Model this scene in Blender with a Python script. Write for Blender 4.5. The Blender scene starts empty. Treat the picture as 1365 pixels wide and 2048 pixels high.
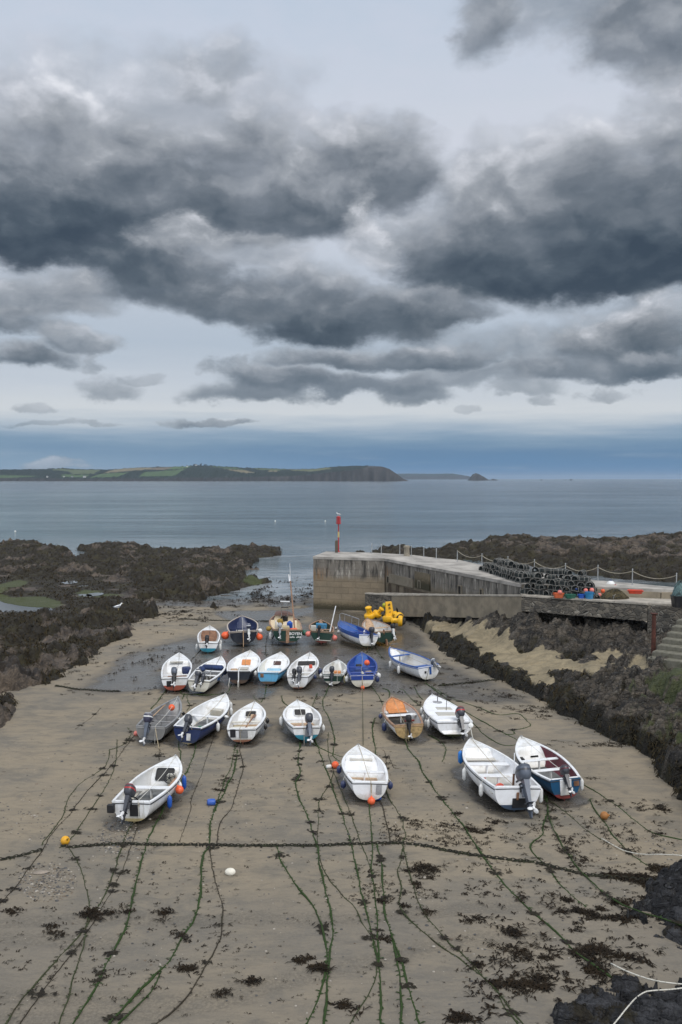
import bpy, math, random
import numpy as np
from mathutils import Vector, Matrix
R = math.radians
rnd = random.Random(7)
SC = bpy.context.scene
COL = SC.collection

# ------------------------------------------------------------------ camera
F, CX, CY, HZ = 1850.0, 682.5, 1024.0, 957.0        # focal length and horizon in photo pixels
CAMZ = 12.5
PHI = math.atan((CY - HZ) / F)
cam = bpy.data.objects.new('camera', bpy.data.cameras.new('camera'))
COL.objects.link(cam)
cam.location = (0, 0, CAMZ)
cam.rotation_euler = (R(90) - PHI, 0, 0)
cam.data.sensor_fit = 'VERTICAL'
cam.data.sensor_height = 36.0
cam.data.sensor_width = 24.0
cam.data.lens = 36.0 * F / 2048.0
cam.data.clip_start, cam.data.clip_end = 0.5, 90000
SC.camera = cam

# ------------------------------------------------------------------ light and exposure
SC.view_settings.view_transform = 'Standard'
SC.view_settings.look = 'None'
SC.view_settings.exposure = 0.12
SC.view_settings.gamma = 1.0
SUN_EL, SUN_ROT = R(52), R(150)                       # high, behind the camera to the right, veiled by cloud
sl = bpy.data.lights.new('sun', 'SUN')
sl.energy, sl.angle, sl.color = 1.5, R(24), (1.0, 0.95, 0.88)
sun = bpy.data.objects.new('sun', sl)
COL.objects.link(sun)
sd = Vector((math.cos(SUN_EL) * math.sin(SUN_ROT), math.cos(SUN_EL) * math.cos(SUN_ROT), math.sin(SUN_EL)))
sun.rotation_euler = sd.to_track_quat('Z', 'Y').to_euler()
sun.location = sd * 300

def lin(r, g, b):
    f = lambda c: (c / 255 / 12.92) if c / 255 <= 0.04045 else ((c / 255 + 0.055) / 1.055) ** 2.4
    return (f(r), f(g), f(b), 1.0)

# ------------------------------------------------------------------ node helpers
class NT:
    def __init__(s, tree): s.t = tree
    def n(s, typ, **kw):
        nd = s.t.nodes.new(typ)
        for k, v in kw.items(): setattr(nd, k, v)
        return nd
    def put(s, sock, v):
        if isinstance(v, bpy.types.NodeSocket): s.t.links.new(v, sock)
        elif v is not None: sock.default_value = v
    def m(s, op, a, b=None, c=None, clamp=False):
        nd = s.n('ShaderNodeMath', operation=op, use_clamp=clamp)
        s.put(nd.inputs[0], a); s.put(nd.inputs[1], b); s.put(nd.inputs[2], c)
        return nd.outputs[0]
    def vm(s, op, a, b=None, c=None):
        nd = s.n('ShaderNodeVectorMath', operation=op)
        s.put(nd.inputs[0], a); s.put(nd.inputs[1], b); s.put(nd.inputs[2], c)
        return nd.outputs['Value'] if op in ('DOT_PRODUCT', 'LENGTH') else nd.outputs[0]
    def xyz(s, x, y, z=0.0):
        nd = s.n('ShaderNodeCombineXYZ')
        s.put(nd.inputs[0], x); s.put(nd.inputs[1], y); s.put(nd.inputs[2], z)
        return nd.outputs[0]
    def sep(s, v):
        nd = s.n('ShaderNodeSeparateXYZ'); s.put(nd.inputs[0], v); return nd.outputs
    def noise(s, vec, scale, detail=4, rough=0.55, dist=0.0, col=False):
        nd = s.n('ShaderNodeTexNoise')
        s.put(nd.inputs['Vector'], vec)
        nd.inputs['Scale'].default_value = scale; nd.inputs['Detail'].default_value = detail
        nd.inputs['Roughness'].default_value = rough; nd.inputs['Distortion'].default_value = dist
        return nd.outputs['Color' if col else 'Fac']
    def vor(s, vec, scale, feature='F1', out='Distance', rnd_=1.0):
        nd = s.n('ShaderNodeTexVoronoi', feature=feature)
        s.put(nd.inputs['Vector'], vec); nd.inputs['Scale'].default_value = scale
        nd.inputs['Randomness'].default_value = rnd_
        return nd.outputs[out]
    def mr(s, v, a, b, c=0.0, d=1.0, smooth=True):
        nd = s.n('ShaderNodeMapRange', interpolation_type='SMOOTHSTEP' if smooth else 'LINEAR')
        s.put(nd.inputs[0], v)
        for i, q in enumerate((a, b, c, d)): s.put(nd.inputs[i + 1], q)
        return nd.outputs[0]
    def ramp(s, v, stops, interp='LINEAR'):
        nd = s.n('ShaderNodeValToRGB'); e = nd.color_ramp.elements
        nd.color_ramp.interpolation = interp
        while len(e) < len(stops): e.new(0.5)
        for q, (p, c) in zip(e, stops):
            q.position = p; q.color = c if len(c) == 4 else (*c, 1)
        s.put(nd.inputs[0], v)
        return nd.outputs[0]
    def mix(s, f, a, b, blend='MIX'):
        nd = s.n('ShaderNodeMix', data_type='RGBA', blend_type=blend)
        s.put(nd.inputs[0], f); 
        for i, q in ((6, a), (7, b)):
            if not isinstance(q, bpy.types.NodeSocket) and len(q) == 3: q = (*q, 1)
            s.put(nd.inputs[i], q)
        return nd.outputs[2]
    def bump(s, h, strength, dist=0.02, normal=None):
        nd = s.n('ShaderNodeBump')
        nd.inputs['Strength'].default_value = 1.0
        s.put(nd.inputs['Strength'], strength)
        s.put(nd.inputs['Distance'], dist); s.put(nd.inputs['Height'], h)
        if normal is not None: s.put(nd.inputs['Normal'], normal)
        return nd.outputs[0]

# ------------------------------------------------------------------ sky: Nishita sky behind a broken cloud cover
def make_world():
    w = bpy.data.worlds.new('World'); SC.world = w; w.use_nodes = True
    t = w.node_tree; t.nodes.clear(); N = NT(t)
    out = N.n('ShaderNodeOutputWorld')
    sky = N.n('ShaderNodeTexSky', sky_type='NISHITA')
    sky.sun_disc = False; sky.sun_elevation = SUN_EL; sky.sun_rotation = SUN_ROT
    bg1 = N.n('ShaderNodeBackground'); t.links.new(sky.outputs[0], bg1.inputs[0]); bg1.inputs[1].default_value = 0.05
    tc = N.n('ShaderNodeTexCoord')
    d = N.vm('NORMALIZE', tc.outputs['Generated'])
    x, y, z = N.sep(d)
    az = N.m('ARCTAN2', x, y)
    el = N.m('ARCSINE', z)
    P0 = N.xyz(az, el)
    # turbulence that bends every cloud's outline
    Pn = N.xyz(az, N.m('MULTIPLY', el, 1.5))
    wc = N.noise(Pn, 7.0, 6, 0.60, col=True)
    off = N.vm('MULTIPLY', N.vm('SUBTRACT', wc, (0.5, 0.5, 0.5)), (0.13, 0.075, 0.0))
    P = N.vm('ADD', P0, off)
    fine = N.noise(N.vm('ADD', Pn, N.vm('SCALE', off, None)), 17.0, 9, 0.56)
    nd = [n for n in t.nodes if n.type == 'VECT_MATH' and n.operation == 'SCALE'][-1]; nd.inputs['Scale'].default_value = 0.6
    Ps = N.vm('ADD', P0, N.vm('MULTIPLY', off, (.70, .55, 0)))              # small distant clouds are bent less
    Pf = N.vm('ADD', Pn, N.vm('MULTIPLY', off, (.6, .6, 0)))
    fine_up = N.noise(N.vm('ADD', Pf, (0.004, 0.020, 0.0)), 15.0, 6, 0.54)
    fine_lo = N.noise(Pf, 15.0, 6, 0.54)
    relief = N.m('SUBTRACT', fine_lo, fine_up)                          # lit upper side of every billow
    wide = N.noise(Pn, 4.2, 5, 0.55)
    nf = N.m('SUBTRACT', fine, 0.5)
    nw = N.m('SUBTRACT', wide, 0.5)
    ed = N.m('MULTIPLY_ADD', N.m('SUBTRACT', fine_lo, 0.5), 1.9, N.m('MULTIPLY', nf, 1.0))
    ed_s = N.m('MULTIPLY_ADD', N.m('SUBTRACT', N.noise(Pf, 42.0, 6, 0.62), 0.5), 3.6, N.m('MULTIPLY', ed, 1.25))
    # clouds one over the other, each with a lit top and a dark, flatter base
    # px, py, rx, ry (photo pixels as angles), cover, tone of base, tone of top
    tone, clear = 0.6, 1.0
    for (px, py, rx, ry, amp, dk, lt) in SKY_BLOBS:
        ca, ce = math.atan((px - CX) / F), math.atan((HZ - py) / F)
        v = N.vm('MULTIPLY_ADD', Ps if ry < 28 else P, (F / rx, F / ry, 0), (-ca * F / rx, -ce * F / ry, 0))
        vx, vy, _ = N.sep(v)
        vy2 = N.m('MAXIMUM', vy, N.m('MULTIPLY', vy, -1.7))
        d2 = N.m('MULTIPLY_ADD', vx, vx, N.m('MULTIPLY', vy2, vy2))
        ai = N.mr(N.m('SUBTRACT', ed_s if ry < 28 else ed, d2), -1.55, -0.22, 0.0, amp)
        ti = N.mr(vy, -0.55, 0.85, dk, lt, smooth=False)
        tone = N.m('MULTIPLY_ADD', ai, N.m('SUBTRACT', ti, tone), tone)
        clear = N.m('MULTIPLY', clear, N.m('SUBTRACT', 1.0, ai))
    # outside the photographed part of the sky the same broken cover goes on
    away = N.mr(N.m('MAXIMUM', N.m('ABSOLUTE', az), N.m('MULTIPLY', el, 0.75)), 0.46, 0.95)
    alpha = N.m('SUBTRACT', 1.0, N.m('MULTIPLY', clear, N.m('SUBTRACT', 1.0, N.m('MULTIPLY', away, N.mr(nw, -0.12, 0.16)))))
    # clear part: pale veil above, blue band low down
    v01 = N.m('MULTIPLY', N.m('DIVIDE', el, 0.9), 1.0, clamp=True)
    E = lambda py: math.atan((HZ - py) / F) / 0.9
    hz = N.noise(N.xyz(N.m('MULTIPLY', az, 1.0), N.m('MULTIPLY', el, 11.0)), 6.0, 5, 0.55)
    v02 = N.m('MULTIPLY_ADD', N.m('SUBTRACT', hz, 0.5), 0.035, v01, clamp=True)
    base = N.ramp(v02, [(0.0, lin(88, 128, 168)), (E(935), lin(86, 128, 168)), (E(908), lin(92, 128, 163)), (E(884), lin(118, 146, 172)), (E(868), lin(142, 163, 184)),
                        (E(850), lin(176, 188, 200)), (E(825), lin(204, 209, 214)), (E(770), lin(192, 200, 210)), (E(690), lin(176, 188, 202)),
                        (E(540), lin(192, 200, 212)), (E(300), lin(205, 210, 220)), (E(0), lin(187, 200, 217)), (0.75, lin(205, 212, 222)), (1.0, lin(216, 220, 226))])
    left = N.mr(az, 0.1, -0.36)
    low = N.mr(el, 0.05, 0.01)
    base = N.mix(N.m('MULTIPLY', N.m('MULTIPLY', left, low), 0.75), base, lin(138, 162, 182))
    base = N.mix(N.m('MULTIPLY', N.mr(hz, 0.52, 0.75), N.m('MULTIPLY', low, 0.4)), base, lin(150, 166, 186))
    warm = N.mr(fine, 0.3, 0.75)
    base = N.mix(N.m('MULTIPLY', N.m('MULTIPLY', warm, N.mr(el, 0.16, 0.3)), 0.35), base, lin(204, 208, 222))
    # cloud shade
    sh = N.m('MULTIPLY_ADD', relief, 0.85, tone)
    sh = N.m('MULTIPLY_ADD', nf, 0.40, sh)
    sh = N.m('MULTIPLY_ADD', nw, 0.55, sh)
    sh = N.m('ADD', N.m('MULTIPLY', sh, N.m('SUBTRACT', 1.0, away)), N.m('MULTIPLY', away, 0.62))
    cc = N.ramp(sh, [(0.0, lin(54, 66, 79)), (0.22, lin(76, 87, 98)), (0.45, lin(108, 116, 125)), (0.68, lin(152, 157, 164)), (0.86, lin(196, 199, 206)), (1.0, lin(230, 231, 236))])
    lowc = N.mr(el, 0.16, 0.06)
    cc = N.mix(N.m('MULTIPLY', lowc, 0.3), cc, lin(120, 138, 158))
    colr = N.mix(alpha, base, cc)
    bg2 = N.n('ShaderNodeBackground'); t.links.new(colr, bg2.inputs[0])
    # brighter cover overhead and behind, where the veiled sun stands
    t.links.new(N.m('MULTIPLY_ADD', N.mr(N.m('MAXIMUM', N.m('ABSOLUTE', az), el), 0.8, 1.5), 1.2, 1.0), bg2.inputs[1])
    mx = N.n('ShaderNodeMixShader'); mx.inputs[0].default_value = 0.93
    t.links.new(bg1.outputs[0], mx.inputs[1]); t.links.new(bg2.outputs[0], mx.inputs[2])
    t.links.new(mx.outputs[0], out.inputs[0])

SKY_BLOBS = [
    (300, 250, 330, 120, .50, .60, .92), (420, 170, 90, 70, .45, .55, .80), (120, 300, 190, 90, .5, .7, 1.0),
    (1150, 50, 230, 100, .60, .50, .80), (960, 70, 60, 110, .70, .42, .62), (1330, 120, 170, 130, .85, .32, .62), (1345, 300, 110, 100, .75, .48, .78), (1100, 390, 240, 110, .75, .50, .98), (930, 420, 110, 90, .6, .6, 1.0),
    (900, 520, 130, 120, .95, .18, .72), (1080, 510, 190, 170, .95, .14, .70), (1290, 500, 190, 190, .98, .10, .55), (1130, 560, 340, 70, .92, .0, .26), (1330, 560, 160, 70, .9, -.05, .25),
    (60, 440, 210, 160, .98, .12, .62), (290, 410, 210, 150, .95, .20, .62), (500, 370, 120, 120, .8, .30, .66), (640, 385, 150, 120, .95, .22, .80), (790, 370, 95, 95, .9, .24, .74), (560, 460, 190, 70, .9, .12, .42), (110, 505, 300, 80, .95, -.04, .26), (300, 540, 160, 60, .85, .04, .34),
    (370, 485, 90, 44, .75, .70, 1.0), (500, 515, 120, 50, .6, .55, .95), (730, 490, 55, 85, .65, .75, 1.05),
    (330, 580, 180, 70, .9, .08, .46), (450, 615, 150, 60, .9, .12, .55), (600, 610, 140, 75, .85, .25, .80), (730, 645, 170, 75, .95, .05, .58), (620, 668, 130, 45, .95, -.02, .32), (870, 625, 115, 50, .9, .18, .60),
    (1010, 700, 140, 50, .65, .40, .70), (1290, 700, 175, 85, 1.0, .10, .92), (1180, 752, 230, 34, .92, .26, .58), (1340, 755, 130, 32, .92, .24, .60), (930, 765, 110, 34, .7, .35, .65),
    (640, 722, 120, 30, .85, .25, .75), (810, 728, 200, 36, .92, .16, .68), (450, 745, 60, 26, .6, .4, .65), (560, 768, 130, 34, .95, .16, .66), (700, 782, 180, 30, .9, .26, .58), (505, 800, 115, 29, .85, .18, .50), (830, 800, 80, 29, .8, .22, .5),
    (80, 620, 160, 60, .85, .36, .86), (30, 675, 110, 44, .85, .25, .65), (55, 742, 95, 32, .98, .20, .70), (178, 708, 60, 29, .8, .30, .7), (192, 745, 20, 24, .6, .4, .6), (225, 790, 64, 28, .7, .32, .62),
    (285, 768, 44, 13, .5, .5, .7), (64, 825, 34, 12, .55, .45, .6), (356, 847, 30, 12, .65, .4, .6), (440, 848, 85, 7, .8, .42, .6),
    (1040, 786, 70, 29, .6, .40, .6), (1065, 812, 30, 13, .5, .42, .6), (1212, 798, 60, 18, .6, .4, .6), (950, 822, 26, 9, .4, .5, .7), (130, 852, 120, 6, .5, .45, .6),
    (128, 938, 48, 18, .6, .75, .95),
]
make_world()
# ------------------------------------------------------------------ layout helpers
SEA = -0.57
def ray(px, py):
    x, u = (px - CX) / F, (CY - py) / F
    c, s = math.cos(PHI), math.sin(PHI)
    return x, c + u * s, -s + u * c
def at_depth(px, py, y):
    a, b, c = ray(px, py); k = y / b
    return Vector((a * k, y, CAMZ + c * k))
def G(px, py, z=None):
    """the point of the beach (or of a level z) seen at a photo pixel"""
    a, b, c = ray(px, py)
    if z is None: k = (0.24 - CAMZ) / (c + 0.008 * b)       # beach: z = -0.008 (y - 30)
    else: k = (z - CAMZ) / c
    return Vector((a * k, b * k, CAMZ + c * k))
def GS(px, py): return G(px, py, SEA)

def _perm(seed):
    r = np.random.RandomState(seed); p = np.arange(256); r.shuffle(p); return np.concatenate([p, p])
def perlin(x, y, seed=0):
    p = _perm(seed); ang = np.linspace(0, 2 * np.pi, 256, endpoint=False); gx, gy = np.cos(ang), np.sin(ang)
    xi, yi = np.floor(x).astype(int), np.floor(y).astype(int)
    xf, yf = x - xi, y - yi
    u, v = xf ** 3 * (xf * (xf * 6 - 15) + 10), yf ** 3 * (yf * (yf * 6 - 15) + 10)
    def g(ix, iy, dx, dy):
        h = p[p[ix & 255] + (iy & 255)]
        return gx[h] * dx + gy[h] * dy
    a = g(xi, yi, xf, yf); b = g(xi + 1, yi, xf - 1, yf)
    c = g(xi, yi + 1, xf, yf - 1); d = g(xi + 1, yi + 1, xf - 1, yf - 1)
    return (a + u * (b - a) + v * (c + u * (d - c) - a - u * (b - a))) * 1.5
def fbm(x, y, octv=4, seed=0, gain=0.5):
    t = 0; a = 1.0; x = np.asarray(x, float); y = np.asarray(y, float)
    for i in range(octv):
        t = t + a * perlin(x, y, seed + i); x = x * 2.03 + 7.1; y = y * 2.03 + 3.7; a *= gain
    return t
def billow(x, y, octv=4, seed=0, gain=0.5):
    t = 0; a = 1.0
    for i in range(octv):
        t = t + a * (1 - 2 * np.abs(perlin(x, y, seed + i))); x = x * 2.07 + 5.1; y = y * 2.07 + 9.7; a *= gain
    return t
def ridge(x, y, octv=4, seed=0, gain=0.5):
    return -billow(x, y, octv, seed, gain)
def sst(a, b, x):
    t = np.clip((x - a) / (b - a), 0, 1); return t * t * (3 - 2 * t)
def poly_sd(x, y, poly):
    """signed distance to a polygon, positive inside"""
    x = np.asarray(x, float); y = np.asarray(y, float)
    d = np.full(x.shape, 1e18); ins = np.zeros(x.shape, bool)
    n = len(poly)
    for i in range(n):
        ax, ay = poly[i][0], poly[i][1]; bx, by = poly[(i + 1) % n][0], poly[(i + 1) % n][1]
        ex, ey = bx - ax, by - ay
        t = np.clip(((x - ax) * ex + (y - ay) * ey) / (ex * ex + ey * ey + 1e-12), 0, 1)
        d = np.minimum(d, (x - ax - t * ex) ** 2 + (y - ay - t * ey) ** 2)
        c = ((ay > y) != (by > y)) & (x < (bx - ax) * (y - ay) / (by - ay + 1e-12) + ax)
        ins ^= c
    d = np.sqrt(d)
    return np.where(ins, d, -d)
def line_d(x, y, pts):
    d = np.full(np.shape(x), 1e18)
    for i in range(len(pts) - 1):
        ax, ay, bx, by = pts[i][0], pts[i][1], pts[i + 1][0], pts[i + 1][1]
        ex, ey = bx - ax, by - ay
        t = np.clip(((x - ax) * ex + (y - ay) * ey) / (ex * ex + ey * ey + 1e-12), 0, 1)
        d = np.minimum(d, (x - ax - t * ex) ** 2 + (y - ay - t * ey) ** 2)
    return np.sqrt(d)
def facet(x, y, seed=0, tilt=.8):
    """blocky rock: every cell of a jittered grid is a tilted plane with its own height"""
    xi, yi = np.floor(x).astype(int), np.floor(y).astype(int); best = np.full(np.shape(x), 1e9); h = np.zeros(np.shape(x))
    p = _perm(seed)
    for dx in (-1, 0, 1):
        for dy in (-1, 0, 1):
            k = p[p[(xi + dx) & 255] + ((yi + dy) & 255)]; k2 = p[k + 7]; k3 = p[k2 + 31]; k4 = p[k3 + 3]; k5 = p[k4 + 11]
            px, py = xi + dx + k / 255, yi + dy + k2 / 255; d = (x - px) ** 2 + (y - py) ** 2
            m = d < best; best = np.where(m, d, best)
            h = np.where(m, (k3 / 127.5 - 1) + tilt * ((k4 / 127.5 - 1) * (x - px) + (k5 / 127.5 - 1) * (y - py)), h)
    return h
GP = lambda pts, z=None: [tuple(G(px, py, z))[:2] for px, py in pts]

# ------------------------------------------------------------------ objects, labels
def tag(o, label=None, cat=None, group=None, kind=None):
    if label: o['label'] = label
    if cat: o['category'] = cat
    if group: o['group'] = group
    if kind: o['kind'] = kind
    return o
def thing(name, label, cat, loc=(0, 0, 0), rot=(0, 0, 0), group=None):
    o = bpy.data.objects.new(name, None); COL.objects.link(o)
    o.empty_display_size = 0.3; o.location = loc; o.rotation_euler = rot
    return tag(o, label, cat, group)
def mesh_obj(name, V, Fc, mats, parent=None, mi=None, smooth=True, sharp=42):
    me = bpy.data.meshes.new(name)
    me.from_pydata([tuple(v) for v in V] if not isinstance(V, np.ndarray) else V.tolist(), [], Fc if not isinstance(Fc, np.ndarray) else Fc.tolist())
    for mt in (mats if isinstance(mats, (list, tuple)) else [mats]): me.materials.append(mt)
    if mi is not None: me.polygons.foreach_set('material_index', np.asarray(mi, dtype=np.int32))
    if smooth:
        me.polygons.foreach_set('use_smooth', np.ones(len(me.polygons), dtype=bool))
        if sharp: me.set_sharp_from_angle(angle=R(sharp))
    me.update()
    o = bpy.data.objects.new(name, me); COL.objects.link(o)
    if parent is not None: o.parent = parent
    return o
def set_col(o, name, arr):
    a = o.data.color_attributes.new(name, 'FLOAT_COLOR', 'POINT')
    if arr.shape[1] == 3: arr = np.hstack([arr, np.ones((len(arr), 1))])
    a.data.foreach_set('color', arr.astype(np.float32).ravel())
def grid_faces(nr, nc):
    i = np.arange(nr - 1)[:, None] * nc + np.arange(nc - 1)[None, :]
    return np.stack([i, i + 1, i + nc + 1, i + nc], -1).reshape(-1, 4)

class MB:
    """collects shapes into ONE mesh"""
    def __init__(s): s.v = []; s.f = []; s.m = []; s.mats = []
    def mi(s, mt):
        if mt not in s.mats: s.mats.append(mt)
        return s.mats.index(mt)
    def add(s, V, Fc, mt, M=None):
        b = len(s.v); k = s.mi(mt)
        s.v += [tuple(M @ Vector(v)) for v in V] if M is not None else [tuple(v) for v in V]
        s.f += [tuple(b + i for i in f) for f in Fc]; s.m += [k] * len(Fc)
    def loft(s, rings, mt, closed=True, caps=True, M=None, mts=None):
        n = len(rings[0]); V = [v for r in rings for v in r]; Fc = []
        for i in range(len(rings) - 1):
            for j in range(n if closed else n - 1):
                a, b = i * n + j, i * n + (j + 1) % n
                Fc.append((a, b, b + n, a + n))
        if caps and closed:
            Fc.append(tuple(reversed(range(n)))); Fc.append(tuple((len(rings) - 1) * n + j for j in range(n)))
        s.add(V, Fc, mt, M)
    def box(s, c, d, mt, M=None, r=0.0):
        hx, hy, hz = d[0] / 2, d[1] / 2, d[2] / 2
        r = min(r, hx * .9, hy * .9, hz * .9)
        if r <= 0:
            V = [(c[0] + sx * hx, c[1] + sy * hy, c[2] + sz * hz) for sz in (-1, 1) for sx, sy in ((-1, -1), (1, -1), (1, 1), (-1, 1))]
            s.add(V, [(3, 2, 1, 0), (4, 5, 6, 7), (0, 1, 5, 4), (1, 2, 6, 5), (2, 3, 7, 6), (3, 0, 4, 7)], mt, M); return
        def ring(i, z):
            a, b = hx - i, hy - i
            q = r - i
            P = [(-a + q, -b), (a - q, -b), (a, -b + q), (a, b - q), (a - q, b), (-a + q, b), (-a, b - q), (-a, -b + q)]
            return [(c[0] + x, c[1] + y, c[2] + z) for x, y in P]
        s.loft([ring(r, -hz), ring(0, -hz + r), ring(0, hz - r), ring(r, hz)], mt, M=M)
    def tube(s, pts, r, mt, n=6, M=None, caps=True):
        pts = [Vector(p) for p in pts]; rings = []; up = None
        for i, p in enumerate(pts):
            t = (pts[min(i + 1, len(pts) - 1)] - pts[max(i - 1, 0)])
            t = t.normalized() if t.length > 1e-9 else Vector((0, 0, 1))
            if up is None:
                up = Vector((0, 0, 1)) if abs(t.z) < 0.9 else Vector((0, 1, 0))
            a = t.cross(up)
            if a.length < 1e-4: a = t.orthogonal()
            a.normalize(); b = a.cross(t).normalized(); up = b
            q = r[i] if isinstance(r, (list, tuple)) else r
            rings.append([p + a * math.cos(2 * math.pi * k / n) * q + b * math.sin(2 * math.pi * k / n) * q for k in range(n)])
        s.loft(rings, mt, caps=caps, M=M)
    def lathe(s, prof, mt, n=16, M=None):
        rings = [[(max(r, 1e-4) * math.cos(2 * math.pi * k / n), max(r, 1e-4) * math.sin(2 * math.pi * k / n), z) for k in range(n)] for r, z in prof]
        s.loft(rings, mt, M=M)
    def ball(s, c, rad, mt, n=12, M=None, rough=0.0):
        if not isinstance(rad, (tuple, list)): rad = (rad,) * 3
        rings = []
        for i in range(n // 2 + 1):
            a = math.pi * i / (n // 2) - math.pi / 2
            rings.append([(c[0] + rad[0] * max(math.cos(a), 1e-3) * math.cos(2 * math.pi * k / n), c[1] + rad[1] * max(math.cos(a), 1e-3) * math.sin(2 * math.pi * k / n), c[2] + rad[2] * math.sin(a)) for k in range(n)])
        s.loft(rings, mt, M=M)
    def build(s, name, parent=None, smooth=True, sharp=42):
        return mesh_obj(name, s.v, s.f, s.mats, parent, s.m, smooth, sharp)

# ------------------------------------------------------------------ materials
MATS = {}
def mat(name, col, rough=0.6, var=0.25, scale=6.0, bump=0.0, bscale=40.0, metal=0.0, dirt=None, dscale=2.0, damt=0.5, spec=0.4, coat=0.0, stain=None):
    """procedural surface: base colour broken up by two noises, optional dirt and relief"""
    if name in MATS: return MATS[name]
    m = bpy.data.materials.new(name); m.use_nodes = True
    t = m.node_tree; N = NT(t); b = t.nodes['Principled BSDF']
    tc = N.n('ShaderNodeTexCoord').outputs['Object']
    n1 = N.noise(tc, scale, 5, 0.6)
    c = tuple(col[:3])
    dk = tuple(max(0, q * (1 - var)) for q in c); lt = tuple(min(1, q * (1 + var * .6)) for q in c)
    cc = N.mix(N.mr(n1, 0.3, 0.7), dk, lt)
    if dirt is not None:
        n2 = N.noise(tc, dscale, 7, 0.68)
        cc = N.mix(N.m('MULTIPLY', N.mr(n2, 0.45, 0.72), damt), cc, dirt[:3])
    if stain is not None:                     # tide scum low on a hull, runs below its fittings
        x_, y_, z_ = N.sep(tc)
        n3 = N.noise(tc, 5.0, 6, .65)
        cc = N.mix(N.m('MULTIPLY', N.mr(N.m('MULTIPLY_ADD', N.m('SUBTRACT', n3, .5), .5, z_), .52, .16), .6), cc, stain[:3])
        rn = N.noise(N.vm('MULTIPLY', tc, (9, 9, .9)), 1.0, 5, .7)
        cc = N.mix(N.m('MULTIPLY', N.m('MULTIPLY', N.mr(rn, .56, .70), N.mr(n1, .35, .6)), .38), cc, tuple(q * .75 for q in stain[:3]))
    t.links.new(cc, b.inputs['Base Color'])
    rr = N.m('MULTIPLY_ADD', N.m('SUBTRACT', n1, 0.5), 0.25, rough, clamp=True)
    t.links.new(rr, b.inputs['Roughness'])
    b.inputs['Metallic'].default_value = metal
    b.inputs['Specular IOR Level'].default_value = spec
    b.inputs['Coat Weight'].default_value = coat
    if bump:
        h = N.noise(tc, bscale, 6, 0.65)
        t.links.new(N.bump(h, bump, 0.02), b.inputs['Normal'])
    MATS[name] = m
    return m

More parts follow.
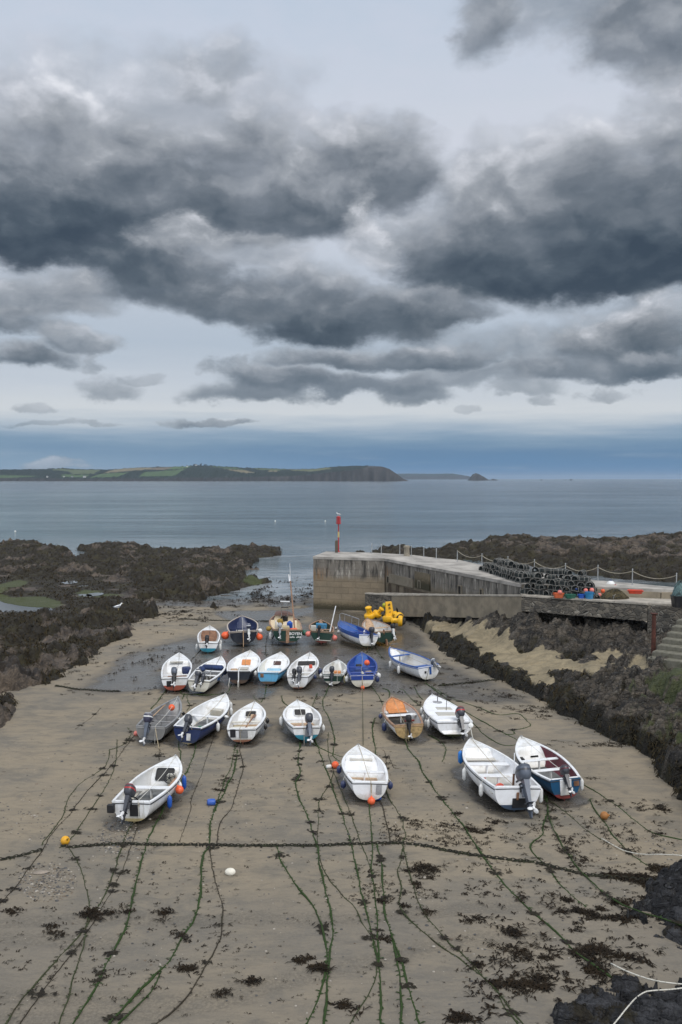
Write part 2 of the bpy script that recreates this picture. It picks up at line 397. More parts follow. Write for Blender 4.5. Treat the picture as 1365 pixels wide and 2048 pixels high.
def mat_sand():
    m = bpy.data.materials.new('sand'); m.use_nodes = True
    t = m.node_tree; N = NT(t); b = t.nodes['Principled BSDF']
    tc = N.n('ShaderNodeTexCoord').outputs['Object']
    at = N.n('ShaderNodeVertexColor', layer_name='mask')
    wet, grey, track = N.sep(at.outputs['Color'])  # red: wet sand, plus the contact shade painted round the boats
    big = N.noise(N.vm('MULTIPLY', tc, (1, 0.8, 1)), 0.22, 5, 0.55)
    mid = N.noise(N.vm('MULTIPLY', tc, (0.8, 1.3, 1)), 1.1, 6, 0.62, 0.6)
    fine = N.noise(tc, 11.0, 6, 0.7)
    grain = N.noise(tc, 70.0, 4, 0.75)
    c = N.mix(N.mr(big, 0.36, 0.64), (0.150, 0.136, 0.113), (0.242, 0.200, 0.142))
    c = N.mix(N.m('MULTIPLY', N.mr(mid, 0.42, 0.68), 0.55), c, (0.262, 0.218, 0.156))
    c = N.mix(N.m('MULTIPLY', N.mr(mid, 0.52, 0.3), 0.6), c, (0.112, 0.104, 0.090))
    c = N.mix(N.m('MULTIPLY', grey, 0.8), c, (0.150, 0.137, 0.118))
    rip = N.noise(N.vm('MULTIPLY', tc, (.9, 3.2, 1)), 1.6, 7, .7, .8)
    c = N.mix(N.m('MULTIPLY', N.mr(rip, 0.50, 0.34), 0.30), c, (0.095, 0.088, 0.076))
    c = N.mix(N.m('MULTIPLY', N.mr(rip, 0.56, 0.72), 0.30), c, (0.285, 0.235, 0.165))
    c = N.mix(N.m('MULTIPLY', N.mr(fine, 0.3, 0.75), 0.3), c, (0.25, 0.21, 0.15))
    c = N.mix(N.m('MULTIPLY', N.mr(grain, 0.62, 0.72), 0.45), c, (0.08, 0.070, 0.055))
    c = N.mix(N.m('MULTIPLY', N.mr(grain, 0.36, 0.26), 0.5), c, (0.40, 0.35, 0.27))
    # scattered dark specks and broken shell
    sp = N.noise(tc, 7.0, 7, 0.8)
    c = N.mix(N.m('MULTIPLY', N.mr(sp, 0.640, 0.675), N.mr(N.noise(tc, 0.6, 4, 0.6), 0.45, 0.62)), c, (0.050, 0.042, 0.032))
    vs = N.vor(tc, 3.6); 
    c = N.mix(N.m('MULTIPLY', N.mr(vs, 0.045, 0.03), 0.8), c, (0.55, 0.51, 0.45))
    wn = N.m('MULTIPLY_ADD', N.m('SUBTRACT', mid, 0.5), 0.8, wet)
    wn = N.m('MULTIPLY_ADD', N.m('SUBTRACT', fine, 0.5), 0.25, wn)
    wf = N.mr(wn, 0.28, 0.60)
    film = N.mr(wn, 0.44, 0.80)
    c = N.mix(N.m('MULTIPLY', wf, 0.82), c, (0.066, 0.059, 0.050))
    trk = N.m('MULTIPLY', track, N.mr(N.noise(tc, 14, 3, 0.6), 0.35, 0.65))
    c = N.mix(N.m('MULTIPLY', trk, 0.6), c, (0.11, 0.098, 0.08))
    t.links.new(c, b.inputs['Base Color'])
    ro = N.mix(wf, (0.85, 0.85, 0.85), (0.42, 0.42, 0.42))
    ro = N.sep(N.mix(film, ro, (0.19, 0.19, 0.19)))[0]
    t.links.new(ro, b.inputs['Roughness'])
    t.links.new(N.m('MULTIPLY_ADD', film, 0.5, 0.25), b.inputs['Specular IOR Level'])
    h = N.m('MULTIPLY_ADD', fine, 0.6, N.m('MULTIPLY', grain, 0.22))
    h = N.m('MULTIPLY_ADD', mid, 1.4, h)
    pit = N.vor(N.vm('MULTIPLY', tc, (1, .8, 1)), 1.9)
    h = N.m('MULTIPLY_ADD', N.m('MULTIPLY', N.mr(pit, .20, .08), N.mr(N.noise(tc, .35, 3, .5), .48, .6)), -1.6, h)
    h = N.m('MULTIPLY_ADD', rip, 1.2, h)
    t.links.new(N.bump(h, N.m('MULTIPLY_ADD', film, -0.50, 0.75), 0.05), b.inputs['Normal'])
    return m

def mat_rock(name='rock', rockA=(0.115, 0.102, 0.09), rockB=(0.05, 0.048, 0.047), weed=(0.030, 0.024, 0.012), strike=(1, .35, 1), lich=0.0, crack=.3):
    """vertex colour 'mask': r weed, g green algae, b sandy concrete, a height shade unused"""
    m = bpy.data.materials.new(name); m.use_nodes = True
    t = m.node_tree; N = NT(t); b = t.nodes['Principled BSDF']
    tc = N.n('ShaderNodeTexCoord').outputs['Object']
    at = N.n('ShaderNodeVertexColor', layer_name='mask')
    wd, gr, sa = N.sep(at.outputs['Color'])
    st = N.vm('MULTIPLY', tc, strike)
    n1 = N.noise(st, 1.3, 7, 0.66, 0.8)
    n2 = N.noise(st, 6.0, 6, 0.7, 0.5)
    n3 = N.noise(tc, 16.0, 6, 0.72)
    c = N.mix(N.mr(n1, 0.36, 0.64), rockB, rockA)
    c = N.mix(N.m('MULTIPLY', N.mr(n2, 0.54, 0.74), 0.75), c, tuple(q * 2.3 for q in rockA))
    big = N.noise(tc, .32, 5, .6)
    c = N.mix(N.m('MULTIPLY', N.mr(big, 0.5, 0.36), 0.75), c, tuple(q * .45 for q in rockB))
    c = N.mix(N.m('MULTIPLY', N.mr(n2, 0.46, 0.32), 0.7), c, tuple(q * .35 for q in rockB))
    ck = N.vm('MULTIPLY', tc, tuple(q * (1 if q == min(strike) else 2.2) for q in strike))
    cr = N.vor(N.vm('ADD', ck, N.vm('MULTIPLY', N.noise(tc, 1.5, 4, .6, col=True), (.5, .5, .5))), 1.5, 'DISTANCE_TO_EDGE')
    c = N.mix(N.m('MULTIPLY', N.mr(cr, .06, .012), crack), c, tuple(q * .25 for q in rockB))
    sk = N.noise(N.vm('MULTIPLY', ck, (1.6, 1.6, 1.6)), 2.2, 7, .75, .6)
    c = N.mix(N.m('MULTIPLY', N.mr(sk, .57, .72), .8), c, tuple(q * 2.6 for q in rockA))
    if lich:
        c = N.mix(N.m('MULTIPLY', N.mr(N.noise(tc, 4.0, 6, .7), 0.58, 0.68), lich), c, (0.34, 0.33, 0.28))
    wn = N.m('MULTIPLY_ADD', N.m('SUBTRACT', n3, 0.5), 0.9, N.m('MULTIPLY_ADD', N.m('SUBTRACT', n1, 0.5), 0.9, wd))
    wf = N.mr(wn, 0.36, 0.6)
    wc = N.mix(N.mr(n3, 0.35, 0.7), tuple(q * .45 for q in weed), tuple(q * 1.7 for q in weed))
    wc = N.mix(N.m('MULTIPLY', N.mr(N.noise(tc, .5, 5, .65), 0.46, 0.66), .8), wc, (0.040, 0.034, 0.013))
    c = N.mix(wf, c, wc)
    gf = N.m('MULTIPLY', N.mr(N.m('MULTIPLY_ADD', N.m('SUBTRACT', n3, 0.5), 1.0, gr), 0.4, 0.7), 0.85)
    c = N.mix(gf, c, N.mix(n2, (0.040, 0.055, 0.014), (0.078, 0.088, 0.030)))
    sf = N.mr(N.m('MULTIPLY_ADD', N.m('SUBTRACT', n3, 0.5), 0.8, N.m('MULTIPLY_ADD', N.m('SUBTRACT', n2, 0.5), 0.7, sa)), 0.40, 0.78)
    sc = N.mix(N.mr(n1, 0.35, 0.65), (0.185, 0.152, 0.095), (0.285, 0.232, 0.145))
    sc = N.mix(N.m('MULTIPLY', N.mr(n3, 0.45, 0.7), 0.4), sc, (0.16, 0.135, 0.09))
    c = N.mix(sf, c, sc)
    t.links.new(c, b.inputs['Base Color'])
    b.inputs['Specular IOR Level'].default_value = 0.35
    t.links.new(N.sep(N.mix(wf, (0.62, 0.62, 0.62), (0.7, 0.7, 0.7)))[0], b.inputs['Roughness'])
    h = N.m('MULTIPLY_ADD', n2, 0.8, N.m('MULTIPLY', n3, 0.55))
    h = N.m('MULTIPLY_ADD', N.vor(st, 3.2), 0.7, h)
    h = N.m('MULTIPLY_ADD', N.mr(cr, 0, .12), 0.9 * crack, h)
    t.links.new(N.bump(h, N.m('MULTIPLY_ADD', sf, -0.45, 1.0), 0.16), b.inputs['Normal'])
    return m

def mat_water(name, base=(0.02, 0.045, 0.055), calm=False):
    m = bpy.data.materials.new(name); m.use_nodes = True
    t = m.node_tree; N = NT(t); b = t.nodes['Principled BSDF']
    tc = N.n('ShaderNodeTexCoord').outputs['Object']
    x, y, z = N.sep(tc)
    b.inputs['Roughness'].default_value = 0.05 if calm else 0.12
    b.inputs['IOR'].default_value = 1.33
    b.inputs['Specular IOR Level'].default_value = 0.5
    if calm:
        b.inputs['Base Color'].default_value = (*base, 1)
        t.links.new(N.bump(N.noise(tc, 3.0, 3, .5), 0.05, 0.02), b.inputs['Normal'])
        return m
    st = N.vm('MULTIPLY', tc, (0.55, 1.0, 1.0))
    n1 = N.noise(st, 0.42, 6, 0.62)
    n2 = N.noise(st, 0.06, 5, 0.6)
    n3 = N.noise(st, 0.012, 4, 0.6)
    # deep water greyer to the right, shallow and greener on the left, pale thin water over the sand at the edge
    shal = N.mr(N.m('MULTIPLY_ADD', x, -0.55, N.m('MULTIPLY', y, -0.18)), 0.0, 130.0)
    c = N.mix(N.mr(y, 160, 900), (0.050, 0.085, 0.095), base)
    c = N.mix(N.m('MULTIPLY', N.mr(x, 60, -160), N.mr(y, 1500, 250)), c, (0.060, 0.115, 0.118))
    c = N.mix(N.m('MULTIPLY', N.mr(n2, .42, .66), 0.35), c, (0.030, 0.050, 0.062))
    near = N.mr(N.m('MULTIPLY_ADD', N.m('SUBTRACT', n2, 0.5), 90.0, N.m('MULTIPLY_ADD', x, -0.5, y)), 250, 120)
    foam = N.m('MULTIPLY', near, N.mr(N.m('MULTIPLY_ADD', N.m('SUBTRACT', n1, 0.5), 0.5, n2), 0.42, 0.62))
    rp = N.noise(N.vm('MULTIPLY', tc, (.10, .5, 1)), 1.0, 6, .7)
    c = N.mix(N.m('MULTIPLY', N.mr(rp, .42, .62), .45), c, (0.016, 0.026, 0.034))
    c = N.mix(N.m('MULTIPLY', N.mr(rp, .5, .75), .30), c, (0.11, 0.13, 0.14))
    rq = N.noise(N.vm('MULTIPLY', tc, (.006, .03, 1)), 1.0, 10, .78)
    c = N.mix(N.m('MULTIPLY', N.mr(rq, .46, .60), .6), c, (0.012, 0.020, 0.027))
    c = N.mix(N.m('MULTIPLY', N.mr(rq, .48, .36), .30), c, (0.085, 0.105, 0.115))
    c = N.mix(N.m('MULTIPLY', near, 0.5), c, (0.12, 0.135, 0.14))
    c = N.mix(N.m('MULTIPLY', foam, 0.55), c, (0.42, 0.44, 0.46))
    t.links.new(c, b.inputs['Base Color'])
    h = N.m('MULTIPLY_ADD', n2, 2.5, n1)
    h = N.m('MULTIPLY_ADD', N.noise(st, 1.6, 4, .6), 0.3, h)
    patch = N.m('MULTIPLY', N.mr(n3, 0.3, 0.7, 0.75, 1.15), N.mr(rq, 0.40, 0.60, 0.45, 1.7))
    stg = N.m('MULTIPLY', N.m('MULTIPLY', N.mr(y, 110, 210, 0.16, 0.75), patch), 1.0)
    t.links.new(N.bump(h, stg, 0.55), b.inputs['Normal'])
    return m

M_SAND = mat_sand()
M_REEF = mat_rock('weedy_rock', (0.115, 0.088, 0.064), (0.026, 0.0195, 0.0145), (0.0165, 0.0120, 0.0055), strike=(1, .3, 1), crack=.12)
M_ROCK = mat_rock('shore_rock', (0.112, 0.093, 0.071), (0.016, 0.0148, 0.0135), (0.013, 0.011, 0.007), strike=(.6, 1, 1), lich=0.35, crack=.4)
M_SLATE = mat_rock('dark_slate', (0.060, 0.061, 0.067), (0.010, 0.0105, 0.0125), (0.018, 0.014, 0.010), strike=(.35, 1, 1), lich=0.12, crack=.35)
M_SEA = mat_water('sea_water', (0.026, 0.042, 0.055))
M_POOL = mat_water('pool_water', (0.05, 0.055, 0.055), calm=True)

# ------------------------------------------------------------------ beach
WET_POLY = GP([(455, 1178), (440, 1205), (395, 1255), (330, 1280), (255, 1300), (200, 1330), (130, 1372), (110, 1385), (230, 1392), (330, 1385), (430, 1400), (520, 1402), (640, 1398), (760, 1392), (900, 1405), (1010, 1413), (1075, 1408), (1000, 1362), (880, 1305), (835, 1250), (640, 1205), (640, 1120), (480, 1120)])
DRY_POLY = GP([(270, 1200), (300, 1197), (420, 1232), (470, 1245), (400, 1262), (330, 1282), (270, 1290), (230, 1290), (240, 1250)])
DRY2 = GP([(440, 1205), (620, 1195), (622, 1216), (540, 1222), (440, 1222)])
TRACKS = [GP(p) for p in ([(-50, 1850), (120, 1840), (250, 1832), (330, 1842), (520, 1835), (700, 1838), (940, 1815), (1100, 1808)],
                          [(-50, 1985), (60, 1992), (180, 2002), (330, 2004), (460, 1985), (600, 1955), (760, 1920), (900, 1880), (1090, 1868)],
                          [(-50, 2040), (200, 2035), (330, 2025), (480, 1995)], [(-50, 1875), (90, 1878), (230, 1888)])]
def sand_z(x, y):
    z = -0.008 * (y - 30) + 0.035 * fbm(x / 4.0, y / 3.0, 3, 5) + 0.010 * fbm(x / .7, y / .5, 2, 9)
    return z
def make_sand():
    D = np.exp(np.arange(math.log(6), math.log(150), 0.0028)); D = np.concatenate([[-60, -20, 0, 3], D, [170, 260]])
    U = np.concatenate([[-4, -2, -1.2, -.8], np.arange(-0.6, 0.6, 0.0022), [.8, 1.2, 2, 4]])
    Y = np.repeat(D[:, None], len(U), 1); X = np.maximum(np.abs(Y), 8) * U[None, :]
    Z = sand_z(X, Y)
    Z = np.where(Y > 150, -3, Z)
    wet = sst(-1.5, 2.5, poly_sd(X, Y, WET_POLY)) * (1 - sst(-2, 1.2, poly_sd(X, Y, DRY_POLY))) * (1 - .6 * sst(-1.0, 1.0, poly_sd(X, Y, DRY2)))
    wet = np.maximum(wet * 1.0, sst(91, 96, Y) * 1.0)
    wet = wet * (.80 + .55 * fbm(X / 5, Y / 9, 3, 31)) 
    wet = np.clip(wet, 0, 1)
    grey = np.clip(sst(31, 23, Y) * .7 + .35 * fbm(X / 6, Y / 3.5, 3, 77), 0, 1)
    tr = np.zeros_like(X)
    for p in TRACKS:
        d = line_d(X, Y, p) + .08 * fbm(X / .6, Y / .6, 2, 3)
        tr = np.maximum(tr, np.where(d < .55, sst(.55, .2, d), 0))
    Z = Z - tr * .02
    V = np.stack([X, Y, Z], -1).reshape(-1, 3)
    o = mesh_obj('sand', V, grid_faces(len(D), len(U)), M_SAND, sharp=None)
    set_col(o, 'mask', np.stack([wet, grey, tr], -1).reshape(-1, 3))
    tag(o, kind='structure')
make_sand()

# ------------------------------------------------------------------ sea
def make_sea():
    ys = [60, 90, 110, 130, 160, 200, 260, 400, 800, 2000, 6000, 14000, 32000]
    xs = [-32000, -14000, -5000, -1500, -500, -200, -80, 0, 80, 200, 500, 1500, 5000, 14000, 32000]
    V = [(x, y, SEA) for y in ys for x in xs]
    o = mesh_obj('sea', V, grid_faces(len(ys), len(xs)).tolist(), M_SEA, sharp=None); tag(o, kind='structure')
    sb = mesh_obj('seabed', [(-32000, -3000, -6), (32000, -3000, -6), (32000, 32000, -6), (-32000, 32000, -6)], [(0, 1, 2, 3)], M_SAND); tag(sb, kind='structure')
    set_col(sb, 'mask', np.zeros((4, 3)))
make_sea()

# ------------------------------------------------------------------ rock
def rock_grid(u0, u1, d0, d1, du, dd):
    D = np.exp(np.arange(math.log(d0), math.log(d1), dd)); U = np.arange(u0, u1, du)
    Y = np.repeat(D[:, None], len(U), 1); X = Y * U[None, :]
    return X, Y
def rock_obj(name, X, Y, Z, keep, mask, m):
    nr, nc = X.shape
    Fc = grid_faces(nr, nc); kf = keep.reshape(-1)
    Fc = Fc[kf[Fc].any(1)]
    used = np.unique(Fc); idx = -np.ones(nr * nc, int); idx[used] = np.arange(len(used))
    V = np.stack([X, Y, Z], -1).reshape(-1, 3)[used]
    o = mesh_obj(name, V, idx[Fc], m, sharp=None)
    set_col(o, 'mask', mask.reshape(-1, mask.shape[-1])[used])
    return tag(o, kind='structure')

SURF = []      # sampled rock surface points for the fronds
# left reef
REEF = GP([(-420, 1098), (-120, 1098), (0, 1097), (70, 1094), (85, 1106), (150, 1105), (150, 1122), (165, 1118), (150, 1096), (200, 1096), (260, 1097), (330, 1106), (420, 1109), (500, 1104), (572, 1104), (556, 1116), (512, 1132), (506, 1160), (538, 1166), (482, 1182), (442, 1196), (422, 1215), (380, 1207), (310, 1197), (268, 1202), (335, 1225), (300, 1240), (268, 1258), (275, 1280), (240, 1286), (215, 1303), (190, 1328), (150, 1348), (122, 1372), (80, 1372), (30, 1392), (0, 1396), (-200, 1440), (-420, 1440)])
REEF2 = GP([(-200, 1378), (-20, 1384), (50, 1390), (62, 1424), (30, 1452), (12, 1476), (-100, 1500), (-200, 1510)])
POOLS = [(GP(p, z), z) for p, z in (([(-60, 1206), (5, 1204), (20, 1212), (60, 1214), (85, 1194), (108, 1205), (100, 1210), (75, 1214), (78, 1220), (20, 1221), (-60, 1218)], .12),
         ([(-40, 1162), (15, 1163), (20, 1172), (-40, 1175)], .15), ([(112, 1167), (124, 1163), (128, 1167), (112, 1171)], .15), ([(136, 1163), (148, 1162), (146, 1166), (136, 1167)], .2),
         ([(153, 1178), (162, 1171), (175, 1178), (172, 1183), (156, 1182)], .1), ([(142, 1194), (160, 1189), (175, 1192), (160, 1197)], .1), ([(180, 1189), (200, 1186), (190, 1191)], .1))]
GREENS = [GP(p, .3) for p in ([(-60, 1176), (45, 1158), (55, 1170), (10, 1178), (10, 1196), (60, 1190), (115, 1200), (108, 1212), (70, 1210), (20, 1212), (-60, 1204)], [(168, 1176), (200, 1180), (240, 1188), (190, 1196), (165, 1190)], [(505, 1150), (540, 1160), (535, 1176), (490, 1180)])]
def make_reef():
    X, Y = rock_grid(-.62, -.045, 38, 190, 0.00115, 0.0026)
    wob = 1.1 * fbm(X / 3.0, Y / 4.0, 4, 11) + 1.6 * fbm(X / 9, Y / 12, 2, 15) + sst(120, 150, Y) * 3.5 * fbm(X / 6, Y / 14, 3, 18)
    sd = np.maximum(poly_sd(X, Y, REEF) + wob, poly_sd(X, Y, REEF2) + .35 * wob + .3)
    sz = -0.008 * (Y - 30)
    base = -.05 + .35 * sst(0, 7, sd) + .30 * fbm(X / 14, Y / 18, 3, 21)
    bare = sst(.12, .5, fbm(X / 6 + 3, Y / 8, 4, 45) + .62 * sst(74, 52, Y) - .08)
    base = base + .75 * sst(72, 54, Y) * sst(.3, 2.5, sd)
    xs, ys = X * .8 + Y * .25, -X * .35 + Y * .9
    big = .62 * (ridge(X / 5.0, Y / 6.5, 3, 51) + .75)
    lump = .34 * (ridge(X / 1.7, Y / 2.0, 3, 61) + .7) + .12 * ridge(X / .7, Y / .7, 2, 63)
    strata = .30 * facet(xs / .8, ys / 3.2, 71) + .16 * facet(xs / .3, ys / 1.4, 72)
    big = big * (1 - .45 * sst(105, 140, Y))
    z = base + big + lump * (1 - .5 * bare) + strata * (.22 + .85 * bare) + .04 * fbm(X / .3, Y / .3, 2, 91)
    z = np.maximum(z, sz - .05 + .25 * sst(0, 2, sd))
    f = sst(-.15, 1.1, sd)
    z = sz + (z - sz) * f - (1 - f) * .6
    gm = np.zeros_like(X)
    for p in GREENS: gm = np.maximum(gm, sst(-1.5, 1.5, poly_sd(X, Y, p) + .6 * wob))
    for p, pz in POOLS:
        ds = poly_sd(X, Y, p); q = sst(-1.6, .4, ds + .2 * wob); g_ = .8 * sst(-6, -.5, ds)
        z = z * (1 - g_) + (pz + .05 + .10 * fbm(X, Y, 3, 17)) * g_
        z = np.where((ds > -7) & (q < .6) & (sd > .8), np.maximum(z, pz + .05), z)
        z = z * (1 - q) + (pz - .25) * q
        gm = np.maximum(gm, .35 * q)
    z = z * (1 - .5 * gm) + .5 * gm * np.minimum(z, .3)
    weed = np.clip(.92 - .85 * bare + .55 * fbm(X / 2.2, Y / 2.6, 4, 33) - .30 * sst(.2, .8, strata), 0, 1)
    o = rock_obj('rocky_reef', X, Y, z, sd > -1.6, np.stack([weed, gm, np.zeros_like(X)], -1), M_REEF)
    ok = (sd > .3) & (weed > .35) & (gm < .5)
    SURF.append((X[ok], Y[ok], z[ok]))
    for p, pz in POOLS:
        c = np.mean(np.array(p), 0); rx = max(abs(a - c[0]) for a, b in p) * 1.15 + .3; ry = max(abs(b - c[1]) for a, b in p) * 1.1 + .3
        V = [(c[0], c[1], pz)] + [(c[0] + rx * math.cos(k * .3142), c[1] + ry * math.sin(k * .3142), pz) for k in range(20)]
        tag(mesh_obj('tide_pool', V, [(0, 1 + i, 1 + (i + 1) % 20) for i in range(20)], M_POOL, sharp=None), kind='structure')
make_reef()

# right shore: rock shelf, path, gully and bank below the pier
SHORE_EDGE = [(822, 1243), (845, 1268), (872, 1296), (905, 1322), (950, 1344), (1000, 1364), (1060, 1396), (1110, 1424), (1160, 1452), (1205, 1478), (1245, 1494), (1278, 1512), (1300, 1540), (1330, 1568), (1350, 1590), (1385, 1640), (1700, 1800)]
SHORE = GP(SHORE_EDGE) + [(60, 30), (60, 78), (24, 70), (15.5, 73), (6.5, 92), (1.6, 92), (2.6, 87.5), (4.2, 84)]
CTRL = [(835, 1250, .3), (870, 1264, .4), (905, 1256, .55), (960, 1288, .6), (1020, 1312, .7), (1075, 1342, .7), (1120, 1335, 1.0), (1150, 1348, 1.1), (1000, 1262, .6), (1100, 1278, .9), (1180, 1290, 1.1),
        (1050, 1232, .9), (1130, 1240, 1.1), (1200, 1330, 1.5), (1260, 1345, 2.3), (1307, 1312, 2.45), (1365, 1340, 2.9), (1365, 1400, 1.9), (1300, 1420, 1.0), (1200, 1420, .8), (1150, 1395, .7), (1365, 1480, 1.1), (1365, 1560, .6),
        (1290, 1490, .6), (1250, 1450, .65), (900, 1232, .6), (850, 1226, .4), (960, 1235, .7), (1250, 1275, 1.1), (1310, 1262, 1.8), (1500, 1500, 3), (1500, 1350, 4), (1500, 1650, 1.2), (1700, 1400, 5), (930, 1325, .2), (1080, 1395, .3),
        (870, 1222, 1.0), (915, 1219, 1.5), (960, 1216, 2.2), (1000, 1215, 2.7), (1060, 1221, 3.0), (1120, 1226, 3.0), (1180, 1231, 2.9), (1240, 1240, 2.6), (880, 1280, .4), (922, 1303, .45), (985, 1330, .5), (1050, 1362, .5), (1110, 1390, .55)]
def idw(X, Y, pts, pw=3.0):
    n = 0; d = 0
    for px, py, z in pts:
        g = G(px, py, z); w = 1 / (((X - g.x) ** 2 + ((Y - g.y) * .7) ** 2) ** (pw / 2) + .3)
        n = n + w * z; d = d + w
    return n / d
PATH = [tuple(G(x, y, .35 + .75 * min(1, max(0, (x - 860) / 300))))[:2] for x, y in [(836, 1249), (862, 1244), (910, 1252), (960, 1266), (1000, 1278), (1045, 1293), (1056, 1304), (1090, 1302), (1150, 1318), (1200, 1330), (1168, 1346), (1140, 1338), (1112, 1339), (1102, 1356), (1060, 1354), (1050, 1344), (1000, 1322), (985, 1310), (960, 1302), (930, 1284), (880, 1266)]]
PATH2 = GP([(956, 1292), (984, 1290), (986, 1302), (962, 1304)], .6)
SLABS = [GP(p, z) for p, z in (([(1150, 1322), (1205, 1318), (1232, 1334), (1190, 1344)], 1.35), ([(1178, 1296), (1240, 1300), (1262, 1316), (1205, 1312)], 1.6), ([(1240, 1322), (1290, 1318), (1300, 1334), (1255, 1338)], 2.2), ([(1000, 1244), (1060, 1250), (1050, 1258), (1005, 1252)], 1.3), ([(1085, 1352), (1106, 1350), (1112, 1362), (1092, 1364)], .8))]
GRASS = GP([(1290, 1332), (1365, 1310), (1480, 1310), (1480, 1372), (1365, 1362), (1320, 1348)], 2.6)
SAGE = GP([(1255, 1345), (1365, 1365), (1480, 1400), (1480, 1470), (1340, 1440), (1255, 1400)], 2.0)
def make_shore():
    X, Y = rock_grid(.06, .62, 30, 92, 0.00105, 0.0018)
    wob = .35 * fbm(X / 1.6, Y / 1.6, 4, 111)
    sd = poly_sd(X, Y, SHORE) + wob
    sz = -0.008 * (Y - 30)
    base = idw(X, Y, CTRL)
    pth = np.maximum(sst(-.25, .25, poly_sd(X, Y, PATH) + 1.7 * wob - .35), sst(-.2, .2, poly_sd(X, Y, PATH2) + .3 * wob))
    for p in SLABS: pth = np.maximum(pth, .9 * sst(-.2, .2, poly_sd(X, Y, p) + .5 * wob))
    a = .8; xs, ys = X * math.cos(a) + Y * math.sin(a), -X * math.sin(a) + Y * math.cos(a)
    rug = .26 * facet(xs / 1.7, ys / .6, 121) + .13 * facet(xs / .6, ys / .25, 122) + .30 * (ridge(X / 1.6, Y / 1.6, 4, 131) + .75) + .05 * fbm(X / .25, Y / .25, 2, 141)
    edge = sst(.1, 2.6, sd) 
    z = base + rug * (.8 + .35 * edge)
    gr = sst(-.6, .6, poly_sd(X, Y, GRASS) + wob); sg = sst(-.6, .6, poly_sd(X, Y, SAGE) + 1.5 * wob)
    nearp = sst(-1.8, .3, poly_sd(X, Y, PATH)); z = z - .55 * nearp * np.maximum(0, z - base) - .12 * nearp
    z = z * (1 - pth) + (base - .10 + .10 * fbm(X / 1.4, Y / 2, 4, 7) + .07 * facet(xs / 2.2, ys / .9, 9)) * pth
    z = z * (1 - .6 * gr) + base * .6 * gr
    f = sst(-.1, .75, sd)
    z = sz + (z - sz) * f - (1 - f) * .5
    low = sst(1.3, .4, z)
    weed = np.clip(.25 + .6 * low + .45 * fbm(X / 1.4, Y / 1.4, 3, 151) - .4 * sst(1.4, 2.4, z), 0, 1)
    gm = np.clip(gr * (.75 + .5 * fbm(X / .8, Y / .8, 2, 161)) + sg * (.32 + .6 * fbm(X / .8, Y / .8, 3, 163)), 0, 1)
    o = rock_obj('rocky_shore', X, Y, z, sd > -.9, np.stack([weed, gm, pth], -1), M_ROCK)
    ok = (sd > .1) & (weed > .5) & (pth < .1); SURF.append((X[ok], Y[ok], z[ok]))
make_shore()

# dark slates at the lower right
SLATES = [GP(p) for p in ([(1400, 1722), (1362, 1728), (1330, 1722), (1315, 1745), (1268, 1768), (1272, 1800), (1248, 1788), (1258, 1835), (1300, 1852), (1312, 1880), (1345, 1900), (1372, 1905), (1500, 1900), (1500, 1730)],
                          [(1500, 1955), (1365, 1958), (1310, 1968), (1292, 1978), (1222, 1958), (1212, 1982), (1150, 1992), (1108, 2010), (1090, 2022), (1084, 2060), (1060, 2150), (1500, 2150)])]
def make_slates():
    X, Y = rock_grid(.18, .62, 18.5, 33, 0.0011, 0.0012)
    wob = .30 * fbm(X / .8, Y / .8, 5, 211, .6)
    sd = np.maximum(poly_sd(X, Y, SLATES[0]), poly_sd(X, Y, SLATES[1])) + wob
    sz = -0.008 * (Y - 30)
    a = -.5; xs, ys = X * math.cos(a) + Y * math.sin(a), -X * math.sin(a) + Y * math.cos(a)
    z = sz + .10 + .34 * sst(0, 1.8, sd) + .19 * facet(xs / 1.3, ys / .34, 221) + .09 * facet(xs / .5, ys / .10, 222) + .18 * (ridge(X / 1.1, Y / .9, 4, 231) + .6) + .014 * fbm(X / .06, Y / .06, 2, 41)
    f = sst(-.06, .4, sd)
    z = sz + (z - sz) * f - (1 - f) * .3
    weed = np.clip(.12 + .6 * fbm(X / .9, Y / .9, 3, 251), 0, 1)
    rock_obj('slate_outcrop', X, Y, z, sd > -.5, np.stack([weed, 0 * X, 0 * X], -1), M_SLATE)
    ok = (sd > 0) & (weed > .5); 
make_slates()

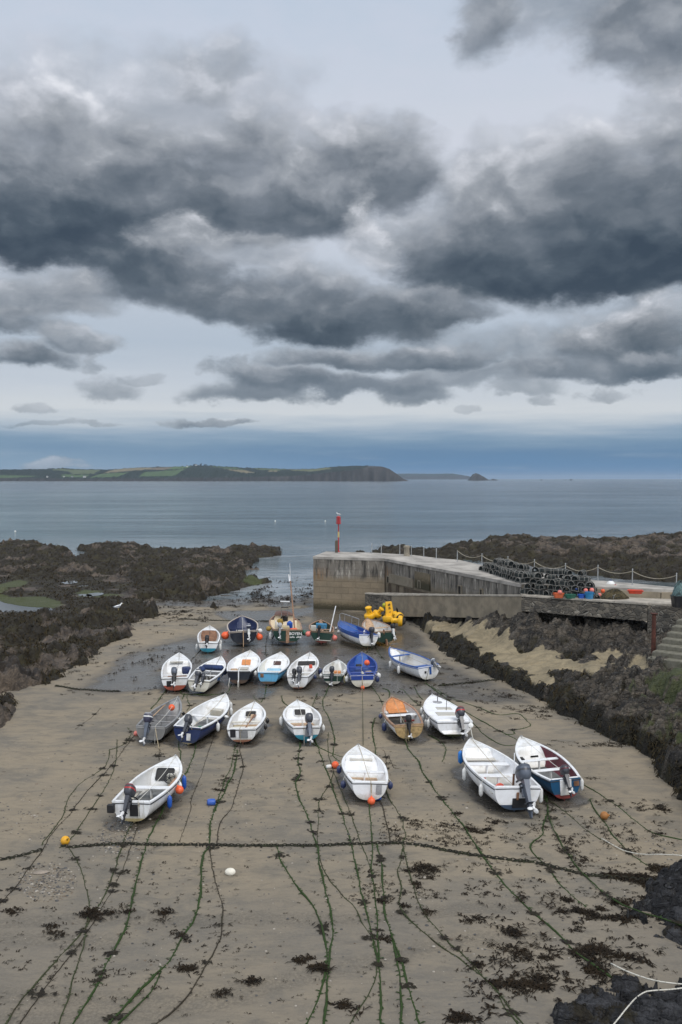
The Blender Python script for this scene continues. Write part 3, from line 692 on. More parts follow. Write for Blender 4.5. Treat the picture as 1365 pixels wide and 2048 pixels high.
# reef beyond the pier
FAR = GP([(690, 1108), (745, 1097), (800, 1091), (830, 1096), (868, 1100), (885, 1088), (940, 1085), (1000, 1079), (1060, 1082), (1120, 1079), (1190, 1084), (1255, 1082), (1285, 1072), (1365, 1067), (1700, 1066), (1700, 1180), (1365, 1170), (1200, 1155), (955, 1125), (800, 1112)], SEA)
def make_far():
    X, Y = rock_grid(.0, .58, 64, 235, 0.0012, 0.003)
    wob = 1.3 * fbm(X / 4.0, Y / 6.0, 4, 311) + 2.0 * fbm(X / 14, Y / 20, 2, 315)
    sd = poly_sd(X, Y, FAR) + wob
    base = SEA + .10 + .70 * sst(0, 12, sd) + .7 * sst(10, 45, X) * sst(0, 15, sd)
    a = .35; xs, ys = X * math.cos(a) + Y * math.sin(a), -X * math.sin(a) + Y * math.cos(a)
    z = base + .40 * facet(xs / 16, ys / 3.0, 320, .5) + .40 * facet(xs / 5, ys / 1.8, 321) + .22 * facet(xs / 1.8, ys / .8, 322) + .55 * (ridge(X / 4.5, Y / 5.5, 4, 331) + .7)
    inland = sst(95, 78, Y)
    z = z + inland * (1.3 + .3 * fbm(X / 4, Y / 4, 3, 8)) * sst(0, 4, sd)
    f = sst(-.3, 1.6, sd); z = SEA + (z - SEA) * f - (1 - f) * .8
    weed = np.clip(.8 - .75 * sst(.6, 2.0, z + .6 * fbm(X / 6, Y / 6, 3, 341)) + .4 * fbm(X / 3, Y / 3, 3, 342), 0, 1)
    rock_obj('tidal_reef', X, Y, z, (sd > -2.5), np.stack([weed, 0 * X, 0 * X], -1), M_REEF)
    ok = (sd > .5) & (weed > .5); SURF.append((X[ok], Y[ok], z[ok]))
make_far()
# ------------------------------------------------------------------ far shore
def mat_hill(name):
    m = bpy.data.materials.new(name); m.use_nodes = True
    t = m.node_tree; N = NT(t); b = t.nodes['Principled BSDF']
    tc = N.n('ShaderNodeTexCoord').outputs['Object']
    c = N.n('ShaderNodeVertexColor', layer_name='cover').outputs['Color']
    n = N.noise(tc, 0.03, 7, 0.7); n2 = N.noise(N.vm('MULTIPLY', tc, (1, .3, .35)), 0.06, 5, 0.7)
    c = N.mix(N.m('MULTIPLY', N.mr(n, 0.4, 0.65), 0.6), c, N.mix(0.5, c, (0.012, 0.017, 0.012)))
    c = N.mix(N.m('MULTIPLY', N.mr(n2, 0.55, 0.7), 0.25), c, (0.09, 0.08, 0.07))
    t.links.new(c, b.inputs['Base Color']); b.inputs['Roughness'].default_value = 0.95
    b.inputs['Specular IOR Level'].default_value = 0.1
    t.links.new(N.bump(n2, 1.0, 9.0), b.inputs['Normal'])
    return m
M_HILL = mat_hill('hill_cover')
WOODS, GRASSC, TAN, CLIFF = (0.020, 0.029, 0.022), (0.050, 0.078, 0.034), (0.125, 0.108, 0.068), (0.045, 0.042, 0.040)
def interp(px, prof):
    return np.interp(px, [p[0] for p in prof], [p[1] for p in prof])
def headland(name, prof, y0, depth, px0, px1, step, cliff, patches, hd=None):
    """prof: skyline (photo x, metres high); a slope that climbs from a low cliff to the skyline"""
    px = np.arange(px0, px1 + step, step); s = np.concatenate([[-.02, 0, .015], np.linspace(.05, 1, 26), [1.3, 1.9]])
    A, S = np.meshgrid(px, s)
    H = interp(A, prof)
    Yd = y0 + depth * np.clip(S, -.02, 2) + 60 * fbm(A / 40, A * 0 + .5, 3, 401)
    X = (A - CX) / F * y0 * (1 + .10 * np.clip(S, 0, 1) * 0)
    cl = np.clip(interp(A, cliff), .05, .95)
    k = np.where(S < 0.0, -.1, np.where(S < .02, cl * np.clip(S / .015, 0, 1), cl + (1 - cl) * np.clip(S, 0, 1) ** .8))
    k = np.where(S > 1, 1 - (S - 1) * .8, k)
    Hj = H * (1 + .03 * fbm(A / 6, S * 4, 3, 410) * (S > .02))
    tree = np.clip(fbm(A / 5.0, S * 9, 3, 420) - .1, 0, 1) * 7
    # cover painted as fields, woods and cliff, by place on the slope
    sx = A; sy = k
    colr = np.zeros(A.shape + (3,)); colr[:] = WOODS
    wood = np.ones(A.shape)
    for (poly, c) in patches:
        d = poly_sd(sx, sy * 60, [(a, b * 60) for a, b in poly]) + 1.2 * fbm(A / 9, S * 8, 2, 430)
        q = sst(-.6, .6, d); colr = colr * (1 - q[..., None]) + np.array(c) * q[..., None]; wood = wood * (1 - q)
    q = sst(.06, .03, S) * np.ones(A.shape); colr = colr * (1 - q[..., None]) + np.array(CLIFF) * q[..., None]
    Z = SEA + Hj * k + tree * wood * (S > .04)
    V = np.stack([X, Yd, Z], -1).reshape(-1, 3)
    o = mesh_obj(name, V, grid_faces(*A.shape), M_HILL, sharp=None)
    set_col(o, 'cover', (colr * (1 + .55 * (1 - wood[..., None]))).reshape(-1, 3)); tag(o, kind='structure')
    return lambda a, kk: Vector(((a - CX) / F * y0, y0 + depth * .5, SEA + interp(a, prof) * kk))
mp = lambda y, D=4700: (962.2 - y) / F * D
prof = [(-1100, -3), (-900, mp(942)), (-500, mp(934)), (-200, mp(938)), (0, mp(936)), (40, mp(934)), (90, mp(936)), (150, mp(937)), (200, mp(933)), (250, mp(931)), (300, mp(930)), (330, mp(929)), (352, mp(926.5)), (400, mp(929)), (450, mp(932)), (520, mp(934)), (580, mp(936)), (620, mp(935)), (660, mp(930.5)), (700, mp(929)), (745, mp(928)), (765, mp(929.5)), (780, mp(936)), (795, mp(948)), (806, mp(957)), (816, mp(961)), (819, -3)]
cliff = [(-1100, .2), (0, .2), (120, .12), (300, .1), (420, .15), (560, .3), (650, .5), (700, .6), (770, .9), (819, .9)]
HP = [([(-200, .5), (0, .45), (65, .35), (30, .25), (-200, .25)], GRASSC), ([(30, .95), (140, .95), (150, .6), (115, .55), (70, .8), (40, .85)], (.07, .085, .045)), ([(85, .55), (150, .5), (160, .3), (110, .3), (95, .45)], GRASSC),
      ([(160, .98), (245, .98), (260, .85), (230, .72), (170, .6), (165, .75)], TAN), ([(168, .55), (230, .6), (228, .28), (168, .25)], GRASSC), ([(252, .97), (300, .97), (296, .75), (255, .78)], (.105, .085, .06)),
      ([(298, .98), (342, .98), (341, .8), (297, .76)], (.06, .095, .04)), ([(262, .6), (341, .76), (343, .3), (270, .3)], GRASSC), ([(380, .95), (440, .97), (470, .8), (440, .86)], GRASSC), ([(425, .82), (470, .8), (500, .6), (480, .56), (440, .76)], TAN),
      ([(480, .97), (560, .97), (545, .82), (500, .86)], (.06, .08, .04)), ([(522, .82), (540, .84), (545, .7), (525, .7)], TAN), ([(562, .97), (655, .98), (660, .8), (620, .72), (575, .86)], (.085, .09, .045)),
      ([(745, 1.0), (820, 1.0), (820, 0), (700, 0), (700, .4), (725, .7)], (.040, .038, .034)), ([(540, .3), (650, .45), (700, .3), (700, 0), (540, 0)], (.045, .04, .036))]
HILLPT = headland('headland', prof, 4700, 700, -1100, 819, 1.0, cliff, HP)
mp2 = lambda y: (958.7 - y) / F * 13000
headland('far_headland', [(770, mp2(948)), (820, mp2(946.2)), (880, mp2(946.8)), (925, mp2(946)), (940, mp2(949)), (950, mp2(955)), (956, -3)], 13000, 1200, 770, 956, 1.0, [(780, .4), (979, .6)], [])
headland('rock_islet', [(940, -2), (944, 24), (949, 40), (955, 48), (962, 43), (970, 28), (977, 12), (982, -1), (985, -1), (988, 6), (992, 9), (996, 4), (999, -3)], 6000, 90, 940, 999, .5, [(941, .8), (999, .9)], [([(900, 1), (1100, 1), (1100, 0), (900, 0)], (.04, .04, .036))])
def far_rock(a, hgt, wd):
    mb = MB(); y0 = 6500; r = random.Random(int(a))
    rings = []
    for z, q in ((-3, 1.2), (0, 1.0), (hgt * .5, .7), (hgt * .9, .35), (hgt, .1)):
        rings.append([((a - CX) / F * y0 + math.cos(k * .7) * wd * q * r.uniform(.7, 1.1), y0 + math.sin(k * .7) * wd * .6 * q * r.uniform(.7, 1.1), SEA + z) for k in range(9)])
    mb.loft(rings, M_SLATE)
    tag(mb.build('sea_rock'), kind='structure')
for a, hgt, wd in ((1083, 7, 9), (1131, 5, 8), (1142, 10, 12)): far_rock(a, hgt, wd)

M_WHITEWASH = mat('whitewash', (.55, .55, .52), .8); M_ROOFS = mat('slate_roof', (.09, .095, .11), .7)
def house(a, kk, w, label):
    p = HILLPT(a, 1); s = kk
    y = 4700 + 700 * ((s - .12) / .88 if s > .12 else 0) ** 1.25 - 4
    t = thing('white_house', label, 'house', ((a - CX) / F * 4700, y, SEA + interp(a, prof) * kk - 1), group='white houses on the far headland')
    mb = MB(); mb.box((0, 0, 2.6), (w, 7, 6.5), M_WHITEWASH); mb.build('wall', t)
    mb = MB(); mb.loft([[(-w / 2 - .3, -3.8, 5.8), (w / 2 + .3, -3.8, 5.8), (w / 2 + .3, 3.8, 5.8), (-w / 2 - .3, 3.8, 5.8)], [(-w / 2 - .3, -.1, 9.2), (w / 2 + .3, -.1, 9.2), (w / 2 + .3, .1, 9.2), (-w / 2 - .3, .1, 9.2)]], M_ROOFS); mb.build('roof', t, smooth=False)
for a, kk, w, lb in ((352, .97, 11, 'white house highest on the headland, on its skyline among dark trees'), (333, .95, 9, 'white house on the skyline just left of the tree clump'), (160, .3, 14, 'largest white house low on the headland above the left shore'),
                     (136, .28, 9, 'white house in the shore village, left of the largest house'), (118, .3, 8, 'white house in the shore village beside a dark wood'), (84, .3, 8, 'leftmost white house of the shore village'), (451, .22, 8, 'lone white house low on the dark wooded slope right of the green fields')):
    house(a, kk, w, lb)
M_TREE = mat('far_trees', (.018, .026, .018), .95, var=.5, scale=.05)
def far_tree(a, hgt, w, label):
    p = HILLPT(a, .985); mb = MB(); r = random.Random(int(a * 3))
    t = thing('hill_tree', label, 'tree', ((a - CX) / F * 4700, 4700 + 690, p.z - 3), group='trees on the headland skyline')
    for k in range(14):
        mb.ball((r.uniform(-w, w) * .7, r.uniform(-4, 4), hgt * r.uniform(.35, .95)), (w * r.uniform(.2, .4), w * .3, hgt * r.uniform(.12, .26)), M_TREE, 7)
    mb.build('crown', t)
    mb = MB(); mb.tube([(0, 0, -2), (0, 0, hgt * .6)], [1.2, .5], M_TREE, 6); mb.build('trunk', t)
for a, hgt, w, lb in ((346, 13, 8, 'broad dark tree on the skyline at the highest house'), (361, 14, 9, 'tallest dark tree on the headland skyline'), (372, 11, 10, 'dark tree right of the tallest one on the skyline'), (385, 9, 9, 'low dark tree at the right end of the skyline clump'),
                      (262, 8, 11, 'rounded dark tree alone on the skyline above the tan field'), (22, 8, 10, 'dark tree on the skyline at the left edge'), (432, 6, 11, 'flat dark tree above the dark wooded slope'), (496, 6, 12, 'low dark tree on the skyline left of the pale field'), (303, 6, 6, 'small dark tree on the skyline between two fields')):
    far_tree(a, hgt, w, lb)

# ------------------------------------------------------------------ pier
def mat_pier(name, cA, cB, streak=1.0, bw=1.5, bh=.6, ztop=4.7, damp=2.6):
    m = bpy.data.materials.new(name); m.use_nodes = True
    t = m.node_tree; N = NT(t); b = t.nodes['Principled BSDF']
    tc = N.n('ShaderNodeTexCoord').outputs['Object']
    x, y, z = N.sep(tc)
    p = N.xyz(x, z, 0)
    br = N.n('ShaderNodeTexBrick'); N.put(br.inputs['Vector'], N.vm('ADD', p, N.vm('SCALE', N.noise(p, .8, 3, .5, col=True), None)))
    [n for n in t.nodes if n.type == 'VECT_MATH' and n.operation == 'SCALE'][-1].inputs['Scale'].default_value = .12
    br.inputs['Scale'].default_value = 1.0; br.inputs['Brick Width'].default_value = bw; br.inputs['Row Height'].default_value = bh
    br.inputs['Mortar Size'].default_value = .018; br.inputs['Mortar Smooth'].default_value = .6
    br.inputs['Color1'].default_value = (0.35, 0.35, 0.35, 1); br.inputs['Color2'].default_value = (0.65, 0.65, 0.65, 1); br.inputs['Mortar'].default_value = (0.1, .1, .1, 1)
    n1 = N.noise(tc, .9, 6, .62); n2 = N.noise(tc, 6.0, 6, .7)
    c = N.mix(N.mr(n1, .35, .65), cA, cB)
    c = N.mix(N.m('MULTIPLY', N.sep(br.outputs['Color'])[0], .32), c, tuple(q * .35 for q in cA))
    c = N.mix(N.m('MULTIPLY', br.outputs['Fac'], .45), c, (.06, .052, .042))
    c = N.mix(N.m('MULTIPLY', N.mr(n2, .45, .75), .4), c, tuple(q * .55 for q in cA))
    # weathering: pale salt and lichen runs below the coping, dark runs, rust near the seaward corner
    sv = N.noise(N.xyz(N.m('MULTIPLY', x, 3.4), N.m('MULTIPLY', z, .5)), 1.0, 5, .65)
    sw = N.noise(N.xyz(N.m('MULTIPLY', x, 1.6), N.m('MULTIPLY', z, .25), 7.0), 1.0, 5, .65)
    up = N.mr(N.m('MULTIPLY_ADD', N.m('SUBTRACT', n1, .5), 1.6, z), damp - .3, damp + .7)
    c = N.mix(N.m('MULTIPLY', up, .75 * streak), c, (.17, .16, .145))
    c = N.mix(N.m('MULTIPLY', N.m('MULTIPLY', up, N.mr(sv, .52, .66)), .75 * streak), c, (.46, .43, .375))
    c = N.mix(N.m('MULTIPLY', N.m('MULTIPLY', up, N.mr(sw, .53, .38)), .9 * streak), c, (.045, .042, .038))
    rust = N.m('MULTIPLY', N.m('MULTIPLY', N.mr(x, 2.2, .1), N.mr(z, damp - .5, damp + .1)), N.m('MULTIPLY', N.mr(z, damp + 1.4, damp + .5), N.mr(sv, .38, .55)))
    c = N.mix(N.m('MULTIPLY', rust, .75 * streak), c, (.21, .115, .045))
    c = N.mix(N.m('MULTIPLY', N.mr(z, .75, .1), .35), c, (.17, .135, .075))
    c = N.mix(N.m('MULTIPLY', N.mr(N.m('MULTIPLY_ADD', N.m('SUBTRACT', n2, .5), 1.2, z), .45, -.35), .85), c, (.022, .022, .012))
    t.links.new(c, b.inputs['Base Color']); b.inputs['Roughness'].default_value = .88; b.inputs['Specular IOR Level'].default_value = .25
    h = N.m('MULTIPLY_ADD', br.outputs['Fac'], -.6, N.m('MULTIPLY_ADD', n2, .5, n1))
    t.links.new(N.bump(h, .8, .06), b.inputs['Normal'])
    return m
M_PIER = mat_pier('pier_stone', (.225, .182, .128), (.28, .225, .155))
M_PIER2 = mat_pier('pier_side_stone', (.135, .115, .085), (.20, .165, .118), streak=1.0, bw=2.2, bh=.9, damp=2.9)
M_CONC = mat('concrete', (.38, .345, .29), .85, var=.3, scale=1.5, bump=.4, bscale=14, dirt=(.12, .11, .095), dscale=1.1, damt=.6)
M_DECK = mat('deck_concrete', (.36, .335, .30), .85, var=.35, scale=.6, bump=.4, bscale=9, dirt=(.15, .14, .125), dscale=.8, damt=.75)
M_CONC2 = mat('tan_concrete', (.25, .21, .152), .85, var=.25, scale=.8, bump=.5, bscale=9, dirt=(.12, .105, .08), dscale=.7, damt=.7)
def mat_rubble():
    m = bpy.data.materials.new('rubble_masonry'); m.use_nodes = True
    t = m.node_tree; N = NT(t); b = t.nodes['Principled BSDF']
    tc = N.n('ShaderNodeTexCoord').outputs['Object']
    p = N.vm('MULTIPLY', tc, (1, 1, 1.7))
    e = N.vor(p, 2.6, 'DISTANCE_TO_EDGE'); n = N.noise(tc, 5, 6, .7); n0 = N.noise(tc, .8, 4, .6)
    cell = N.n('ShaderNodeTexVoronoi'); N.put(cell.inputs['Vector'], p); cell.inputs['Scale'].default_value = 2.6
    c = N.mix(N.sep(cell.outputs['Color'])[0], (.06, .055, .047), (.19, .165, .13))
    c = N.mix(N.m('MULTIPLY', N.m('MULTIPLY', N.mr(e, .07, .02), N.mr(n0, .42, .58)), .8), c, (.34, .31, .26))
    c = N.mix(N.m('MULTIPLY', N.mr(n, .52, .72), .4), c, (.03, .028, .02))
    t.links.new(c, b.inputs['Base Color']); b.inputs['Roughness'].default_value = .9
    t.links.new(N.bump(N.m('MULTIPLY_ADD', N.mr(e, 0, .12), 1.0, N.m('MULTIPLY', n, .5)), 1.0, .12), b.inputs['Normal'])
    return m
M_RUBBLE = mat_rubble()
M_RUBBLE2 = mat('dark_footing', (.06, .055, .048), .9, var=.5, scale=2, bump=.8, bscale=9)
M_DARKHOLE = mat('hole_shadow', (.02, .018, .015), .95)

PIER = thing('stone_pier', 'long stone harbour pier with pale weathered deck and streaked square seaward end', 'pier', (0, 80, 0))
def wall_part(name, p0, p1, zb, zt0, zt1, th, m, parent, org=(0, 80, 0), inner=True):
    """upright wall from p0 to p1 seen from its right-hand side, local x along the wall"""
    d = Vector((p1[0] - p0[0], p1[1] - p0[1], 0)); L = d.length; a = math.atan2(d.y, d.x)
    zb0, zb1 = zb if isinstance(zb, tuple) else (zb, zb)
    nx = max(2, int(L / .5)); mb = MB()
    rings = []
    for i in range(nx + 1):
        x = L * i / nx; zt = zt0 + (zt1 - zt0) * i / nx; z0 = zb0 + (zb1 - zb0) * i / nx
        j = .02 * math.sin(i * 1.7) 
        rings.append([(x, j, z0), (x, 0, zt - .04), (x, .04, zt), (x, th, zt), (x, th, z0)])
    mb.loft(rings, m)
    o = mb.build(name, parent, smooth=True, sharp=30)
    o.location = (p0[0] - org[0], p0[1] - org[1], -org[2]); o.rotation_euler = (0, 0, a)
    return o
A0, A1, A2 = (-2.76, 92.0), (4.24, 89.7), (13.25, 68.0)
wall_part('end_block', A0, A1, -1.2, 4.72, 4.72, 5.5, M_PIER, PIER)
wall_part('side_wall', (4.27, 89.9), A2, -.5, 4.70, 4.70, 2.2, M_PIER2, PIER)
wall_part('kerb_wall', (13.3, 67.9), (22.4, 64.6), 3.4, 4.70, 4.55, .5, M_CONC2, PIER)
wall_part('kerb_wall', (22.45, 64.55), (44, 60.5), 3.4, 4.55, 4.55, .5, M_CONC2, PIER)
FAREDGE = [(-1.6, 98.3), (3.4, 96.7), (7.3, 93.8), (9.4, 90.2), (11.3, 88.0), (12.8, 82.2), (14.5, 79.0), (16.2, 76.2), (17.9, 72.4), (19.8, 70.2), (21.6, 68.4), (23.8, 65.9), (44, 64.2)]
def slab(name, top, z, th, m, parent, org=(0, 0, 0), zf=None):
    n = len(top); zz = [zf(x, y) if zf else z for x, y in top]
    V = [(x - org[0], y - org[1], q - org[2]) for (x, y), q in zip(top, zz)] + [(x - org[0], y - org[1], q - th - org[2]) for (x, y), q in zip(top, zz)]
    Fc = [tuple(range(n)), tuple(reversed(range(n, 2 * n)))] + [(i + n, (i + 1) % n + n, (i + 1) % n, i) for i in range(n)]
    return mesh_obj(name, V, Fc, m, parent, smooth=False)
deck_top = [(-2.8, 91.97), (4.23, 89.66), (13.22, 67.96), (22.4, 64.62), (44, 60.5)] + FAREDGE[::-1]
slab('deck', deck_top, 4.735, .25, M_DECK, PIER, (0, 80, 0))
# seaward wall of the pier, unseen from here but real
wall_part('seaward_wall', FAREDGE[0], A0, -1.2, 4.70, 4.70, .6, M_PIER, PIER)
def on_side(s, z, off=0.0):     # point on the side wall, s metres from its seaward end
    L = math.hypot(A2[0] - 4.27, A2[1] - 89.9); u = ((A2[0] - 4.27) / L, (A2[1] - 89.9) / L)
    return (4.27 + u[0] * s + u[1] * off, 89.9 - 80 + u[1] * s - u[0] * off, z), math.atan2(u[1], u[0])
def side_panel(name, s0, s1, z0, z1, proud, m):
    p, a = on_side((s0 + s1) / 2, (z0 + z1) / 2)
    mb = MB(); mb.box((0, -proud / 2, 0), (s1 - s0, proud + .1, z1 - z0), m, r=.015)
    o = mb.build(name, PIER); o.location = p; o.rotation_euler = (0, 0, a)
M_PATCH = mat('repair_mortar', (.19, .165, .125), .9, var=.3, scale=1.2, dirt=(.09, .08, .065), dscale=1.3)
M_PATCHD = mat('painted_recess_shade', (.062, .046, .030), .8, var=.45, scale=1.5)
side_panel('repair_patch', 1.2, 6.2, 2.5, 3.35, .07, M_PATCH)
side_panel('repair_patch', 6.6, 9.5, 2.6, 4.1, .05, M_PIER2)
side_panel('recess_shade', .9, 1.5, 1.1, 2.35, .02, M_PATCHD); side_panel('recess_shade', 2.6, 3.2, 1.2, 2.4, .02, M_PATCHD); side_panel('recess_shade', 4.3, 10.5, 1.35, 2.35, .02, M_PATCHD)  # dark panels paint in the shade of the recess low on the wall
for s, z, w, h in ((.9, 2.75, .4, .5), (7.5, 3.0, .38, .5), (14.8, 3.3, .42, .6), (18.2, 3.5, .3, .4)):
    p, a = on_side(s, z); mb = MB(); mb.box((0, 0, 0), (w, .16, h), M_DARKHOLE)
    for sx in (-1, 1): mb.box((sx * (w / 2 + .05), -.02, 0), (.1, .2, h + .2), M_PATCH)
    mb.box((0, -.02, h / 2 + .05), (w, .2, .1), M_PATCH)
    o = mb.build('drain_hole', PIER, smooth=False); o.location = p; o.rotation_euler = (0, 0, a)

# ramp along the foot of the pier, with its masonry face and the platform over the dark hollow
RAMP = thing('concrete_ramp', 'tan concrete ramp with low parapet climbing along the foot of the pier', 'ramp', (0, 70, 0))
R0, R1, R2, R3 = (2.3, 88.2), (4.7, 85.6), (13.0, 66.4), (20.6, 61.9)
RZ = [1.45, 1.62, 4.0, 4.0]
def rz(x, y):
    return float(np.interp(x, [2.3, 4.7, 13.0, 20.6], RZ))
slab('ramp_surface', [(2.45, 88.36), (4.9, 85.72), (13.15, 66.55), (13.3, 67.95), (4.8, 88.7), (4.1, 89.6)], 0, .5, M_CONC, RAMP, (0, 70, 0), lambda x, y: rz(x, y) - .14)
slab('apron', [(13.2, 66.65), (20.75, 62.15), (23.6, 61.45), (44, 57.7), (44, 60.45), (22.4, 64.55), (13.25, 67.9)], 4.09, .4, M_CONC, RAMP, (0, 70, 0))
wall_part('parapet', R0, R1, -.3, 1.45, 1.62, .35, M_RUBBLE, RAMP, (0, 70, 0))
wall_part('parapet', R1, R2, (-.3, 2.4), 1.62, 4.0, .35, M_CONC2, RAMP, (0, 70, 0))
wall_part('parapet', R2, R3, (2.95, 2.9), 4.0, 4.0, .45, M_RUBBLE, RAMP, (0, 70, 0))
wall_part('parapet', (20.62, 61.87), (23.6, 61.15), 1.0, 4.0, 4.0, .45, M_RUBBLE, RAMP, (0, 70, 0))
wall_part('parapet', (23.62, 61.12), (44, 57.4), 1.0, 4.0, 4.0, .45, M_RUBBLE, RAMP, (0, 70, 0))
for (p, q, z0, z1) in ((R0, R1, 1.45, 1.62), (R1, R2, 1.62, 4.0), (R2, R3, 4.0, 4.0)):
    d = Vector((q[0] - p[0], q[1] - p[1], 0)); L = d.length
    mb = MB(); n = max(2, int(L / 2.2))
    for i in range(n):
        a, b = L * i / n + .01, L * (i + 1) / n - .01
        za, zb = z0 + (z1 - z0) * i / n, z0 + (z1 - z0) * (i + 1) / n
        mb.loft([[(a, -.05, za + .003), (a, .42, za + .003), (a, .42, za + .12), (a, -.05, za + .12)], [(b, -.05, zb + .003), (b, .42, zb + .003), (b, .42, zb + .12), (b, -.05, zb + .12)]], M_CONC)
    o = mb.build('coping', RAMP, smooth=False); o.location = (p[0], p[1] - 70, 0); o.rotation_euler = (0, 0, math.atan2(d.y, d.x))
# rubble ledge the platform stands on, set back so a hollow stays dark under it
wall_part('rubble_footing', (12.2, 68.8), (21.0, 64.2), -.2, 3.6, 3.6, 1.0, M_RUBBLE, RAMP, (0, 70, 0))

# railing along the seaward edge
M_GALV = mat('galvanised', (.36, .37, .37), .5, metal=.4); M_ROPEGREY = mat('rope_grey', (.30, .27, .21), .9)
rail = thing('rope_railing', 'grey post railing with sagging rope along the seaward edge of the pier', 'railing', (0, 80, 4.735))
PP = [(658, 1103), (744, 1107), (763, 1108), (800, 1109), (823, 1112), (848, 1114), (873, 1118), (915, 1123), (964, 1134), (1016, 1141), (1069, 1148), (1131, 1157), (1196, 1161), (1265, 1170), (1353, 1180)]
PB = [G(x, y, 4.735) for x, y in PP]
for i, p in enumerate(PB[1:]):
    mb = MB(); hgt = 1.0 if i < 7 else 1.15
    mb.tube([(p.x, p.y - 80, 0), (p.x + .01, p.y - 80, hgt)], .04, M_GALV, 8); mb.lathe([(.09, 0), (.09, .03), (.045, .05)], M_GALV, 10, Matrix.Translation((p.x, p.y - 80, 0))); mb.ball((p.x + .01, p.y - 80, hgt), .055, M_GALV, 8)
    mb.build('post', rail)
for i in range(7, len(PB) - 1):
    a, b = PB[i] , PB[i + 1]; mb = MB(); pts = []
    for k in range(13):
        u = k / 12; q = a.lerp(b, u); pts.append((q.x, q.y - 80, 1.02 - .38 * 4 * u * (1 - u) * (1 if i % 3 else .8)))
    mb.tube(pts, .03, M_ROPEGREY, 6); mb.build('rope', rail)
# bollard and pillar
b = G(814, 1112, 4.735); mb = MB(); mb.lathe([(.34, 0), (.30, .1), (.27, .75), (.33, .85), (.31, 1.0), (.2, 1.06), (0, 1.07)], mat('bollard_stone', (.25, .22, .17), .9, bump=.5), 14)
o = mb.build('mooring_bollard'); o.location = b; tag(o, 'squat round stone bollard by the railing on the pier deck', 'bollard')
b = G(673.5, 1105, 4.735); mb = MB(); mb.box((0, 0, .6), (.32, .32, 1.2), mat('dark_granite', (.10, .085, .065), .9, bump=.6), r=.04); mb.loft([[(-.15, -.15, 1.2), (.15, -.15, 1.2), (.15, .15, 1.2), (-.15, .15, 1.2)], [(-.05, -.05, 1.3), (.05, -.05, 1.3), (.05, .05, 1.3), (-.05, .05, 1.3)]], MATS['dark_granite'])
o = mb.build('stone_pillar'); o.location = b; tag(o, 'short dark stone pillar at the foot of the red harbour light', 'pillar')
# harbour light
M_RED = mat('red_paint', (.42, .03, .035), .45, dirt=(.2, .05, .04)); M_YEL = mat('yellow_band', (.55, .42, .16), .6); M_WHITE = mat('white_paint', (.74, .74, .72), .45, var=.08, dirt=(.45, .42, .36), dscale=1.4, damt=.4)
hl = thing('harbour_light', 'red harbour light with slatted can on a thin red and yellow pole', 'light', G(677.5, 1104, 4.735))
mb = MB(); mb.lathe([(.16, 0), (.16, .06), (.07, .1), (.065, 1.55)], M_RED, 10); mb.build('lower_pole', hl)
mb = MB(); mb.lathe([(.085, 1.55), (.085, 2.15)], M_YEL, 10); mb.build('yellow_band', hl)
mb = MB(); mb.lathe([(.06, 2.15), (.055, 2.95)], M_RED, 10); mb.build('upper_pole', hl)
mb = MB(); mb.lathe([(.16, 2.95), (.27, 2.97), (.27, 3.02), (.16, 3.03)], M_RED, 14); mb.lathe([(.13, 3.0), (.13, 3.7), (.05, 3.72)], M_RED, 12); mb.lathe([(.2, 3.68), (.22, 3.70), (.2, 3.75), (.05, 3.80)], M_RED, 14)
for k in range(12):
    a = 2 * math.pi * k / 12; mb.box((0, 0, 0), (.07, .015, .70), M_RED, Matrix.Rotation(a, 4, 'Z') @ Matrix.Translation((0, .235, 3.36)) @ Matrix.Rotation(.06, 4, 'X'))
mb.build('lantern_can', hl)

def gull(loc, rz, label):
    t = thing('seagull', label, 'gull', loc, (0, 0, rz)); W = mat('gull_white', (.8, .8, .8), .7, var=.05); Gy = mat('gull_grey', (.30, .32, .35), .7, var=.1)
    mb = MB(); prof_ = [(-.22, .02, .17), (-.16, .06, .18), (-.05, .085, .19), (.06, .08, .21), (.12, .05, .26), (.15, .042, .31), (.18, .045, .35), (.215, .035, .355), (.24, .008, .345)]
    rings = [[(r * .9 * math.cos(2 * math.pi * k / 10), y, z + r * math.sin(2 * math.pi * k / 10)) for k in range(10)] for y, r, z in prof_]
    mb.loft(rings, W); mb.build('body', t)
    for s in (-1, 1):
        mb = MB(); mb.loft([[(s * (.075 + .012 * math.sin(k)), .08 - .36 * u, .235 - .05 * u + .05 * math.cos(k) * (1 - u * .8)) for k in np.linspace(0, 2 * math.pi, 8, endpoint=False)] for u in np.linspace(0, 1, 6)], Gy); mb.build('wing', t)
        mb = MB(); mb.tube([(s * .03, 0, .13), (s * .03, 0, 0), (s * .03, .04, 0)], .006, M_YEL, 5); mb.build('leg', t)
    mb = MB(); mb.tube([(0, .235, .347), (0, .28, .338), (0, .29, .325)], [.013, .009, .003], M_YEL, 6); mb.build('beak', t)
p = G(677.5, 1104, 4.735); gull((p.x, p.y, 4.735 + 3.79), 1.2, 'white seagull perched on top of the red harbour light')
gull(tuple(G(237, 1220, .9)), -1.0, 'white seagull standing on the weedy rocks at left'); bpy.data.objects['seagull.001'].scale = (1.6,) * 3

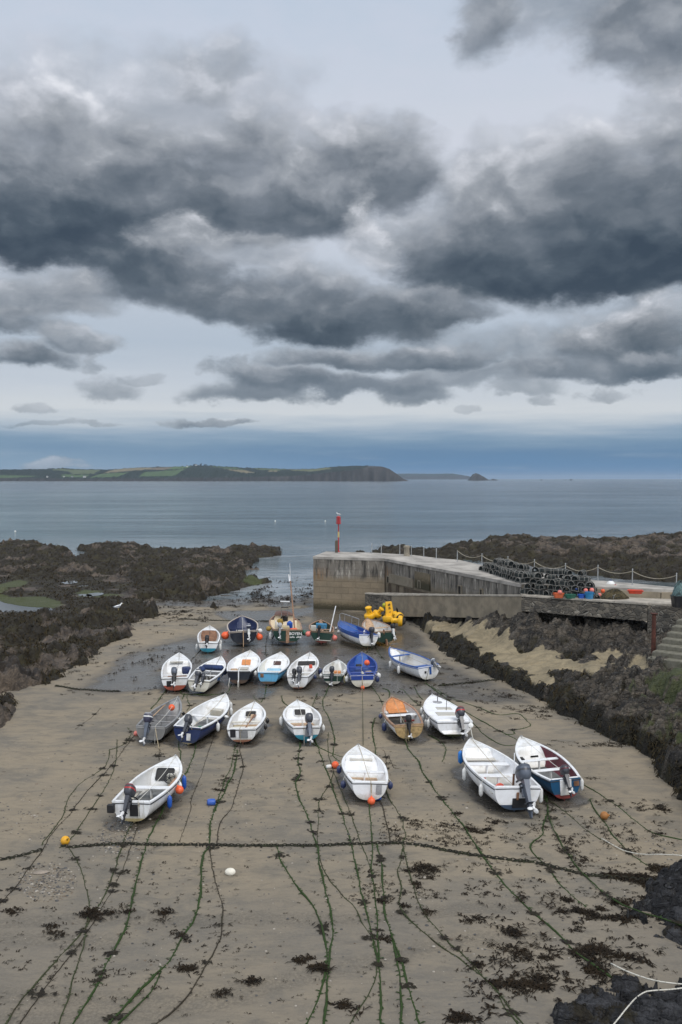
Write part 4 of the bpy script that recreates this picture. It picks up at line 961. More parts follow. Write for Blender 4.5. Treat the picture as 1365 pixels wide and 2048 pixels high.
# ------------------------------------------------------------------ steps, post
M_STEP = mat('step_stone', (.15, .14, .11), .9, var=.35, scale=3, bump=.7, bscale=12, dirt=(.07, .075, .04), dscale=2.2, damt=.7)
st = thing('stone_steps', 'flight of six worn stone steps climbing towards the pier at right', 'steps', (18, 53, 0))
S0, S1 = G(1303, 1322, 2.55), G(1350, 1246, 4.1)
for i in range(7):
    u = i / 6; z = 2.62 + 1.62 * u
    a = G(1303 + 9.5 * i, 1311 - 12.3 * i, z)
    mb = MB(); mb.box((1.9, 0, -.4), (3.8, 1.3, .8), M_STEP, r=.05)
    o = mb.build('step', st); o.location = (a.x - 18, a.y - 53, z); o.rotation_euler = (0, .0, R(-38))
M_RUST = mat('rusty_steel', (.085, .030, .020), .85, var=.5, scale=5, bump=.6, bscale=30)
p = G(1307, 1306, 2.45); mb = MB(); mb.tube([(0, 0, -.4), (.02, 0, 2.25)], [.14, .12], M_RUST, 10); mb.box((.02, 0, 2.28), (.34, .34, .06), M_RUST, r=.02)
o = mb.build('rusty_post'); o.location = p; tag(o, 'rusty red iron post standing at the foot of the stone steps', 'post')

# ------------------------------------------------------------------ lobster pots
M_POTF = mat('pot_frame', (.22, .21, .19), .8, var=.5, scale=9); M_NET = mat('pot_net', (.016, .019, .018), .95, var=.6, scale=25); M_POTB = mat('pot_frame_blue', (.06, .09, .10), .8, var=.5, scale=9)
def make_pot(label):
    t = thing('lobster_pot', label, 'lobster pot', group='lobster pots heaped on the pier')
    w, h, L = .25, .40, .68
    arch = [(w * math.cos(math.pi * k / 8) , .12 + (h - .12) * math.sin(math.pi * k / 8)) for k in range(9)]
    prof_ = [(w, .02)] + arch + [(-w, .02)]
    mb = MB()
    for y in (-L / 2, -.02, L / 2): mb.tube([(x, y, z) for x, z in prof_ + prof_[:1]], .017, M_POTF, 5)
    for x, z in (prof_[0], prof_[-1], prof_[3], prof_[5], prof_[7]): mb.tube([(x, -L / 2, z), (x, L / 2, z)], .013, M_POTF, 4)
    mb.build('frame', t)
    mb = MB(); q = .90
    mb.loft([[(x * q, y, .02 + (z - .02) * q + .01) for x, z in prof_] for y in (-L / 2 + .02, -L / 6, L / 6, L / 2 - .02)], M_NET, caps=False)
    mb.loft([[(x * q, -L / 2 + .02, .02 + (z - .02) * q + .01) for x, z in prof_], [(x * .35, -L / 2 + .16, .2 + (z - .2) * .35) for x, z in prof_]], M_NET, caps=False)
    for k in range(4):
        yy = -L / 2 + .08 + k * .17; mb.tube([(x * .97, yy, z * .97 + .01) for x, z in prof_], .007, M_POTB, 4)
    for k in range(3):
        mb.tube([(-.2 + k * .2, -L / 2, .03), (-.24 + k * .22, -L / 2 - .002, .2), (-.1 + k * .1, -L / 2, .37)], .006, M_POTB, 4)
    mb.build('net', t)
    return t
POT0 = None
def pot(x, y, z, rz, label, rx=0.0):
    global POT0
    if POT0 is None: POT0 = r = make_pot(label)
    else:
        r = POT0.copy(); COL.objects.link(r)
        for ch in POT0.children:
            c = ch.copy(); COL.objects.link(c); c.parent = r
    q = rnd.uniform(.86, 1.08); r.scale = (q * rnd.uniform(.92, 1.08), q, q * rnd.uniform(.9, 1.05))
    if rnd.random() < .22: rz += R(rnd.choice((60, 90, -75, 120)))
    r['label'] = label; r.location = (x, y, z); r.rotation_euler = (rx, rnd.uniform(-.22, .22), rz)
layer_n = ['bottom', 'second', 'third', 'fourth', 'top']
for row in range(2):
    for lay in range(4 - row):
        for k in range(10 - (lay + 1) // 2):
            u = (k + .3 + .5 * (lay % 2)) / 10.4
            x = 13.3 + 5.2 * u; y = 66.4 - .592 * (x - 13.0) + (1.2 if row == 0 else 2.85) + lay * .05
            if lay == 3 - row and rnd.random() < .4: continue
            pot(x + rnd.uniform(-.07, .07), y + rnd.uniform(-.1, .1), (4.10 if row == 0 else 4.74) + lay * .375 + rnd.uniform(0, .03), R(-28) + rnd.uniform(-.5, .5),
                'dark lobster pot, %s layer of the heap by the tubs, %s row' % (layer_n[lay], 'front' if row == 0 else 'back'), rnd.uniform(-.16, .16))
for row in range(2):
    for lay in range(2 + (row == 1)):
        for k in range(20 - 2 * lay):
            u = (k + .5 * lay) / 20
            x = 13.1 + (11.7 - 13.1) * u + row * .75 + .35; y = 68.9 + (78.6 - 68.9) * u + row * .2
            if rnd.random() < .16 * lay: continue
            pot(x, y, 4.74 + lay * .385, R(-70) + rnd.uniform(-.6, .6),
                'dark lobster pot, %s layer of the long stack on deck, %s row' % (('bottom', 'middle', 'top')[lay], 'harbour' if row == 0 else 'seaward'), rnd.uniform(-.16, .16))
for x, y, lb in ((18.9, 64.4, 'single rounded lobster pot lying right of the tall heap'),):
    pot(x, y, 4.03, R(40), lb)

# ------------------------------------------------------------------ tubs, floats and nets on the apron
def plastic(nm, c): return mat(nm, c, .4, var=.15, dirt=(.2, .18, .15), damt=.25)
P_OR, P_RED, P_GRN, P_BLU, P_CYA, P_PINK, P_ORB, P_WHT, P_BLK, P_NAV = (plastic(n, c) for n, c in (('orange_plastic', (.55, .12, .045)), ('red_plastic', (.62, .065, .03)), ('green_plastic', (.02, .12, .08)), ('blue_plastic', (.015, .09, .42)), ('light_blue_plastic', (.03, .19, .38)), ('pink_plastic', (.72, .20, .16)), ('orange_float', (.80, .115, .03)), ('white_plastic', (.72, .72, .70)), ('black_plastic', (.018, .018, .02)), ('navy_plastic', (.02, .035, .11))))
def tub(name, label, cat, px, py, w, d, h, m, z=4.10, round_=False, rot=0.0, handles=True):
    p = G(px, py, z); t = thing(name, label, cat, p, (0, 0, rot))
    mb = MB()
    def rr(a, b, zz, q=.12):
        if round_: return [(a / 2 * math.cos(2 * math.pi * k / 16), b / 2 * math.sin(2 * math.pi * k / 16), zz) for k in range(16)]
        q = min(a, b) * q; return [(sx * (a / 2) - sx * cx_ * q, sy * (b / 2) - sy * cy_ * q, zz) for sx, sy, seq in ((-1, -1, ((0, 1), (1, 0))), (1, -1, ((1, 0), (0, 1))), (1, 1, ((0, 1), (1, 0))), (-1, 1, ((1, 0), (0, 1)))) for cx_, cy_ in seq]
    mb.loft([rr(w * .85, d * .85, 0), rr(w, d, h), rr(w * 1.05, d * 1.05, h), rr(w * 1.05, d * 1.05, h + .04), rr(w * .93, d * .93, h + .04), rr(w * .8, d * .8, .05)], m); mb.build('body', t, sharp=30)
    if handles:
        for s in (-1, 1):
            mb = MB(); mb.tube([(s * w * .5, -.1, h * .75), (s * (w * .5 + .07), -.06, h * .85), (s * (w * .5 + .07), .06, h * .85), (s * w * .5, .1, h * .75)], .015, m, 6); mb.build('handle', t)
    return t
tub('fish_tub', 'open orange tub left of the green crate below the pots', 'tub', 1117.5, 1195.5, .68, .5, .30, P_OR)
tub('fish_crate', 'low green crate between the orange tub and blue tubs', 'crate', 1141, 1196.5, .72, .5, .24, P_GRN)
tub('blue_tub', 'small deep blue tub between green crate and light blue bucket', 'tub', 1163, 1197, .42, .42, .26, P_BLU)
tub('round_bucket', 'large light blue round bucket full of pale floats', 'bucket', 1179, 1198, .60, .60, .46, P_CYA, round_=True)
tub('fish_tray', 'shallow bright red fish tray alone on the pier concrete', 'tray', 1271, 1187, .95, .55, .20, P_RED, z=4.735, rot=-.25)
bin_ = tub('black_bin', 'black tub heaped with blue green netting at the right edge', 'tub', 1360, 1214, 1.0, .9, .72, P_BLK, z=4.10)
def barrel(px, py, label):
    t = thing('blue_barrel', label, 'barrel', G(px, py, 4.10) + Vector((0, 0, .24)), (R(90), 0, R(78))); mb = MB()
    mb.lathe([(.05, -.33), (.2, -.33), (.235, -.28), (.245, -.12), (.235, -.1), (.245, -.08), (.245, .08), (.235, .1), (.245, .12), (.235, .28), (.2, .33), (.05, .33)], P_BLU, 18); mb.build('body', t)
    mb = MB(); mb.lathe([(.04, .33), (.04, .37), (0, .37)], P_BLK, 10, Matrix.Translation((.12, 0, 0))); mb.build('cap', t)
barrel(1147, 1190, 'deep blue plastic barrel lying on its side behind the green crate')
def ball_float(px, py, r, m, label, cat='buoy', z=4.10, group=None, zoff=None, eye=(0, 0, 1)):
    p = G(px, py, z); t = thing('ball_buoy', label, cat, p + Vector((0, 0, r * .96 if zoff is None else zoff)), group=group)
    mb = MB(); mb.ball((0, 0, 0), (r, r, r * 1.05), m, 18); mb.build('float', t)
    e = Vector(eye).normalized(); mb = MB(); q = e.to_track_quat('Z', 'Y').to_matrix().to_4x4()
    mb.lathe([(r * .34, r * .93), (r * .22, r * 1.1), (r * .16, r * 1.28), (0, r * 1.3)], P_NAV, 10, q); mb.build('eye', t)
    return t
for a in ((1120, 1187, .16, P_PINK, 'pink ball float resting on the orange tub', 4.35), (1131.5, 1189, .15, P_PINK, 'pale pink float between orange tub and blue barrel', 4.15), (1172, 1183, .15, P_PINK, 'left pink float piled on the light blue bucket', 4.5), (1184, 1183, .17, P_PINK, 'larger pink float on top of the light blue bucket', 4.5),
          (1197, 1184, .16, P_PINK, 'pink float above the right rim of the light blue bucket', 4.25), (1199, 1192, .15, P_PINK, 'lowest pink float against the brown net heap', 4.1), (1206, 1184, .15, P_ORB, 'orange float on the left shoulder of the net heap', 4.35), (1191, 1192, .14, P_WHT, 'white float between light blue bucket and net heap', 4.1),
          (1222, 1177, .33, P_WHT, 'big white ball float behind the net heap', 4.3), (1219, 1181, .22, P_WHT, 'smaller white float just below the big white one', 4.25), (1231, 1177, .18, P_ORB, 'orange float right of the big white float', 4.4), (1242, 1181, .18, P_PINK, 'bright pink float on the right of the net heap', 4.35)):
    ball_float(a[0], a[1] + 2, a[2], a[3], a[4], z=a[5])
M_NETB = mat('fishing_net', (.085, .068, .035), .95, var=.6, scale=18, bump=1, bscale=40); M_NETG = mat('dark_net', (.03, .034, .032), .95, var=.5, scale=18); M_NETT = mat('teal_net', (.10, .16, .16), .95, var=.5, scale=18)
def heap(name, label, c, rx, ry, h, mats_, n, sr=.02):
    mb = MB(); r = random.Random(int(c.x * 100))
    rings = []
    for q, zz in ((1, 0), (.92, .3), (.7, .65), (.4, .88), (.1, .95)):
        rings.append([(rx * q * math.cos(k * math.pi / 8) * r.uniform(.9, 1.1), ry * q * math.sin(k * math.pi / 8) * r.uniform(.9, 1.1), h * zz) for k in range(16)])
    mb.loft(rings, mats_[0])
    for i in range(n):
        a = r.uniform(0, 6.28); rad = math.sqrt(r.random()); pts = []; da = r.uniform(-.35, .35)
        for k in range(6):
            q = min(1.05, rad + .06 * k * r.uniform(-1, 1)); aa = a + da * k
            pts.append((rx * q * math.cos(aa), ry * q * math.sin(aa), max(0, h * (1 - q * q)) + .03 + r.uniform(-.02, .05)))
        mb.tube(pts, sr, mats_[i % len(mats_)], 4)
    o = mb.build(name); o.location = c; tag(o, label, 'net')
heap('net_heap', 'brown tangled fishing net heap with dark left side on the apron', G(1229, 1197, 4.10), .98, .5, .62, [M_NETB, M_NETG, M_NETB], 150)
heap('net_heap', 'tall tangle of blue green netting piled in the black tub', G(1360, 1214, 4.10) + Vector((0, 0, .7)), .5, .42, 1.0, [M_NETT, M_NETG], 90, .018)

# yellow marker buoys dumped at the foot of the ramp
M_BUOY = mat('buoy_yellow', (.80, .43, .012), .45, var=.12, dirt=(.35, .22, .05), damt=.35); M_FOUL = mat('fouled_bottom', (.045, .038, .03), .95, var=.6, scale=12, bump=1, bscale=30); M_BLKMARK = mat('black_marking', (.02, .02, .02), .7)
def marker_buoy(label, px, py, rot, z=.0, tower='round', s=1.0, foul=True):
    t = thing('marker_buoy', label, 'buoy', G(px, py, z), rot, group='yellow marker buoys dumped by the ramp'); t.scale = (s,) * 3
    mb = MB(); mb.lathe([(.2, 0), (.55, .02), (.62, .1), (.62, .42), (.55, .5), (.3, .52)], M_BUOY, 20); mb.build('float', t)
    if foul:
        mb = MB(); mb.lathe([(.1, -.34), (.34, -.3), (.42, -.1), (.54, .02)], M_FOUL, 14); mb.build('fouled_base', t)
    mb = MB()
    if tower == 'round':
        mb.lathe([(.34, .5), (.30, .6), (.27, 1.05), (.29, 1.1), (.36, 1.14), (.36, 1.26), (.3, 1.3), (.12, 1.3)], M_BUOY, 18)
    else:
        mb.loft([[(sx * w, sy * w * .7, zz) for sx, sy in ((-1, -1), (1, -1), (1, 1), (-1, 1))] for zz, w in ((.5, .36), (.8, .29), (1.55, .25), (1.62, .22))], M_BUOY)
    mb.build('tower', t, sharp=30)
    mb = MB()
    for zz, ww in ((.78, .10), (1.06, .16), (1.16, .12), (1.34, .2), (1.42, .15)) if tower != 'round' else ((.72, .12), (.86, .1)):
        yy = -(.27 * .7 + .03) if tower != 'round' else -.29
        mb.box((0, yy, zz), (ww, .015, .05), M_BLKMARK); mb.box((ww * .4, yy, zz + .02), (.03, .015, .09), M_BLKMARK)
    mb.build('marking', t)
marker_buoy('yellow marker buoy tilted left with round collar top, leftmost of the dump', 741, 1236, (R(8), R(-14), R(20)), .05, s=.82)
marker_buoy('yellow marker buoy leaning over to the right behind the leftmost one', 752, 1231, (R(10), R(42), R(-10)), .25, s=.7)
marker_buoy('tall upright yellow marker buoy with square tower and black marks', 781.5, 1243, (R(-4), R(-6), R(8)), .0, 'square', s=1.08)
marker_buoy('yellow marker buoy lying flat with its weedy bottom to the right', 806, 1242, (R(5), R(-88), R(-12)), .42, s=.75)
marker_buoy('half hidden yellow marker buoy with fouled bottom behind the flat one', 800, 1236, (R(-20), R(-70), R(-40)), .5, s=.7)
ball_float(770, 1229, .24, mat('lime_float', (.42, .42, .03), .5), 'yellow green ball float beside the tall yellow buoy', z=.0, zoff=.85)
M_TYRE = mat('tyre_rubber', (.03, .028, .026), .85, var=.4)
p = G(772, 1246, -.4); mb = MB(); mb.tube([(.42 * math.cos(k * math.pi / 10), .42 * math.sin(k * math.pi / 10), .1) for k in range(21)], .13, M_TYRE, 8, caps=False); o = mb.build('old_tyre'); o.location = p; o.rotation_euler = (.12, .1, 0); tag(o, 'dark old tyre half sunk in the sand before the tall yellow buoy', 'tyre')
# ------------------------------------------------------------------ boats
def gel(nm, c, dirt=(.36, .32, .24), damt=.42, rough=.34, var=.07): return mat(nm, c, rough, var=var, scale=1.2, dirt=dirt, dscale=1.3, damt=damt, spec=.5, stain=(min(.32, c[0] * .5 + .03), min(.28, c[1] * .45 + .03), min(.19, c[2] * .3 + .02)))
W1 = gel('gelcoat_white', (.76, .77, .78), damt=.55); W2 = gel('gelcoat_cream', (.68, .66, .58)); W3 = gel('inner_white', (.60, .60, .59), damt=.7); W4 = gel('bright_white', (.84, .85, .87), damt=.38)
WG = gel('white_grey', (.60, .61, .60), damt=.6)
NAVY = gel('navy_hull', (.012, .028, .105), (.06, .07, .12)); BLACKN = gel('black_hull', (.012, .015, .026), (.05, .055, .06)); SKYB = gel('sky_blue_hull', (.10, .36, .60), (.2, .34, .42)); TEAL = gel('turquoise_bottom', (.015, .23, .36), (.10, .2, .24))
BLUEH = gel('petrol_blue_hull', (.010, .075, .165), (.05, .10, .14)); DGREEN = gel('dark_green_hull', (.008, .038, .028), (.04, .055, .04)); REDB = gel('red_bottom', (.36, .075, .045), (.20, .11, .07), .6, .7); RUSTB = gel('rust_bottom', (.28, .10, .06), (.20, .15, .09), .7, .7)
DRED = gel('dark_red_bottom', (.26, .018, .022), (.12, .05, .04), .5, .6); YSTAIN = gel('stained_bottom', (.50, .42, .25), (.16, .14, .06), .6, .6); NAVB = gel('navy_bottom', (.02, .05, .12), (.08, .08, .08), .6, .6); GREENB = gel('weedy_bottom', (.035, .055, .02), (.25, .2, .06), .6, .9); BRWN = gel('brown_bottom', (.10, .055, .045), (.06, .06, .03), .6, .8)
WOOD = mat('varnished_wood', (.34, .20, .125), .45, var=.4, scale=9, dirt=(.13, .07, .04), damt=.5); WOODP = mat('pale_wood', (.46, .31, .19), .6, var=.3, scale=9); PLY = mat('orange_ply', (.58, .23, .075), .5, var=.2, scale=5); BROWNW = mat('brown_panel', (.20, .10, .055), .6, var=.4, scale=6)
ALU = mat('bare_aluminium', (.29, .29, .29), .45, var=.25, scale=4, metal=.35, dirt=(.15, .14, .12)); ALUD = mat('aluminium_floor', (.17, .17, .17), .6, var=.3, scale=4)
BLK = mat('black_rubber', (.018, .018, .02), .55); GREYF = mat('grey_floor', (.15, .155, .155), .75, var=.4, scale=3, dirt=(.07, .065, .05)); DKF = mat('dark_bilge', (.055, .052, .045), .7, var=.5, scale=3, dirt=(.13, .12, .10)); MAROON = mat('maroon_lining', (.12, .014, .028), .55, var=.3, scale=3)
BLUEI = gel('blue_lining', (.016, .05, .26), (.05, .08, .2)); NAVI = gel('navy_lining', (.012, .022, .075), (.06, .07, .10), .6); CANV = mat('navy_canvas', (.018, .035, .10), .85, var=.4, scale=5, bump=.6, bscale=8); LBLUE = mat('pale_blue_cloth', (.30, .52, .66), .7, var=.2)
BLUET = gel('blue_trim', (.012, .075, .30), (.05, .1, .25)); CREAMC = gel('cream_cabin', (.66, .55, .38), (.35, .25, .15)); ROPEW = mat('rope_white', (.62, .60, .54), .85, var=.25, scale=20); ROPET = mat('rope_tan', (.38, .31, .20), .9, var=.35, scale=20); ENG = mat('engine_charcoal', (.035, .038, .048), .35, var=.2, spec=.6); ENGG = mat('engine_grey', (.10, .115, .145), .4, var=.2, metal=.2)
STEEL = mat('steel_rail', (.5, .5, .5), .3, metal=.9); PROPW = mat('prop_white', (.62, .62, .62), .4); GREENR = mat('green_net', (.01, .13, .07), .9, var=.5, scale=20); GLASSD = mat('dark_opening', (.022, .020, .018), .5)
ENGR = mat('engine_red_decal', (.42, .03, .03), .4); SAILB = mat('grey_cover', (.32, .32, .33), .8, bump=.4)

BOATS = {}
class Boat:
    def __init__(s, key, label, bow, st, B, sr, dep, top, bot, gun=W1, inn=W3, floor=GREYF, deck=None, wl=.22, td=.62, sheer=.30, roll=0.0, stripe=None, tm=.46, tran=None, bulk=None, thw=(.42,), thwm=None, name='dinghy', cat='boat', zadd=0.0, pitch=0.0, full=.72, rk=.13):
        s.key, s.B, s.sr, s.dep, s.td = key, B, sr, dep, td
        s.sheer, s.tm, s.full, s.keel, s.rk = sheer, tm, full, .11, rk
        zb = s.zg(1) ; zs = s.zg(0)
        pb, ps = G(*bow, zb - .1), G(*st, zs - .1)
        pb, ps = G(*bow, zb - .008 * (pb.y - 30)), G(*st, zs - .008 * (ps.y - 30))
        d = pb - ps; s.L = math.hypot(d.x, d.y); c = (pb + ps) / 2
        s.rz = math.atan2(-d.x, d.y)
        z0 = float(sand_z(np.array([c.x]), np.array([c.y]))[0]) - .035 + zadd
        s.root = thing(name, label, cat, (c.x, c.y, z0), (R(pitch), R(roll), s.rz), 'boats dried out on the harbour sand')
        s.M = Matrix.LocRotScale(s.root.location, s.root.rotation_euler, None)
        s.top, s.bot, s.gun, s.inn, s.floorm = top, bot, gun, inn, floor
        s.fz = s.keel + .20
        r = s.root; ts = np.concatenate([np.linspace(0, .7, 13), np.linspace(.75, 1, 9)])
        wlz = s.keel + dep * wl
        # hull shell
        nb, nt = 5, 7
        def vlist(t):
            vw = min(.97, s.v_of(t, wlz)) if wlz > s.zk(t) else 0.0
            return [vw * i / nb for i in range(nb + 1)] + [vw + (1 - vw) * i / nt for i in range(1, nt + 1)]
        nrow = nb + nt + 1
        mb = MB(); V = []; Fc = []; mi_ = []
        mats_ = [bot, top, stripe or top]
        for sd_ in (1, -1):
            base = len(V)
            for t in ts:
                for v in vlist(t): V.append(s.P(t, v, sd_))
            for i in range(len(ts) - 1):
                for j in range(nrow - 1):
                    a = base + i * nrow + j; q = (a, a + nrow, a + nrow + 1, a + 1)
                    Fc.append(q if sd_ > 0 else tuple(reversed(q))); mi_.append(0 if j < nb else (2 if j >= nrow - 3 else 1))
        mesh_obj('hull', V, Fc, mats_, r, mi_, sharp=50)
        # transom, a slightly thick board
        V = []; Fc = []; mi_ = []; vl = vlist(0); tm_ = tran or top
        for dy in (-.012, .04):
            for sd_ in (-1, 1):
                for v in vl:
                    p = s.P(0, v, sd_); V.append((p[0] * (1.0 if dy < 0 else .96), p[1] + dy, p[2]))
        n = nrow
        for o_ in (0, 2 * n):
            for j in range(n - 1):
                q = (o_ + j, o_ + n + j, o_ + n + j + 1, o_ + j + 1)
                Fc.append(q if o_ == 0 else tuple(reversed(q))); mi_.append(0 if j < nb else 1)
        Fc.append((n - 1, 2 * n - 1, 4 * n - 1, 3 * n - 1)); mi_.append(1)
        mesh_obj('transom', V, Fc, [bot, tm_], r, mi_, sharp=40)
        # gunwale
        mb = MB(); path = [(t, 1) for t in ts] + [(t, -1) for t in ts[::-1]]
        pts = [s.P(t, 1, sd_) for t, sd_ in path if not (t == 1 and sd_ == -1)]
        rings = []
        for i, p in enumerate(pts):
            a = Vector(pts[max(i - 1, 0)]); b = Vector(pts[min(i + 1, len(pts) - 1)]); tg = (b - a); tg.z = 0; tg.normalize()
            nrm = Vector((tg.y, -tg.x, 0)); p = Vector(p)
            gw = .075
            rings.append([p + nrm * .022 + Vector((0, 0, -.035)), p + nrm * .022 + Vector((0, 0, .018)), p + Vector((0, 0, .03)), p - nrm * gw + Vector((0, 0, .022)), p - nrm * gw + Vector((0, 0, -.02))])
        mb.loft(rings, gun); w = s.b(0)
        mb.box((0, -s.L / 2 + .02, s.zg(0) + .006), (2 * w - .16, .085, .05), gun, r=.012)
        mb.build('gunwale', r, sharp=35)
        # dark rubbing strip just below
        mb = MB(); mb.tube([Vector(s.P(t, .93, sd_)) + Vector((.012 * sd_, 0, 0)) for t, sd_ in path if not (t == 1 and sd_ == -1)], .021, BLK if gun in (W1, W4, W2) else gun, 5); zr = s.zg(0) - .075; mb.tube([(x_, -s.L / 2 - .035, zr + .012 * (1 - (x_ / w) ** 2)) for x_ in np.linspace(-.98 * w, .98 * w, 7)], .019, BLK if gun in (W1, W4, W2) else gun, 5); mb.build('rubbing_strip', r)
        # lining and floor
        te = min(td, .97); tl = np.linspace(.012, te, 14); rows = 6
        mb = MB()
        for sd_ in (1, -1):
            V = []; Fc = []
            for t in tl:
                zt = s.zg(t) - .005
                for k in range(rows):
                    z = zt + (s.fz - zt) * k / (rows - 1); V.append((sd_ * max(.004, s.hb(t, z) - (.07 if k == 0 else .055)), s.y(t), z))
            for i in range(len(tl) - 1):
                for k in range(rows - 1):
                    a = i * rows + k; q = (a, a + 1, a + rows + 1, a + rows); Fc.append(q if sd_ > 0 else tuple(reversed(q)))
            mb.add(V, Fc, inn if not isinstance(inn, tuple) else inn[0 if sd_ > 0 else 1])
        mb.build('lining', r)
        mb = MB(); V = []; 
        for t in tl:
            x = max(.004, s.hb(t, s.fz) - .05); V += [(-x, s.y(t), s.fz), (x, s.y(t), s.fz)]
        mb.add(V, [(2 * i, 2 * i + 1, 2 * i + 3, 2 * i + 2) for i in range(len(tl) - 1)], floor); mb.build('floor', r)
        # foredeck and bulkhead
        if td < .97:
            dk = deck or gun; mb = MB(); V = []; tt = np.linspace(td, .985, 9); nc = 9
            for t in tt:
                w = max(.004, s.b(t) - .05)
                for k in range(nc):
                    u = -1 + 2 * k / (nc - 1); V.append((w * u, s.y(t) - (.10 * (1 - u * u) if t == td else 0), s.zg(t) - .012 + .05 * (1 - u * u) * min(1, w / .4)))
            Fc = [(i * nc + k, i * nc + k + 1, (i + 1) * nc + k + 1, (i + 1) * nc + k) for i in range(len(tt) - 1) for k in range(nc - 1)]
            mb.add(V, Fc, dk); mb.build('foredeck', r)
            mb = MB(); V = []; nr = 6
            for i in range(nr + 1):
                z = s.fz + (s.zg(td) - .012 - s.fz) * i / nr; tb = td - s.rk * (1 - i / nr); w = s.hb(tb, z) - .055
                for k in range(nc):
                    u = -1 + 2 * k / (nc - 1); zz = z + (.05 * (1 - u * u) * i / nr); V.append((w * u, s.y(tb) - .10 * (1 - u * u) * (i / nr) - .02, zz))
            Fc = [(i * nc + k, i * nc + k + 1, (i + 1) * nc + k + 1, (i + 1) * nc + k) for i in range(nr) for k in range(nc - 1)]
            mb.add(V, Fc, bulk or dk); mb.build('bulkhead', r)
        for q in thw:
            t, zf, dp = q if isinstance(q, tuple) else (q, .70, .24)
            z = s.fz + (s.zg(t) - s.fz) * zf; w = s.hb(t, z) - .055
            mb = MB(); mb.box((0, s.y(t), z), (2 * w, dp, .045), thwm or W1, r=.012); mb.box((0, s.y(t), (z + s.fz) / 2), (.05, dp * .5, z - s.fz - .03), inn if not isinstance(inn, tuple) else W3); mb.build('thwart', r)
        # keel, stem ring, painter eye
        mb = MB(); V = []
        kk = np.linspace(.03, .9, 10)
        mb.loft([[(-.03, s.y(t), 0.0 if t < .7 else .5 * max(0, s.zk(t) - .09)), (.03, s.y(t), 0.0 if t < .7 else .5 * max(0, s.zk(t) - .09)), (.03, s.y(t), s.zk(t) + .03), (-.03, s.y(t), s.zk(t) + .03)] for t in kk], bot); mb.build('keel', r)
        mb = MB(); mb.tube([(0, s.y(.985), s.zg(.985) + .01), (0, s.y(.985) - .02, s.zg(1) + .09)], .02, STEEL, 6); mb.box((0, s.y(.985) - .02, s.zg(1) + .05), (.14, .025, .025), STEEL); mb.build('bow_cleat', r)
        BOATS[key] = s
    def y(s, t): return -s.L / 2 + s.L * t
    def b(s, t):
        h = s.B / 2
        if t < s.tm:
            q = 1 - t / s.tm; return h * (1 - (1 - s.sr) * q ** 1.9)
        q = (t - s.tm) / (1 - s.tm); return max(.006, h * (1 - q ** 2.05))
    def zg(s, t): return .11 + s.dep * (1 + s.sheer * max(0, (t - .3) / .7) ** 1.9 + .05 * max(0, (.3 - t) / .3) ** 2)
    def zk(s, t): return s.keel + .05 * max(0, .3 - t) / .3 + s.dep * .55 * max(0, (t - .68) / .32) ** 2.6
    def pq(s, t): return s.full + (1.15 - s.full) * max(0, t) ** 2.2, 1.05 - .2 * t
    def v_of(s, t, z):
        p, q = s.pq(t); u = min(1, max(0, (z - s.zk(t)) / (s.zg(t) - s.zk(t)))); return math.acos(max(-1, 1 - u ** (1 / q))) / (math.pi / 2)
    def hb(s, t, z):
        p, q = s.pq(t); return s.b(t) * math.sin(math.pi / 2 * s.v_of(t, z)) ** p
    def P(s, t, v, sd_):
        p, q = s.pq(t); z = s.zk(t) + (s.zg(t) - s.zk(t)) * (1 - math.cos(math.pi / 2 * v)) ** q
        rk = .30 * (1 - (z - .1) / (s.zg(t) - .1)) * max(0, (t - .78) / .22) ** 1.4
        tr = -.02 * (1 - t / .06) * v if t < .06 else 0
        return (sd_ * s.b(t) * max(0, math.sin(math.pi / 2 * v)) ** p, s.y(t) - rk + tr, z)
    def w(s, x, t, z): return s.M @ Vector((x, s.y(t), z))
    # ---- fittings
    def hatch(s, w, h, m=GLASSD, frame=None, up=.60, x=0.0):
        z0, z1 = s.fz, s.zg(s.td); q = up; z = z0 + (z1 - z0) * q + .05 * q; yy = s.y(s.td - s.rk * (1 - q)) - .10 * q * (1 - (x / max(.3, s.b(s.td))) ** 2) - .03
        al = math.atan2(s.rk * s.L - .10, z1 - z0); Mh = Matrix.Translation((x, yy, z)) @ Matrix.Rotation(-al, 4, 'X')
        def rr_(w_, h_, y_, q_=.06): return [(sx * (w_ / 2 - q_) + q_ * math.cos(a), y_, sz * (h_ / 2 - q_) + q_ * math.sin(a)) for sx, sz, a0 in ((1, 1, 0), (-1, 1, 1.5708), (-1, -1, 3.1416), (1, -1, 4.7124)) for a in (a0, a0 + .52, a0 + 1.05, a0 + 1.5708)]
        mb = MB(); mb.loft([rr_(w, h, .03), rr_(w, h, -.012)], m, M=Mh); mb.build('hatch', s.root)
        if frame:
            mb = MB(); mb.loft([rr_(w + .07, h + .07, -.005, .08), rr_(w + .07, h + .07, -.03, .08), rr_(w, h, -.03), rr_(w, h, -.005)], frame, caps=False, M=Mh); mb.build('hatch_frame', s.root)
            return
        if frame:
            mb = MB(); q = .035
            for a in ((x, z + h / 2 + q / 2, w + 2 * q, q), (x, z - h / 2 - q / 2, w + 2 * q, q), (x - w / 2 - q / 2, z, q, h), (x + w / 2 + q / 2, z, q, h)): mb.box((a[0], yy - .008, a[1]), (a[2], .03, a[3]), frame)
            mb.build('hatch_frame', s.root)
